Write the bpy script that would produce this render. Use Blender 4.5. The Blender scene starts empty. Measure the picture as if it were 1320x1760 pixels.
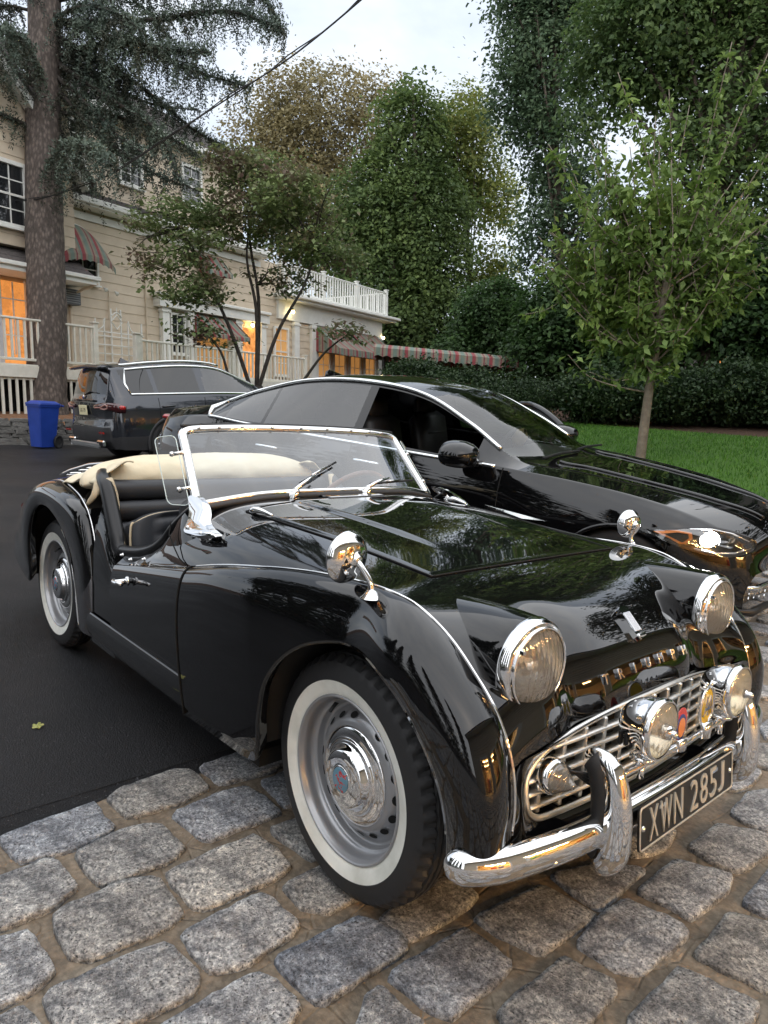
import bpy, bmesh, math, random
import numpy as np
from mathutils import Vector, Matrix
random.seed(7); RNG = np.random.default_rng(7)
S = bpy.context.scene
COL = S.collection
PI = math.pi
# ------------------------------------------------------------------ camera, sky, sun, exposure
cam = bpy.data.cameras.new('camera'); camo = bpy.data.objects.new('camera', cam); COL.objects.link(camo)
CAM_F, CAM_C, CAM_YAW, CAM_PITCH, CAM_ROLL = 1216.3, (1.26867, -1.66755, 1.22523), 2.41084538, 0.14084329, 0.05929774
def cam_axes():
    cy, sy, cp, sp = math.cos(CAM_YAW), math.sin(CAM_YAW), math.cos(CAM_PITCH), math.sin(CAM_PITCH)
    f = np.array([cy*cp, sy*cp, -sp]); r = np.array([sy, -cy, 0.0]); u = np.cross(r, f)
    cr, sr = math.cos(CAM_ROLL), math.sin(CAM_ROLL)
    return cr*r+sr*u, -sr*r+cr*u, f
_r, _u, _f = cam_axes()
camo.matrix_world = Matrix(((_r[0], _u[0], -_f[0], CAM_C[0]), (_r[1], _u[1], -_f[1], CAM_C[1]), (_r[2], _u[2], -_f[2], CAM_C[2]), (0, 0, 0, 1)))
cam.sensor_fit = 'VERTICAL'; cam.sensor_height = 36.0; cam.lens = 36.0*CAM_F/1760.0
cam.clip_start = 0.05; cam.clip_end = 3000
S.camera = camo
SUN_EL, SUN_AZ = math.radians(46), math.radians(-28)     # azimuth measured from +X counter-clockwise
W = bpy.data.worlds.new('World'); S.world = W; W.use_nodes = True
nt = W.node_tree; nt.nodes.clear()
def wn(t, **k):
    n = nt.nodes.new(t)
    for a, b in k.items(): setattr(n, a, b)
    return n
wo = wn('ShaderNodeOutputWorld'); bg = wn('ShaderNodeBackground'); bg.inputs['Strength'].default_value = 0.082
sky = wn('ShaderNodeTexSky', sky_type='NISHITA', sun_disc=False)
sky.sun_elevation = SUN_EL; sky.sun_rotation = math.radians(90)-SUN_AZ; sky.air_density = 1.0; sky.dust_density = 2.0; sky.ozone_density = 1.0
geo = wn('ShaderNodeTexCoord'); sep = wn('ShaderNodeSeparateXYZ'); nt.links.new(geo.outputs['Generated'], sep.inputs[0])
# clouds: an even, soft overcast veil over the sky
mp = wn('ShaderNodeMapping'); mp.inputs['Scale'].default_value = (1.0, 1.0, 2.6); nt.links.new(geo.outputs['Generated'], mp.inputs[0])
cn = wn('ShaderNodeTexNoise'); cn.inputs['Scale'].default_value = 2.3; cn.inputs['Detail'].default_value = 9; cn.inputs['Roughness'].default_value = 0.58; cn.inputs['Distortion'].default_value = 0.35
nt.links.new(mp.outputs[0], cn.inputs['Vector'])
cr_ = wn('ShaderNodeValToRGB'); cr_.color_ramp.elements[0].position = 0.36; cr_.color_ramp.elements[0].color = (0.72, 0.72, 0.72, 1); cr_.color_ramp.elements[1].position = 0.66; cr_.color_ramp.elements[1].color = (0.97, 0.97, 0.97, 1)
nt.links.new(cn.outputs['Fac'], cr_.inputs[0])
cn2 = wn('ShaderNodeTexNoise'); cn2.inputs['Scale'].default_value = 5.0; cn2.inputs['Detail'].default_value = 6; nt.links.new(mp.outputs[0], cn2.inputs['Vector'])
cc = wn('ShaderNodeValToRGB'); cc.color_ramp.elements[0].position = 0.35; cc.color_ramp.elements[0].color = (5.4, 6.0, 6.9, 1); cc.color_ramp.elements[1].position = 0.68; cc.color_ramp.elements[1].color = (7.2, 7.6, 8.1, 1)
nt.links.new(cn2.outputs['Fac'], cc.inputs[0])
mx = wn('ShaderNodeMixRGB'); nt.links.new(cr_.outputs[0], mx.inputs[0]); nt.links.new(sky.outputs[0], mx.inputs[1]); nt.links.new(cc.outputs[0], mx.inputs[2])
nt.links.new(mx.outputs[0], bg.inputs[0]); nt.links.new(bg.outputs[0], wo.inputs[0])
sl = bpy.data.lights.new('sun', 'SUN'); slo = bpy.data.objects.new('sun', sl); COL.objects.link(slo)
sl.energy = 1.5; sl.angle = math.radians(175); sl.color = (1.0, 0.96, 0.91)
_sd = Vector((math.cos(SUN_EL)*math.cos(SUN_AZ), math.cos(SUN_EL)*math.sin(SUN_AZ), math.sin(SUN_EL)))
slo.rotation_euler = _sd.to_track_quat('Z', 'Y').to_euler(); slo.location = (0, 0, 40)
S.view_settings.view_transform = 'Standard'; S.view_settings.look = 'None'; S.view_settings.exposure = 1.05; S.view_settings.gamma = 1.0; S.view_settings.use_curve_mapping = False
S.cycles.max_bounces = 8; S.cycles.transparent_max_bounces = 16; S.cycles.glossy_bounces = 5; S.cycles.diffuse_bounces = 3; S.cycles.transmission_bounces = 8
S.cycles.caustics_reflective = False; S.cycles.caustics_refractive = False; S.cycles.sample_clamp_indirect = 6.0
# ------------------------------------------------------------------ materials
MATS = {}
def mat(name, col, rough=0.5, metal=0.0, coat=0.0, spec=0.5, noise=None, bump=None, emit=None, trans=0.0, ior=1.45, sheen=0.0, translucent=None, coord='Object'):
    """noise=(scale, colour2, detail, lo, hi); bump=(scale, strength, distance)"""
    if name in MATS: return MATS[name]
    m = bpy.data.materials.new(name); m.use_nodes = True; n = m.node_tree; b = n.nodes['Principled BSDF']
    b.inputs['Base Color'].default_value = (*col, 1); b.inputs['Roughness'].default_value = rough; b.inputs['Metallic'].default_value = metal
    b.inputs['Coat Weight'].default_value = coat; b.inputs['Coat Roughness'].default_value = 0.02; b.inputs['Specular IOR Level'].default_value = spec; b.inputs['IOR'].default_value = ior
    b.inputs['Transmission Weight'].default_value = trans; b.inputs['Sheen Weight'].default_value = sheen
    if emit: b.inputs['Emission Color'].default_value = (*emit[0], 1); b.inputs['Emission Strength'].default_value = emit[1]
    tc = None
    if noise or bump:
        tc = n.nodes.new('ShaderNodeTexCoord')
    if noise:
        t = n.nodes.new('ShaderNodeTexNoise'); t.inputs['Scale'].default_value = noise[0]; t.inputs['Detail'].default_value = noise[2] if len(noise) > 2 else 5; t.inputs['Roughness'].default_value = 0.6
        n.links.new(tc.outputs[coord], t.inputs['Vector'])
        r = n.nodes.new('ShaderNodeValToRGB'); r.color_ramp.elements[0].position = noise[3] if len(noise) > 3 else 0.35; r.color_ramp.elements[1].position = noise[4] if len(noise) > 4 else 0.65
        r.color_ramp.elements[0].color = (*col, 1); r.color_ramp.elements[1].color = (*noise[1], 1)
        n.links.new(t.outputs['Fac'], r.inputs[0]); n.links.new(r.outputs[0], b.inputs['Base Color'])
    if bump:
        t = n.nodes.new('ShaderNodeTexNoise'); t.inputs['Scale'].default_value = bump[0]; t.inputs['Detail'].default_value = 4; n.links.new(tc.outputs[coord], t.inputs['Vector'])
        bp = n.nodes.new('ShaderNodeBump'); bp.inputs['Strength'].default_value = bump[1]; bp.inputs['Distance'].default_value = bump[2]
        n.links.new(t.outputs['Fac'], bp.inputs['Height']); n.links.new(bp.outputs[0], b.inputs['Normal'])
    MATS[name] = m
    return m
def glass_mat(name, tint=(0.9, 0.95, 0.93), alpha=0.12, rough=0.0, refl=1.0, k=1.9):
    """thin pane: mostly transparent, with a fresnel mirror on top"""
    if name in MATS: return MATS[name]
    m = bpy.data.materials.new(name); m.use_nodes = True; n = m.node_tree; n.nodes.clear()
    o = n.nodes.new('ShaderNodeOutputMaterial'); tr = n.nodes.new('ShaderNodeBsdfTransparent'); tr.inputs[0].default_value = (*tint, 1)
    gl = n.nodes.new('ShaderNodeBsdfGlossy'); gl.inputs['Roughness'].default_value = rough; gl.inputs[0].default_value = (refl, refl, refl, 1)
    fr = n.nodes.new('ShaderNodeFresnel'); fr.inputs[0].default_value = 1.52
    ad = n.nodes.new('ShaderNodeMath'); ad.operation = 'MULTIPLY_ADD'; ad.inputs[1].default_value = k; ad.inputs[2].default_value = alpha; ad.use_clamp = True
    mi = n.nodes.new('ShaderNodeMixShader'); n.links.new(fr.outputs[0], ad.inputs[0]); n.links.new(ad.outputs[0], mi.inputs[0])
    n.links.new(tr.outputs[0], mi.inputs[1]); n.links.new(gl.outputs[0], mi.inputs[2]); n.links.new(mi.outputs[0], o.inputs[0])
    MATS[name] = m
    return m
# ------------------------------------------------------------------ objects
def tag(o, label=None, cat=None, group=None, kind=None):
    if label: o['label'] = label
    if cat: o['category'] = cat
    if group: o['group'] = group
    if kind: o['kind'] = kind
    return o
def thing(name, label, cat, loc=(0, 0, 0), rot=(0, 0, 0), group=None):
    o = bpy.data.objects.new(name, None); COL.objects.link(o); o.empty_display_size = 0.2
    o.location = loc; o.rotation_euler = rot
    return tag(o, label, cat, group)
def link(name, me, parent=None, loc=None, rot=None, scale=None):
    o = bpy.data.objects.new(name, me); COL.objects.link(o)
    if parent is not None: o.parent = parent
    if loc is not None: o.location = loc
    if rot is not None: o.rotation_euler = rot
    if scale is not None: o.scale = scale
    return o
def mesh(name, V, F, m, smooth=False):
    me = bpy.data.meshes.new(name)
    V = np.asarray(V, float)
    me.from_pydata(V.tolist() if len(V) else [], [], [tuple(int(i) for i in f) for f in F])
    if m is not None: me.materials.append(m if not isinstance(m, str) else MATS[m])
    if smooth and len(me.polygons): me.polygons.foreach_set('use_smooth', [True]*len(me.polygons))
    me.update(); return me
class MB:
    """collects shapes, then links them as one mesh object"""
    def __init__(s): s.V = []; s.F = []; s.n = 0
    def add(s, V, F):
        V = np.asarray(V, float); s.V.append(V); s.F += [[i+s.n for i in f] for f in F]; s.n += len(V); return s
    def box(s, c, d, R=None):
        c = np.array(c, float); d = np.array(d, float)/2
        v = np.array([[x, y, z] for x in (-1, 1) for y in (-1, 1) for z in (-1, 1)], float)*d
        if R is not None: v = v@np.array(R).T
        return s.add(v+c, [(0, 1, 3, 2), (4, 6, 7, 5), (0, 4, 5, 1), (2, 3, 7, 6), (0, 2, 6, 4), (1, 5, 7, 3)])
    def bevbox(s, c, d, b=0.01, R=None):
        c = np.array(c, float); d = np.array(d, float)/2; V = []; 
        for z, k in ((-d[2], b), (-d[2]+b, 0), (d[2]-b, 0), (d[2], b)):
            x, y = d[0]-k, d[1]-k; e = b if k == 0 else b*0.6
            V += [(x-e, -y, z), (x, -y+e, z), (x, y-e, z), (x-e, y, z), (-x+e, y, z), (-x, y-e, z), (-x, -y+e, z), (-x+e, -y, z)]
        V = np.array(V)
        if R is not None: V = V@np.array(R).T
        F = [tuple(range(7, -1, -1)), tuple(range(24, 32))]
        for r in range(3):
            for i in range(8): j = (i+1) % 8; F.append((r*8+i, r*8+j, r*8+8+j, r*8+8+i))
        return s.add(V+c, F)
    def tube(s, P, r, n=8, cap=True, closed=False, flat=1.0, up=None):
        V, F = tube_vf(P, r, n, cap, closed, flat, up); return s.add(V, F)
    def lathe(s, prof, n=24, R=None, c=(0, 0, 0)):
        V, F = lathe_vf(prof, n)
        if R is not None: V = V@np.array(R).T
        return s.add(V+np.array(c), F)
    def prism(s, poly, axis, a, b, R=None, c=(0, 0, 0)):
        """poly: 2D outline; extruded along axis (0,1,2) from a to b"""
        k = len(poly); V = []
        for h in (a, b):
            for p in poly:
                q = [p[0], p[1]]; q.insert(axis, h); V.append(q)
        V = np.array(V, float)
        if R is not None: V = V@np.array(R).T
        F = [tuple(range(k-1, -1, -1)), tuple(range(k, 2*k))]+[(i, (i+1) % k, k+(i+1) % k, k+i) for i in range(k)]
        return s.add(V+np.array(c), F)
    def build(s, name, m, parent=None, smooth=False, loc=None, rot=None, fix=True):
        V = np.concatenate(s.V) if s.V else np.zeros((0, 3))
        me = mesh(name, V, s.F, m, smooth)
        if fix: fix_normals(me)
        return link(name, me, parent, loc, rot)
def fix_normals(me):
    bm = bmesh.new(); bm.from_mesh(me); bmesh.ops.recalc_face_normals(bm, faces=bm.faces); bm.to_mesh(me); bm.free()
def auto(o, ang=35):
    """smooth faces, sharp where the angle is large"""
    me = o.data; bm = bmesh.new(); bm.from_mesh(me); bmesh.ops.remove_doubles(bm, verts=bm.verts, dist=1e-5)
    for f in bm.faces: f.smooth = True
    a = math.radians(ang)
    for e in bm.edges:
        if len(e.link_faces) == 2 and e.calc_face_angle(0) > a: e.smooth = False
    bm.to_mesh(me); bm.free(); return o
def tube_vf(P, r, n=8, cap=True, closed=False, flat=1.0, up=None):
    P = np.asarray(P, float); k = len(P); r = np.broadcast_to(np.asarray(r, float), (k,))
    T = np.gradient(P, axis=0) if not closed else np.roll(P, -1, 0)-np.roll(P, 1, 0)
    T /= np.linalg.norm(T, axis=1)[:, None]+1e-12
    u = np.array(up, float) if up is not None else (np.array([0, 0, 1.0]) if abs(T[0][2]) < 0.9 else np.array([1.0, 0, 0]))
    V = []
    for i in range(k):
        if up is None and i: u = u-T[i]*(u@T[i])
        a = np.cross(T[i], u); a /= np.linalg.norm(a)+1e-12; b = np.cross(a, T[i])
        if up is None: u = b
        for j in range(n):
            t = 2*PI*j/n; V.append(P[i]+r[i]*(math.cos(t)*a*flat+math.sin(t)*b))
    F = []
    for i in range(k if closed else k-1):
        i2 = (i+1) % k
        for j in range(n): F.append((i*n+j, i*n+(j+1) % n, i2*n+(j+1) % n, i2*n+j))
    if cap and not closed: F += [tuple(range(n-1, -1, -1)), tuple(range((k-1)*n, k*n))]
    return np.array(V), F
def lathe_vf(prof, n=24, sweep=2*PI):
    """profile of (radius, height along +Z)"""
    V = []; k = len(prof)
    for i in range(n):
        t = 2*PI*i/n
        for r, z in prof: V.append((r*math.cos(t), r*math.sin(t), z))
    F = [(i*k+j, ((i+1) % n)*k+j, ((i+1) % n)*k+j+1, i*k+j+1) for i in range(n) for j in range(k-1)]
    return np.array(V), F
def crom(P, n, closed=False):
    """smooth curve through points, n samples (chord-length Catmull-Rom)"""
    P = np.asarray(P, float)
    if len(P) == 2: t = np.linspace(0, 1, n)[:, None]; return P[0]*(1-t)+P[1]*t
    if closed: Q = np.vstack([P[-1], P, P[0], P[1]]); m = len(P)
    else: Q = np.vstack([2*P[0]-P[1], P, 2*P[-1]-P[-2]]); m = len(P)-1
    L = np.linalg.norm(np.diff(Q, axis=0), axis=tuple(range(1, Q.ndim)))**0.5+1e-9
    s = np.linspace(0, m, n, endpoint=not closed); out = []
    for t in s:
        i = min(int(t), m-1); f = t-i
        p0, p1, p2, p3 = Q[i], Q[i+1], Q[i+2], Q[i+3]; d0, d1, d2 = L[i], L[i+1], L[i+2]
        m1 = ((p1-p0)/d0-(p2-p0)/(d0+d1)+(p2-p1)/d1)*d1; m2 = ((p2-p1)/d1-(p3-p1)/(d1+d2)+(p3-p2)/d2)*d1
        out.append((2*f**3-3*f**2+1)*p1+(f**3-2*f**2+f)*m1+(-2*f**3+3*f**2)*p2+(f**3-f**2)*m2)
    return np.array(out)
def bez(a, b, c, d, n):
    t = np.linspace(0, 1, n)[:, None]; a, b, c, d = map(lambda q: np.asarray(q, float), (a, b, c, d))
    return a*(1-t)**3+3*b*t*(1-t)**2+3*c*t*t*(1-t)+d*t**3
def gridvf(G, closed_u=False):
    G = np.asarray(G, float); a, b = G.shape[:2]
    F = [(i*b+j, i*b+j+1, ((i+1) % a)*b+j+1, ((i+1) % a)*b+j) for i in range(a if closed_u else a-1) for j in range(b-1)]
    return G.reshape(-1, 3), F
def mirror_y(V): V = np.array(V, float).copy(); V[..., 1] *= -1; return V
def interp(x, xs, ys): return np.interp(x, xs, ys)
def sstep(a, b, x): t = np.clip((x-a)/(b-a), 0, 1); return t*t*(3-2*t)
def Rz(a): c, s = math.cos(a), math.sin(a); return np.array([[c, -s, 0], [s, c, 0], [0, 0, 1.0]])
def Rx(a): c, s = math.cos(a), math.sin(a); return np.array([[1.0, 0, 0], [0, c, -s], [0, s, c]])
def Ry(a): c, s = math.cos(a), math.sin(a); return np.array([[c, 0, s], [0, 1.0, 0], [-s, 0, c]])
Z2X = np.array([[0, 0, 1.0], [0, 1, 0], [-1, 0, 0]])     # lathe axis z -> x
Z2Y = np.array([[1.0, 0, 0], [0, 0, 1], [0, -1, 0]])     # lathe axis z -> y
Z2NY = np.array([[1.0, 0, 0], [0, 0, -1], [0, 1, 0]])    # lathe axis z -> -y
def text_mesh(txt, size, depth, m, bevel=0.0, width=None):
    cu = bpy.data.curves.new('t', 'FONT'); cu.body = txt; cu.size = size; cu.extrude = depth/2; cu.align_x = 'CENTER'; cu.align_y = 'CENTER'; cu.bevel_depth = bevel; cu.resolution_u = 3
    o = bpy.data.objects.new('t', cu); COL.objects.link(o); dg = bpy.context.evaluated_depsgraph_get(); me = bpy.data.meshes.new_from_object(o.evaluated_get(dg))
    bpy.data.objects.remove(o); bpy.data.curves.remove(cu); me.materials.clear(); me.materials.append(m); return me
def copy_tree(o, parent=None):
    c = o.copy(); COL.objects.link(c); c.parent = parent
    for ch in list(o.children): copy_tree(ch, c)
    return c
PAINT = mat('black_paint', (0.0035, 0.0035, 0.004), 0.03, coat=1.0, spec=0.15)
CHROME = mat('chrome', (0.82, 0.82, 0.82), 0.035, metal=1.0)
RUBBER = mat('rubber', (0.020, 0.020, 0.021), 0.6, bump=(60, 0.12, 0.002))
DARK = mat('dark_void', (0.006, 0.006, 0.006), 0.9)
PLASTIC = mat('black_plastic', (0.012, 0.012, 0.013), 0.45)
# ================================================================== terrain, asphalt, lawn, cobbles
def terr(x, y):
    sp = lambda t, k: np.log1p(np.exp(np.clip(t/k, -40, 40)))*k
    yy = np.minimum(y, 16.0); xx = np.maximum(x, -22.0)
    return .12*sp(yy-3.2, .8)+.015*sp(-xx-4, 1.0)
def node_mat(name): 
    m = bpy.data.materials.new(name); m.use_nodes = True; MATS[name] = m; return m, m.node_tree, m.node_tree.nodes['Principled BSDF']
def nz(n, scale, detail=5, rough=.6, coord='Object', vec=None, dist=0.0):
    t = n.nodes.new('ShaderNodeTexNoise'); t.inputs['Scale'].default_value = scale; t.inputs['Detail'].default_value = detail; t.inputs['Roughness'].default_value = rough; t.inputs['Distortion'].default_value = dist
    if vec is None: tc = n.nodes.new('ShaderNodeTexCoord'); n.links.new(tc.outputs[coord], t.inputs['Vector'])
    else: n.links.new(vec, t.inputs['Vector'])
    return t.outputs['Fac']
def rampn(n, fac, stops):
    r = n.nodes.new('ShaderNodeValToRGB'); e = r.color_ramp.elements
    while len(e) < len(stops): e.new(.5)
    for k, (p, c) in enumerate(stops): e[k].position = p; e[k].color = (*c, 1) if len(c) == 3 else c
    n.links.new(fac, r.inputs[0]); return r.outputs[0]
def mixn(n, fac, a, b, mode='MIX'):
    m = n.nodes.new('ShaderNodeMixRGB'); m.blend_type = mode
    for k, v in ((0, fac), (1, a), (2, b)):
        if hasattr(v, 'is_linked') or hasattr(v, 'links'): n.links.new(v, m.inputs[k])
        elif isinstance(v, tuple): m.inputs[k].default_value = (*v, 1)
        else: m.inputs[k].default_value = v
    return m.outputs[0]
def bumpn(n, b, h, strength, dist, prev=None):
    p = n.nodes.new('ShaderNodeBump'); p.inputs['Strength'].default_value = strength; p.inputs['Distance'].default_value = dist; n.links.new(h, p.inputs['Height'])
    if prev is not None: n.links.new(prev, p.inputs['Normal'])
    n.links.new(p.outputs[0], b.inputs['Normal']); return p.outputs[0]
# asphalt: near black, damp, its wet sparkle painted in as pale flecks
m, n, b = node_mat('asphalt')
base = rampn(n, nz(n, 1.1, 6), [(.3, (.005, .0052, .0064)), (.7, (.011, .0113, .0135))])
fle = rampn(n, nz(n, 125, 2, .5), [(.665, (0, 0, 0)), (.70, (1, 1, 1))])
sc1 = rampn(n, nz(n, 3.2, 8, .75), [(.60, (0, 0, 0)), (.72, (.6, .6, .6))]); sc2 = rampn(n, nz(n, 55, 4, .7), [(.50, (0, 0, 0)), (.62, (1, 1, 1))]); scf = mixn(n, 1.0, sc1, sc2, 'MULTIPLY'); vc = n.nodes.new('ShaderNodeTexVoronoi'); vc.feature = 'DISTANCE_TO_EDGE'; vc.inputs['Scale'].default_value = .42; tcc = n.nodes.new('ShaderNodeTexCoord'); wv = n.nodes.new('ShaderNodeVectorMath'); nn2 = n.nodes.new('ShaderNodeTexNoise'); nn2.inputs['Scale'].default_value = 1.6; nn2.inputs['Detail'].default_value = 6; n.links.new(tcc.outputs['Object'], nn2.inputs['Vector']); n.links.new(tcc.outputs['Object'], wv.inputs[0]); n.links.new(nn2.outputs['Color'], wv.inputs[1]); n.links.new(wv.outputs[0], vc.inputs['Vector']); crk = rampn(n, vc.outputs['Distance'], [(.0, (1, 1, 1)), (.006, (0, 0, 0))]); flm = rampn(n, nz(n, 1.7, 5, .65), [(.40, (.05, .05, .05)), (.68, (.9, .9, .9))]); fle = mixn(n, 1.0, fle, flm, 'MULTIPLY'); bcol = mixn(n, fle, base, (.20, .205, .22)); bcol = mixn(n, scf, bcol, (.16, .165, .18)); bcol = mixn(n, crk, bcol, (.004, .004, .004)); n.links.new(bcol, b.inputs['Base Color'])
rr = rampn(n, nz(n, .8, 4), [(.35, (.42, .42, .42)), (.65, (.60, .60, .60))]); n.links.new(rr, b.inputs['Roughness'])
p_ = bumpn(n, b, nz(n, 170, 3, .7), 1.0, .008); bumpn(n, b, nz(n, 40, 4), .35, .008, p_)
b.inputs['Specular IOR Level'].default_value = .3
# granite setts, one look per stone through the object's random value
def granite(name, light):
    m, n, b = node_mat(name)
    oi = n.nodes.new('ShaderNodeObjectInfo')
    v1 = nz(n, 80, 6, .85); v2 = nz(n, 9, 6, .62); v3 = nz(n, 150, 2, .6); v4 = nz(n, 16, 4, .6, dist=.6)
    c1 = rampn(n, v1, [(.34, (.022, .024, .030)), (.44, (.19, .20, .215)), (.54, (.44, .455, .47)), (.64, (.88, .89, .88))])
    c2 = rampn(n, v2, [(.33, (.40, .40, .42)), (.62, (1.20, 1.18, 1.14))]); c = mixn(n, 1.0, c1, c2, 'MULTIPLY')
    warm = rampn(n, v4, [(.60, (0, 0, 0)), (.80, (.35, .35, .35))]); c = mixn(n, warm, c, (.30, .235, .155))
    rnd = rampn(n, oi.outputs['Random'], [(0, (.60, .65, .74)), (.3, (.95, .96, .98)), (.6, (.74, .71, .66)), (.8, (.86, .90, .97)), (1, (1.20, 1.13, 1.02))]); c = mixn(n, 1.0, c, rnd, 'MULTIPLY')
    sp_ = rampn(n, v3, [(.60, (0, 0, 0)), (.68, (1, 1, 1))]); c = mixn(n, sp_, c, (.018, .019, .022)); n.links.new(c, b.inputs['Base Color'])
    b.inputs['Roughness'].default_value = .62; q = bumpn(n, b, v1, .7, .007); bumpn(n, b, nz(n, 30, 6, .7), .8, .012, q)
    return m
GRANITE = granite('granite', 1)
m, n, b = node_mat('joint_sand')
c = rampn(n, nz(n, 5, 6), [(.3, (.12, .090, .062)), (.55, (.20, .16, .115)), (.75, (.27, .225, .17))]); f2 = rampn(n, nz(n, 60, 3), [(.40, (.72, .72, .72)), (.65, (1.15, 1.15, 1.15))]); n.links.new(mixn(n, 1.0, c, f2, 'MULTIPLY'), b.inputs['Base Color']); b.inputs['Roughness'].default_value = .7
vv = n.nodes.new('ShaderNodeTexVoronoi'); vv.feature = 'DISTANCE_TO_EDGE'; vv.inputs['Scale'].default_value = 7.5; tc = n.nodes.new('ShaderNodeTexCoord'); n.links.new(tc.outputs['Object'], vv.inputs['Vector'])
vr = rampn(n, vv.outputs['Distance'], [(.0, (0, 0, 0)), (.035, (1, 1, 1))])
q = bumpn(n, b, vr, .5, .008); q = bumpn(n, b, nz(n, 9, 5), .7, .03, q); bumpn(n, b, nz(n, 80, 3), .35, .004, q)
m, n, b = node_mat('lawn'); c = rampn(n, nz(n, .7, 5), [(.3, (.050, .140, .012)), (.7, (.088, .21, .022))]); f2 = rampn(n, nz(n, 45, 4, .7), [(.35, (.55, .58, .5)), (.65, (1.25, 1.2, 1.1))]); n.links.new(mixn(n, 1.0, c, f2, 'MULTIPLY'), b.inputs['Base Color']); b.inputs['Roughness'].default_value = .85; bumpn(n, b, nz(n, 60, 3), .9, .05)
m, n, b = node_mat('mulch'); c = rampn(n, nz(n, 22, 5, .7), [(.3, (.035, .020, .013)), (.55, (.095, .050, .030)), (.75, (.17, .10, .065))]); n.links.new(c, b.inputs['Base Color']); b.inputs['Roughness'].default_value = .9; bumpn(n, b, nz(n, 30, 4), 1.0, .06)
def sheet(name, xs, ys, z, m, keep=None, kind='structure'):
    X, Y = np.meshgrid(xs, ys, indexing='ij'); G = np.stack([X, Y, terr(X, Y)+z], -1); V, F = gridvf(G)
    if keep: F = [f for f in F if keep(*(V[list(f)].mean(0)[:2]))]
    o = link(name, mesh(name, V, [f[::-1] for f in F], MATS[m], True), None); tag(o, kind=kind); return o
far = np.r_[-400, -200, -120, -70]
g0 = sheet('ground', np.r_[far, np.arange(-45, 45.1, 3), 70, 120, 200, 400], np.r_[-400, -200, -100, -60, np.arange(-40, 40.1, 2), 60, 100, 200, 400], -.03, 'mulch')
drive = sheet('driveway', np.r_[np.linspace(-14.6, -.905, 56), -.84], np.linspace(-14, 5.3, 78), 0.0, 'asphalt')
edge = MB(); X, Y = np.meshgrid([-.842, -.80, -.76, -.72], np.linspace(-4, 5.3, 200), indexing='ij'); E_ = X+.012*np.sin(Y*9)+.006*np.sin(Y*31+1)
Z = np.where(X < -.83, .0, np.where(X < -.79, -.008, np.where(X < -.75, -.012, -.026))); Gd = np.stack([np.where(X < -.83, X, E_), Y, Z], -1); V, F = gridvf(Gd); edge.add(V, [f[::-1] for f in F]); eo = edge.build('driveway_edge', MATS['asphalt'], None, True); tag(eo, kind='structure')
bed = sheet('cobble_bed', np.linspace(-.9, 6.5, 120), np.linspace(-6, 5.3, 180), -.012, 'joint_sand')
lawn = sheet('lawn', np.linspace(-16, 20, 60), np.linspace(5.35, 12.6, 24), .03, 'lawn')
apron = sheet('garage_apron', np.linspace(6.55, 16, 12), np.linspace(-14, 5.3, 12), -.004, 'asphalt')
apr2 = sheet('side_drive', np.linspace(-.84, 6.5, 12), np.linspace(-20, -6.05, 14), -.004, 'asphalt')
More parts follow.
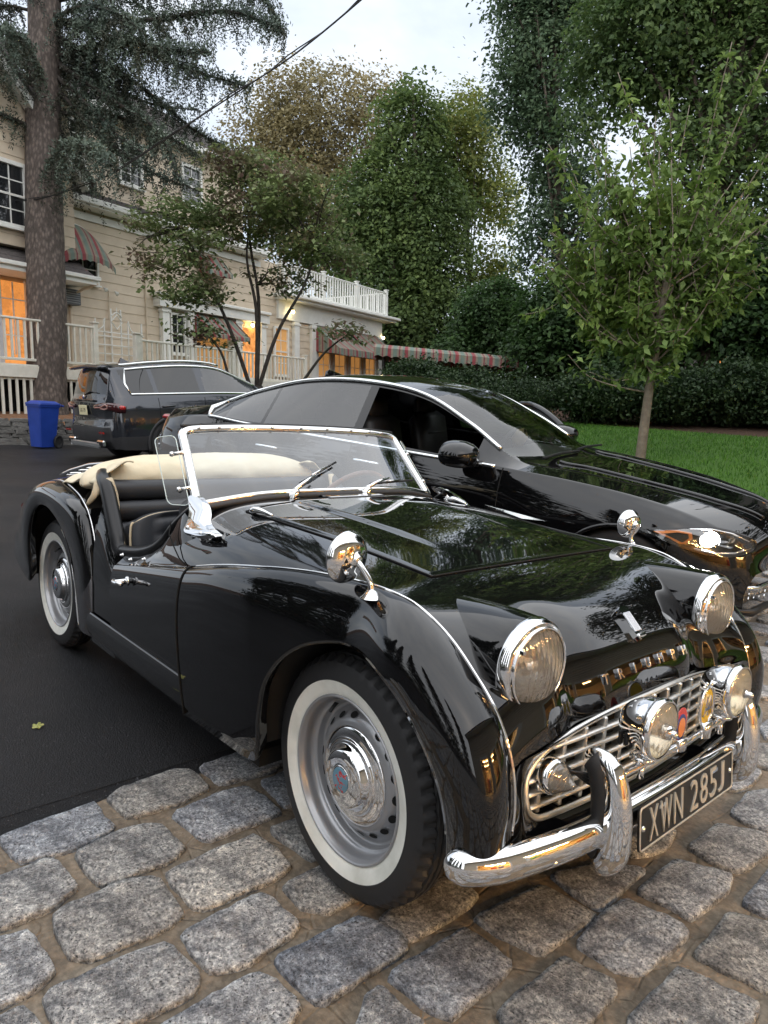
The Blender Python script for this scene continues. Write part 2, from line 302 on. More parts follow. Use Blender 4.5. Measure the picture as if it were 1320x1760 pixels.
STONES = {'A1':[[-0.749,-1.213],[-0.769,-0.954],[-0.61,-0.952],[-0.578,-1.059],[-0.603,-1.199],[-0.671,-1.207]],'A2':[[-0.774,-0.904],[-0.8,-0.853],[-0.813,-0.682],[-0.789,-0.631],[-0.654,-0.632],[-0.624,-0.751],[-0.637,-0.89],[-0.704,-0.903]],'A3':[[-0.793,-0.586],[-0.796,-0.428],[-0.776,-0.282],[-0.659,-0.323],[-0.625,-0.415],[-0.65,-0.587]],'B0':[[-0.571,-1.282],[-0.575,-1.15],[-0.555,-1.123],[-0.42,-1.117],[-0.381,-1.179],[-0.376,-1.325]],'B1':[[-0.556,-1.073],[-0.586,-0.919],[-0.556,-0.841],[-0.411,-0.832],[-0.378,-0.883],[-0.384,-1.059],[-0.427,-1.07]],'B2':[[-0.579,-0.783],[-0.599,-0.615],[-0.582,-0.531],[-0.4,-0.522],[-0.4,-0.76],[-0.427,-0.773]],'B3':[[-0.586,-0.474],[-0.591,-0.367],[-0.573,-0.272],[-0.425,-0.296],[-0.416,-0.49]],'C0':[[-0.346,-1.343],[-0.334,-1.253],[-0.178,-1.24],[-0.148,-1.289],[-0.146,-1.386]],'C1':[[-0.352,-1.191],[-0.366,-1.007],[-0.325,-0.943],[-0.178,-0.952],[-0.152,-1.006],[-0.166,-1.177],[-0.193,-1.199],[-0.266,-1.201]],'C2':[[-0.337,-0.91],[-0.347,-0.788],[-0.341,-0.644],[-0.176,-0.643],[-0.151,-0.689],[-0.156,-0.888],[-0.168,-0.913],[-0.28,-0.921]],'C3':[[-0.341,-0.595],[-0.342,-0.482],[-0.327,-0.337],[-0.153,-0.387],[-0.16,-0.579]],'D0':[[-0.12,-1.412],[-0.12,-1.319],[0.004,-1.295],[0.012,-1.392]],'D1':[[-0.114,-1.276],[-0.126,-1.256],[-0.124,-1.129],[-0.115,-1.026],[0.02,-1.008],[0.055,-1.033],[0.046,-1.2],[-0.002,-1.272],[-0.087,-1.281]],'D2':[[-0.115,-0.98],[-0.12,-0.761],[0.02,-0.747],[0.042,-0.782],[0.057,-0.908],[0.031,-0.979],[-0.013,-0.984]],'D3':[[-0.113,-0.696],[-0.116,-0.582],[-0.1,-0.453],[0.038,-0.456],[0.034,-0.665],[-0.027,-0.71]],'E0':[[0.085,-1.289],[0.102,-1.159],[0.212,-1.128],[0.208,-1.256]],'E1':[[0.091,-1.131],[0.089,-0.905],[0.214,-0.876],[0.241,-0.916],[0.237,-1.106],[0.189,-1.129]],'E2':[[0.081,-0.848],[0.092,-0.611],[0.207,-0.572],[0.243,-0.6],[0.244,-0.776],[0.243,-0.838],[0.185,-0.852]],'R1':[[0.122,-0.571],[0.118,-0.498],[0.102,-0.389],[0.131,-0.33],[0.214,-0.325],[0.232,-0.373],[0.227,-0.562],[0.169,-0.583]],'R2':[[0.274,-0.678],[0.275,-0.58],[0.277,-0.433],[0.412,-0.43],[0.428,-0.465],[0.434,-0.651],[0.371,-0.674]],'R3':[[0.27,-0.383],[0.294,-0.152],[0.444,-0.136],[0.452,-0.176],[0.442,-0.354],[0.344,-0.383]],'R4':[[0.288,-0.09],[0.344,0.082],[0.436,0.141],[0.439,0.042],[0.446,-0.107],[0.356,-0.108]],'R5':[[0.476,-0.257],[0.459,-0.134],[0.468,-0.024],[0.619,0.003],[0.631,-0.038],[0.619,-0.223],[0.57,-0.252]],'R6':[[0.466,0.04],[0.464,0.255],[0.598,0.317],[0.62,0.236],[0.609,0.056],[0.533,0.053]],'R7':[[0.459,0.348],[0.461,0.542],[0.58,0.627],[0.619,0.504],[0.606,0.358],[0.552,0.34]],'R8':[[0.484,-0.558],[0.484,-0.322],[0.599,-0.289],[0.615,-0.328],[0.626,-0.51],[0.564,-0.579]],'R9':[[0.671,-0.062],[0.662,0.153],[0.744,0.2],[0.8,0.216],[0.83,0.087],[0.823,-0.033]],'R10':[[0.668,-0.367],[0.667,-0.133],[0.828,-0.096],[0.837,-0.15],[0.817,-0.338],[0.761,-0.369]],'R11':[[0.662,0.226],[0.654,0.446],[0.735,0.501],[0.776,0.415],[0.733,0.229]],'R12':[[0.285,-0.754],[0.287,-0.714],[0.352,-0.715],[0.413,-0.707],[0.411,-0.816],[0.336,-0.827]],'R13':[[0.319,0.211],[0.342,0.369],[0.397,0.391],[0.422,0.303],[0.408,0.225],[0.381,0.176]],'S2':[[0.454,0.656],[0.44,0.837],[0.527,0.978],[0.621,0.752],[0.575,0.641],[0.5,0.634]],'S3':[[0.374,0.789],[0.353,0.91],[0.39,1.042],[0.414,1.017],[0.426,0.888],[0.413,0.818]],'S4':[[0.329,1.061],[0.29,1.242],[0.342,1.301],[0.413,1.253],[0.431,1.085]],'S6':[[0.055,1.804],[0.061,1.955],[0.109,1.977],[0.19,1.86],[0.103,1.742]],'S5':[[0.243,1.441],[0.241,1.548],[0.298,1.583],[0.364,1.457],[0.308,1.34]]}
def stone_vf(poly, h=.018, n=34, fine=True, rng=RNG):
    P = np.array(poly, float); c = P.mean(0); Pn = np.roll(P, -1, 0); Pp = np.roll(P, 1, 0); P = np.concatenate([np.stack([P+(Pp-P)*f, ], 1) if False else np.stack([P*.91+Pp*.09, P*.985+c*.015, P*.91+Pn*.09], 1).reshape(-1, 2)]); P = np.concatenate([np.stack([P, P*.5+np.roll(P, -1, 0)*.5], 1).reshape(-1, 2)]); L = np.r_[0, np.cumsum(np.linalg.norm(np.diff(np.vstack([P, P[:1]]), axis=0), axis=1))]; s = np.linspace(0, L[-1], n, endpoint=False); Q = np.array([[np.interp(t, L, np.r_[P[:, k], P[0, k]]) for k in (0, 1)] for t in s])
    ph = rng.uniform(0, 6.28, 4); ang = np.linspace(0, 2*PI, n, endpoint=False); wob = 1+.012*np.sin(5*ang+ph[0])+.010*np.sin(9*ang+ph[1])+rng.normal(0, .009, n); Q = c+(Q-c)*wob[:, None]
    tilt = rng.normal(0, .014, 2); rings = []
    for k, (f, z) in enumerate(((1.08, -.05), (1.07, h*.05), (1.062, h*.72), (1.035, h*.95), (.88, h*1.0), (.5, h*1.02), (.2, h*1.01))):
        R_ = c+(Q-c)*f; zz = z+((R_-c)@tilt if k else 0)+rng.normal(0, .0012 if k > 1 else 0, n)*(1 if k < 5 else .6); rings.append(np.c_[R_, zz])
    V = np.vstack(rings+[np.array([[*c, h*1.08]])]); F = []
    for k in range(6):
        for i in range(n): j = (i+1) % n; F.append((k*n+i, k*n+j, (k+1)*n+j, (k+1)*n+i))
    for i in range(n): F.append((6*n+i, 6*n+(i+1) % n, 7*n))
    return V, F
cent = []
for k, q in STONES.items():
    V, F = stone_vf(q); c = np.array(q).mean(0); cent.append((c, q)); V[:, :2] -= c; link('stone', mesh('stone', V, F, GRANITE, True), bed, loc=(c[0], c[1], terr(c[0], c[1])-.015))
variants = []
for k in range(9):
    L_, W_ = RNG.uniform(.24, .275), RNG.uniform(.155, .18); r = .035; pts = [(-W_/2+r, -L_/2), (W_/2-r, -L_/2), (W_/2, -L_/2+r), (W_/2, L_/2-r), (W_/2-r, L_/2), (-W_/2+r, L_/2), (-W_/2, L_/2-r), (-W_/2, -L_/2+r)]
    pts = [(a+RNG.normal(0, .007), b_+RNG.normal(0, .007)) for a, b_ in pts]; variants.append(stone_vf(pts, n=20))
vme = [mesh('stone', V, F, GRANITE, True) for V, F in variants]; rest = MB(); cnt = 0
tr = np.array([c for c, q in cent])
for r in range(-1, 33):
    x0 = -.715+.207*r
    if x0 < -.75: continue
    off = .145*(r % 2)+RNG.uniform(-.03, .03)
    for k in range(-22, 18):
        y = off+.287*k+RNG.normal(0, .01); x = x0+RNG.normal(0, .006)+.012*math.sin(y*2)
        if not (-5.9 < y < 5.1): continue
        if len(tr) and np.min(np.hypot((tr[:, 0]-x)/.195, (tr[:, 1]-y)/.262)) < .97: continue
        near = -.8 < x < 1.6 and -1.9 < y < 3.3; w = RNG.integers(len(vme)); rot = RNG.normal(0, .05)+(PI if RNG.random() < .5 else 0)
        if near: link('stone', vme[w], bed, loc=(x, y, terr(x, y)-.015), rot=(0, 0, rot)); cnt += 1
        else: rest.add(variants[w][0]@Rz(rot).T+np.array((x, y, terr(x, y)-.015)), variants[w][1])
ro = rest.build('paving_stones', GRANITE, bed, True, fix=False); tag(ro, kind='stuff')

# grass blades on the lawn
rng = np.random.default_rng(17); k = 70000; gx_ = rng.uniform(-15, 7, k); gy_ = 5.4+7.1*rng.uniform(0, 1, k)**.8; gz_ = terr(gx_, gy_)+.03; a_ = rng.uniform(0, 2*PI, k); hh = rng.uniform(.03, .075, k); w_ = .006
Pb = np.c_[gx_, gy_, gz_]; dx = np.c_[np.cos(a_), np.sin(a_), 0*a_]; ln_ = np.c_[rng.normal(0, .02, k), rng.normal(0, .02, k), hh]; V = np.stack([Pb-dx*w_, Pb+dx*w_, Pb+ln_], 1).reshape(-1, 3); F = np.arange(3*k).reshape(-1, 3)
GRASS_VF = (V, F)
# ================================================================== the black roadster
WHITEWALL = mat('whitewall', (0.78, 0.78, 0.72), 0.42, noise=(9, (0.58, 0.58, 0.52), 5, .4, .7))
RIMGREY = mat('rim_silver', (0.34, 0.345, 0.36), 0.30, metal=0.5, coat=0.3)
LEATHER = mat('black_leather', (0.030, 0.032, 0.037), 0.42, bump=(180, 0.25, 0.0006))
TRIMBLK = mat('black_trim', (0.008, 0.008, 0.009), 0.28, bump=(260, 0.15, 0.0004))
PIPING = mat('cream_piping', (0.55, 0.45, 0.30), 0.5)
CANVAS = mat('cream_canvas', (0.70, 0.60, 0.42), 0.75, noise=(3, (0.80, 0.71, 0.53), 5), bump=(9, 0.45, 0.02))
GRILLE = mat('grille_aluminium', (0.86, 0.85, 0.81), 0.36, metal=0.9, bump=(70, 0.1, 0.002))
LENS = None
def lens_mat(name, tint, ripple=(60.0, 'BANDS'), warm=0.0):
    m = bpy.data.materials.new(name); m.use_nodes = True; n = m.node_tree; n.nodes.clear(); o = n.nodes.new('ShaderNodeOutputMaterial')
    tc = n.nodes.new('ShaderNodeTexCoord'); w = n.nodes.new('ShaderNodeTexWave'); w.inputs['Scale'].default_value = ripple[0]; w.inputs['Distortion'].default_value = 1.5; w.bands_direction = ripple[1]; w.inputs['Detail'].default_value = 2
    n.links.new(tc.outputs['Object'], w.inputs[0]); nz_ = n.nodes.new('ShaderNodeTexNoise'); nz_.inputs['Scale'].default_value = 45; n.links.new(tc.outputs['Object'], nz_.inputs['Vector']); ad = n.nodes.new('ShaderNodeMath'); n.links.new(w.outputs['Fac'], ad.inputs[0]); n.links.new(nz_.outputs['Fac'], ad.inputs[1])
    bp = n.nodes.new('ShaderNodeBump'); bp.inputs['Strength'].default_value = .5; bp.inputs['Distance'].default_value = 0.004; n.links.new(ad.outputs[0], bp.inputs['Height'])
    tr = n.nodes.new('ShaderNodeBsdfRefraction'); tr.inputs[0].default_value = (*tint, 1); tr.inputs['IOR'].default_value = 1.12; tr.inputs['Roughness'].default_value = .03; n.links.new(bp.outputs[0], tr.inputs['Normal'])
    gl = n.nodes.new('ShaderNodeBsdfGlossy'); gl.inputs['Roughness'].default_value = .06; n.links.new(bp.outputs[0], gl.inputs['Normal']); df = n.nodes.new('ShaderNodeBsdfTranslucent'); df.inputs[0].default_value = (*tint, 1); d2 = n.nodes.new('ShaderNodeBsdfDiffuse'); d2.inputs[0].default_value = (*tint, 1)
    m0 = n.nodes.new('ShaderNodeMixShader'); m0.inputs[0].default_value = .5; n.links.new(df.outputs[0], m0.inputs[1]); n.links.new(d2.outputs[0], m0.inputs[2])
    m1 = n.nodes.new('ShaderNodeMixShader'); m1.inputs[0].default_value = .24; n.links.new(tr.outputs[0], m1.inputs[1]); n.links.new(m0.outputs[0], m1.inputs[2])
    m2 = n.nodes.new('ShaderNodeMixShader'); m2.inputs[0].default_value = .16; n.links.new(m1.outputs[0], m2.inputs[1]); n.links.new(gl.outputs[0], m2.inputs[2]); n.links.new(m2.outputs[0], o.inputs[0]); return m
LENS = lens_mat('fluted_lens', (1.0, 0.98, 0.92), (20.0, 'Y'))
LENS2 = lens_mat('fog_lens', (1.0, 0.97, 0.88), (16.0, 'Y'))
REFLECTOR = mat('reflector', (0.97, 0.92, 0.80), 0.22, metal=1.0)
car = thing('roadster', 'black vintage open roadster with whitewall tyres and chrome grille on the cobbles', 'car', (0, 0, 0))
# ---------------------------------------------------------------- front fenders
FB = [(-.745, .655, .708), (-.55, .652, .752), (-.42, .642, .774), (-.36, .636, .783), (-.33, .631, .788), (-.27, .622, .796), (-.2, .612, .804), (-.12, .604, .811), (-.02, .596, .817), (.08, .589, .818), (.18, .583, .806), (.275, .578, .765), (.355, .574, .705), (.425, .571, .635), (.470, .570, .55), (.485, .569, .47), (.484, .568, .40)]
FE = [(-.745, .672, .222), (-.50, .672, .232), (-.35, .670, .240), (-.302, .676, .258), (-.288, .692, .36), (-.256, .698, .484), (-.198, .701, .568), (-.12, .702, .630), (-.03, .702, .668), (.06, .701, .686), (.15, .698, .680), (.24, .690, .640), (.32, .690, .575), (.375, .688, .505), (.398, .680, .43), (.400, .674, .385), (.396, .668, .355)]
FHB = [(0, .05, -.004)]*3+[(0, .05, -.002)]*4+[(0, .06, 0)]*3+[(.006, .06, 0), (.02, .06, .0), (.03, .06, .0), (.035, .065, 0), (.035, .07, 0), (.03, .07, 0), (.028, .07, 0)]
FHE = [(0, .035, .26), (0, .036, .26), (0, .037, .26), (-.01, .038, .24), (-.02, .04, .20), (-.02, .04, .14), (-.018, .04, .10), (-.01, .04, .085), (0, .038, .075), (.012, .034, .075), (.03, .03, .07), (.05, .025, .07), (.06, .022, .06), (.07, .02, .04), (.075, .02, .02), (.075, .02, .0), (.07, .02, -.01)]
def fender_grid(B, HB, HE, E, ns, nt_, flank=None):
    B, HB, HE, E = (crom(np.array(q, float), ns) for q in (B, HB, HE, E))
    rows = []
    for i in range(ns):
        c = bez(B[i], B[i]+HB[i]*1.5, E[i]+HE[i], E[i], nt_)
        if flank is not None:      # behind the arch every section lies on one smooth flank
            w = 1-sstep(flank[0], flank[1], E[i][0]); full = bez((0, B[i][1], B[i][2]), (0, B[i][1]+.075, B[i][2]-.003), (0, .712, .2+.52*(B[i][2]-.2)), (0, .670, .2), 200)
            g = np.linspace(0, 1, nt_)**1.5; zz = B[i][2]+(E[i][2]-B[i][2])*g; arc = bez((B[i][2], 0, 0), (B[i][2], .1, 0), (E[i][2]+.5*(B[i][2]-E[i][2]), .5, 0), (E[i][2], 1, 0), nt_)
            k = np.interp(zz, full[::-1, 2], full[::-1, 1]); cf = np.c_[B[i][0]+(E[i][0]-B[i][0])*g, k, zz]; cf[0] = B[i]; c = c*(1-w)+cf*w; E[i] = c[-1]
        lip = np.array([E[i]+(0, -.010, .004), E[i]+(0, -.03, .035)])
        rows.append(np.vstack([c, lip]))
    return np.array(rows)
def panel(name, G, m, parent, flip=False, mirror=False):
    G = np.array(G)
    if mirror: G = mirror_y(G)
    V, F = gridvf(G)
    if flip != mirror: F = [f[::-1] for f in F]
    me = mesh(name, V, F, m, True); return link(name, me, parent)
FG = fender_grid(FB, FHB, FHE, FE, 97, 22, (.02, .24))
RB = [(-1.615, .630, .235), (-1.62, .630, .42), (-1.648, .630, .57), (-1.728, .630, .715), (-1.845, .622, .775), (-2.02, .605, .803), (-2.24, .585, .812), (-2.42, .572, .790), (-2.58, .562, .750), (-2.72, .553, .695), (-2.83, .546, .625), (-2.92, .54, .54), (-2.97, .535, .42), (-2.96, .53, .28)]
RE = [(-1.83, .652, .245), (-1.845, .660, .40), (-1.875, .668, .53), (-1.955, .676, .625), (-2.055, .682, .680), (-2.16, .684, .700), (-2.27, .684, .688), (-2.37, .682, .625), (-2.435, .68, .52), (-2.455, .675, .40), (-2.46, .668, .31), (-2.52, .658, .268), (-2.65, .64, .262), (-2.76, .60, .262)]
RHB = [(.012, .05, 0), (.012, .05, 0), (.01, .05, 0), (.008, .05, .004), (.004, .055, .0), (0, .06, 0), (0, .065, 0), (0, .07, 0), (0, .075, 0), (-.01, .08, 0), (-.02, .08, 0), (-.03, .08, 0), (-.03, .07, 0), (-.02, .05, 0)]
RHE = [(.09, .022, 0), (.09, .02, .01), (.085, .018, .03), (.06, .022, .06), (.03, .028, .075), (.01, .032, .08), (-.01, .036, .085), (-.04, .036, .09), (-.07, .034, .09), (-.10, .03, .09), (-.12, .03, .10), (-.11, .04, .11), (-.10, .05, .10), (-.08, .04, .06)]
RG = fender_grid(RB, RHB, RHE, RE, 85, 22)
for mir in (False, True):     # False: left side (+y), True: right side (-y)
    f1 = panel('front_fender', FG, PAINT, car, flip=True, mirror=mir)
    f2 = panel('rear_fender', RG, PAINT, car, flip=False, mirror=mir)
    sg = -1 if mir else 1
    for G, par, h in ((FG, f1, .0035), (RG, f2, .0035)):
        P = G[:, 0].copy(); P[:, 1] += .001
        if mir: P = mirror_y(P)
        V, F = tube_vf(P+np.array([0, 0, .001]), h, 8); link('chrome_bead', mesh('bead', V, F, CHROME, True), par)
# ---------------------------------------------------------------- nose, bonnet, scuttle
PC = np.array([(-1.0, .897), (-.92, .903), (-.84, .903), (-.75, .897), (-.6, .890), (-.45, .881), (-.3, .869), (-.15, .853), (0, .834), (.1, .820), (.2, .800), (.28, .778), (.34, .750), (.39, .708), (.425, .66), (.447, .61), (.458, .563)])
PB = np.array([(-1.0, .648, .640), (-.92, .650, .668), (-.84, .653, .688), (-.75, .655, .707), (-.6, .653, .741), (-.45, .645, .769), (-.3, .627, .792), (-.15, .607, .808), (0, .595, .8175), (.1, .588, .817), (.2, .582, .799), (.285, .578, .760), (.35, .574, .709), (.405, .572, .657), (.445, .571, .608), (.465, .570, .57), (.476, .570, .54)])
NS, NY = 121, 49
cC = crom(PC, NS); cB = crom(PB, NS)
sy = np.linspace(0, 1, NY); 
def nose_surface():
    G = np.zeros((NS, 2*NY-1, 3))
    for i in range(NS):
        xc, zc = cC[i]; xb, yb, zb = cB[i]
        p = interp(xc, [-1, -.6, .0, .4], [4.0, 4.0, 3.0, 2.6]); q = interp(xc, [-1, -.6, 0, .4], [2.0, 1.9, 1.35, 1.2])
        g = (1-sy**p)**(1/q); y = sy*yb
        z = zb+(zc-zb)*g; x = xb+(xc-xb)*g
        # raised middle of the bonnet
        yr = interp(xc, [-.8, 0.0, .12], [.29, .215, .19]); amp = .0065*sstep(-.80, -.745, xc)*(1-sstep(-.45, .06, xc))
        z = z+amp*(1-sstep(yr-.016, yr+.004, y))
        # hollow beside the headlamp pods
        hol = .018*sstep(.2, .42, xc)*np.exp(-((y-.30)/.07)**2); x = x-hol; z = z-hol*.3
        row = np.c_[x, y, z]; G[i, NY-1:] = row; G[i, :NY-1] = mirror_y(row[:0:-1])
    return G
NG = nose_surface()
BT0 = int(np.argmin(np.abs(NG[:, NY-1, 0]+.76))); BT1 = int(np.argmin(np.abs(NG[:, NY-1, 0]-.065))); BS = int(.72*(NY-1))
a, b = NG.shape[:2]
inb = lambda i, j: BT0 <= i < BT1 and abs(j+.5-(NY-1)) < BS
V, F = gridvf(NG); Fb = [f for k, f in enumerate(F) if not inb(k//(b-1), k % (b-1))]
link('nose_panel', mesh('nose', V, [f[::-1] for f in Fb], PAINT, True), car); 
# bonnet lid with its own turned-down edge
sub = NG[BT0:BT1+1, NY-1-BS:NY+BS].copy(); sub[1:-1, 1:-1, 2] += .002
sub[:, :, 2] += .0015
def skirt(G, d=.012, inset=.0016):
    c = G.reshape(-1, 3).mean(0); H = np.pad(G, ((1, 1), (1, 1), (0, 0)), mode='edge')
    n0, n1 = H.shape[:2]
    H[1:-1, 1, 1] += inset; H[1:-1, -2, 1] -= inset; H[1, 1:-1, 0] += inset; H[-2, 1:-1, 0] -= inset
    H[:, 0] = H[:, 1]; H[:, -1] = H[:, -2]; H[0] = H[1]; H[-1] = H[-2]
    H[0, :, 2] -= d; H[-1, :, 2] -= d; H[1:-1, 0, 2] -= d; H[1:-1, -1, 2] -= d
    return H
V, F = gridvf(skirt(sub)); bonnet = link('bonnet', mesh('bonnet', V, [f[::-1] for f in F], PAINT, True), car); auto(bonnet, 40)
per_ = np.vstack([sub[0], sub[1:, -1], sub[-1, -2::-1], sub[-2:0:-1, 0]])+np.array((0, 0, .0006)); MB().tube(per_, .0024, 6, closed=True).build('bonnet_gap', DARK, bonnet, True)
def surf(x, y):
    """height of the nose/bonnet skin over (x, y)"""
    i = int(np.argmin(np.abs(NG[:, NY-1, 0]-x))); j = int(np.argmin(np.abs(NG[i, :, 1]-y))); 
    best = min(((NG[k, j, 0]-x)**2, k) for k in range(max(0, i-8), min(NS, i+9)))[1]
    return NG[best, j]
# lower nose around the grille mouth
GT = np.array([(.458, 0, .563), (.455, .12, .561), (.448, .26, .551), (.440, .38, .530), (.436, .44, .505), (.437, .475, .472), (.444, .484, .44), (.450, .478, .405), (.455, .455, .385), (.460, .40, .378), (.470, .2, .372), (.475, 0, .37)])
OT = np.array([(.462, 0, .5645), (.462, .14, .5635), (.465, .28, .559), (.4745, .46, .550), (.478, .56, .538), (.484, .570, .50), (.486, .569, .46), (.484, .568, .41), (.478, .562, .36), (.472, .50, .315), (.485, .25, .305), (.49, 0, .30)])
gt = crom(GT, 49); ot = crom(OT, 49); rows = []
for t in np.linspace(0, 1, 9):
    m_ = gt*(1-t)+ot*t; m_[:, 0] += .020*np.sin(PI*t)*np.linspace(.2, 1, 49); rows.append(m_)
inner = gt.copy(); inner[:, 0] -= .03; rows = [inner]+rows
AP = np.array(rows)
apn = MB(); V, F = gridvf(AP); apn.add(V, F); apn.add(mirror_y(V), [f[::-1] for f in F]); ap = apn.build('front_apron', PAINT, car, True, fix=True)
# headlamp pods
pod_prof = [(.0, -.16), (.03, -.13), (.058, -.08), (.082, -.02), (.096, .04), (.104, .12), (.108, .20), (.109, .26), (.108, .32), (.106, .345)]
for s in (-1, 1):
    mb = MB(); P = [(r, h) for r, h in crom(np.array(pod_prof), 40)]
    V, F = lathe_vf(P, 56); V = V@Z2X.T; V += (.05, s*.440, .703)
    t = np.clip((V[:, 0]-.05)/.34, -1, 1); V[:, 2] -= .006*(1-t); V[:, 1] -= s*.012*(1-t)
    mb.add(V, F); mb.build('headlamp_pod', PAINT, car, True)
    # sealed beam lamp: rim, bowl, lens
    hl = MB().lathe([(.1065, .0), (.1080, .005), (.1065, .014), (.1035, .023), (.0985, .028), (.0965, .029), (.0955, .023), (.0935, .023), (.0925, .031), (.0905, .036), (.0880, .036), (.0870, .033)], 64, Z2X, (.392, s*.440, .703)).build('headlight', CHROME, car, True, fix=True)
    MB().lathe([(.0, -.045), (.03, -.04), (.055, -.025), (.075, .0), (.086, .033)], 48, Z2X, (.384, s*.440, .703)).build('reflector_bowl', REFLECTOR, hl, True)
    MB().lathe([(.0, .062), (.02, .0612), (.045, .057), (.068, .050), (.082, .043), (.089, .038)], 48, Z2X, (.384, s*.440, .703)).build('lens', LENS, hl, True)
    MB().lathe([(.0, .02), (.012, .018), (.014, .0), (.012, -.02)], 16, Z2X, (.384, s*.440, .703)).build('bulb_shield', CHROME, hl, True)
    MB().box((.432, s*.440-.075, .755), (.010, .008, .008)).build('rim_screw', CHROME, hl); MB().box((.430, s*.440-.02, .607), (.008, .008, .010)).build('rim_screw', CHROME, hl)
# ---------------------------------------------------------------- grille: rim, vertical and horizontal bars
gr = MB(); ring = np.vstack([gt, mirror_y(gt)[-2:0:-1]]); ring[:, 0] += .006
gr.tube(ring, .0075, 8, closed=True, flat=.8); grille = gr.build('grille', GRILLE, car, True)
mouth_y = gt[:, 1]; 
def mouth_span(y):
    y = abs(y); up = [(p[1], p[2]) for p in gt[:30]]; 
    top = max(np.interp(y, [p[1] for p in gt[:28]], [p[2] for p in gt[:28]]), .40) if y < .484 else .44
    lo = gt[30:][::-1]; bot = np.interp(y, lo[:, 1], lo[:, 2]); return bot, top
def gx(y): return .462-.030*(abs(y)/.48)**2
for y in np.arange(-.432, .4321, .072):
    b0, t0 = mouth_span(y); MB().bevbox((gx(y), y, (b0+t0)/2), (.024, .012, t0-b0-.002), .003).build('vertical_bar', GRILLE, grille)
for k, z in enumerate((.398, .430, .462, .494, .526)):
    ys = [y for y in np.linspace(-.48, .48, 97) if mouth_span(y)[0]-.004 < z < mouth_span(y)[1]+.004]
    P = [(gx(y)+.004, y, z) for y in np.linspace(ys[0], ys[-1], 33)]
    MB().tube(P, .0062, 8, flat=2.0, up=(0, 0, 1)).build('horizontal_bar', GRILLE, grille, True)
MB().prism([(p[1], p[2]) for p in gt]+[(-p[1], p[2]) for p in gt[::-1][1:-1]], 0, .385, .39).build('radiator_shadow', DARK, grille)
# side lights: beehive lenses at both ends of the grille
for s in (-1, 1):
    sl_ = MB().lathe([(.040, -.01), (.040, .012), (.034, .016)], 32, Z2X, (.462, s*.415, .470)).build('side_light', CHROME, car, True)
    prof = []
    for k in range(7): r = .033*(1-k/7.6); h = .016+.042*(k/7); prof += [(r, h), (r*.96, h+.0055)]
    prof += [(0, .060)]
    MB().lathe(prof, 32, Z2X, (.462, s*.415, .470)).build('beehive_lens', lens_mat('beehive_glass', (.97, .95, .88), (8, 'X')) if 'beehive_glass' not in bpy.data.materials else bpy.data.materials['beehive_glass'], sl_, True)
    MB().lathe([(.0, .001), (.033, .001), (.033, .0)], 24, Z2X, (.462, s*.415, .470)).build('bowl', REFLECTOR, sl_, True)
# ---------------------------------------------------------------- bumper, overriders, plate
bc = np.array((.012, 0, 0))+crom([(.405, -.692, .356), (.440, -.672, .357), (.475, -.620, .358), (.502, -.52, .358), (.522, -.40, .358), (.533, -.22, .358), (.537, 0, .358), (.533, .22, .358), (.522, .40, .358), (.502, .52, .358), (.475, .620, .358), (.440, .672, .357), (.405, .692, .356)], 97)
Tn = np.gradient(bc, axis=0); Tn /= np.linalg.norm(Tn, axis=1)[:, None]; Nn = np.c_[Tn[:, 1], -Tn[:, 0], Tn[:, 2]*0]
sec = [(-.004, -.043), (.008, -.042), (.018, -.036), (.027, -.024), (.031, -.010), (.032, .006), (.029, .020), (.022, .032), (.012, .040), (.0, .0425), (-.004, .041), (-.002, .036), (.010, .028), (.018, .012), (.019, -.008), (.013, -.028), (.002, -.036)]
G = []
for i in range(97):
    e = min(1.0, (min(i, 96-i)/9.0)); e = math.sqrt(max(.0, 1-(1-e)**2))*.96+.04
    G.append([bc[i]+Nn[i]*u*e+np.array([0, 0, v*e*.88]) for u, v in sec])
V, F = gridvf(np.array(G).transpose(1, 0, 2), closed_u=True); mb = MB(); mb.add(V, F); bumper = mb.build('bumper', CHROME, car, True)
for y, z in ((-.50, .345),): 
    x = np.interp(y, bc[:, 1], bc[:, 0])+.024; MB().lathe([(.0, .009), (.005, .008), (.008, .004), (.009, 0)], 16, Z2X, (x, y, z)).build('bumper_bolt', CHROME, bumper, True)
for s in (-1, 1):
    yc = s*.335; x0 = .540
    P = crom([(x0-.045, yc-s*.004, .505), (x0-.02, yc-s*.002, .512), (x0+.012, yc, .500), (x0+.030, yc, .46), (x0+.038, yc, .41), (x0+.040, yc, .36), (x0+.036, yc, .325), (x0+.022, yc, .297), (x0-.005, yc, .286)], 40)
    r = np.interp(np.linspace(0, 1, 40), [0, .06, .2, .5, .75, .93, 1], [.012, .020, .026, .034, .038, .034, .012])
    ov = MB().tube(P, r, 18, flat=.82).build('overrider', CHROME, car, True)
    MB().tube(np.array(P)[8:34]+(-.028, 0, 0), .030, 12, flat=.95).build('backing_rubber', RUBBER, ov, True)
plate = MB(); pw, ph = .243, .052
def rrect(w, h, r, n=5):
    o = []
    for cx, cy, a0 in ((w-r, h-r, 0), (-w+r, h-r, PI/2), (-w+r, -h+r, PI), (w-r, -h+r, 1.5*PI)):
        for k in range(n): a = a0+PI/2*k/(n-1); o.append((cx+r*math.cos(a), cy+r*math.sin(a)))
    return o
PLATEBLK = mat('plate_black', (0.012, 0.012, 0.012), 0.35)
PLATESIL = mat('plate_silver', (0.62, 0.60, 0.54), 0.38, metal=0.35, noise=(30, (0.52, 0.50, 0.44), 4))
plt_ = thing('number_plate', 'x', 'x'); 
bpy.data.objects.remove(plt_)
plx = .585; ptilt = .10
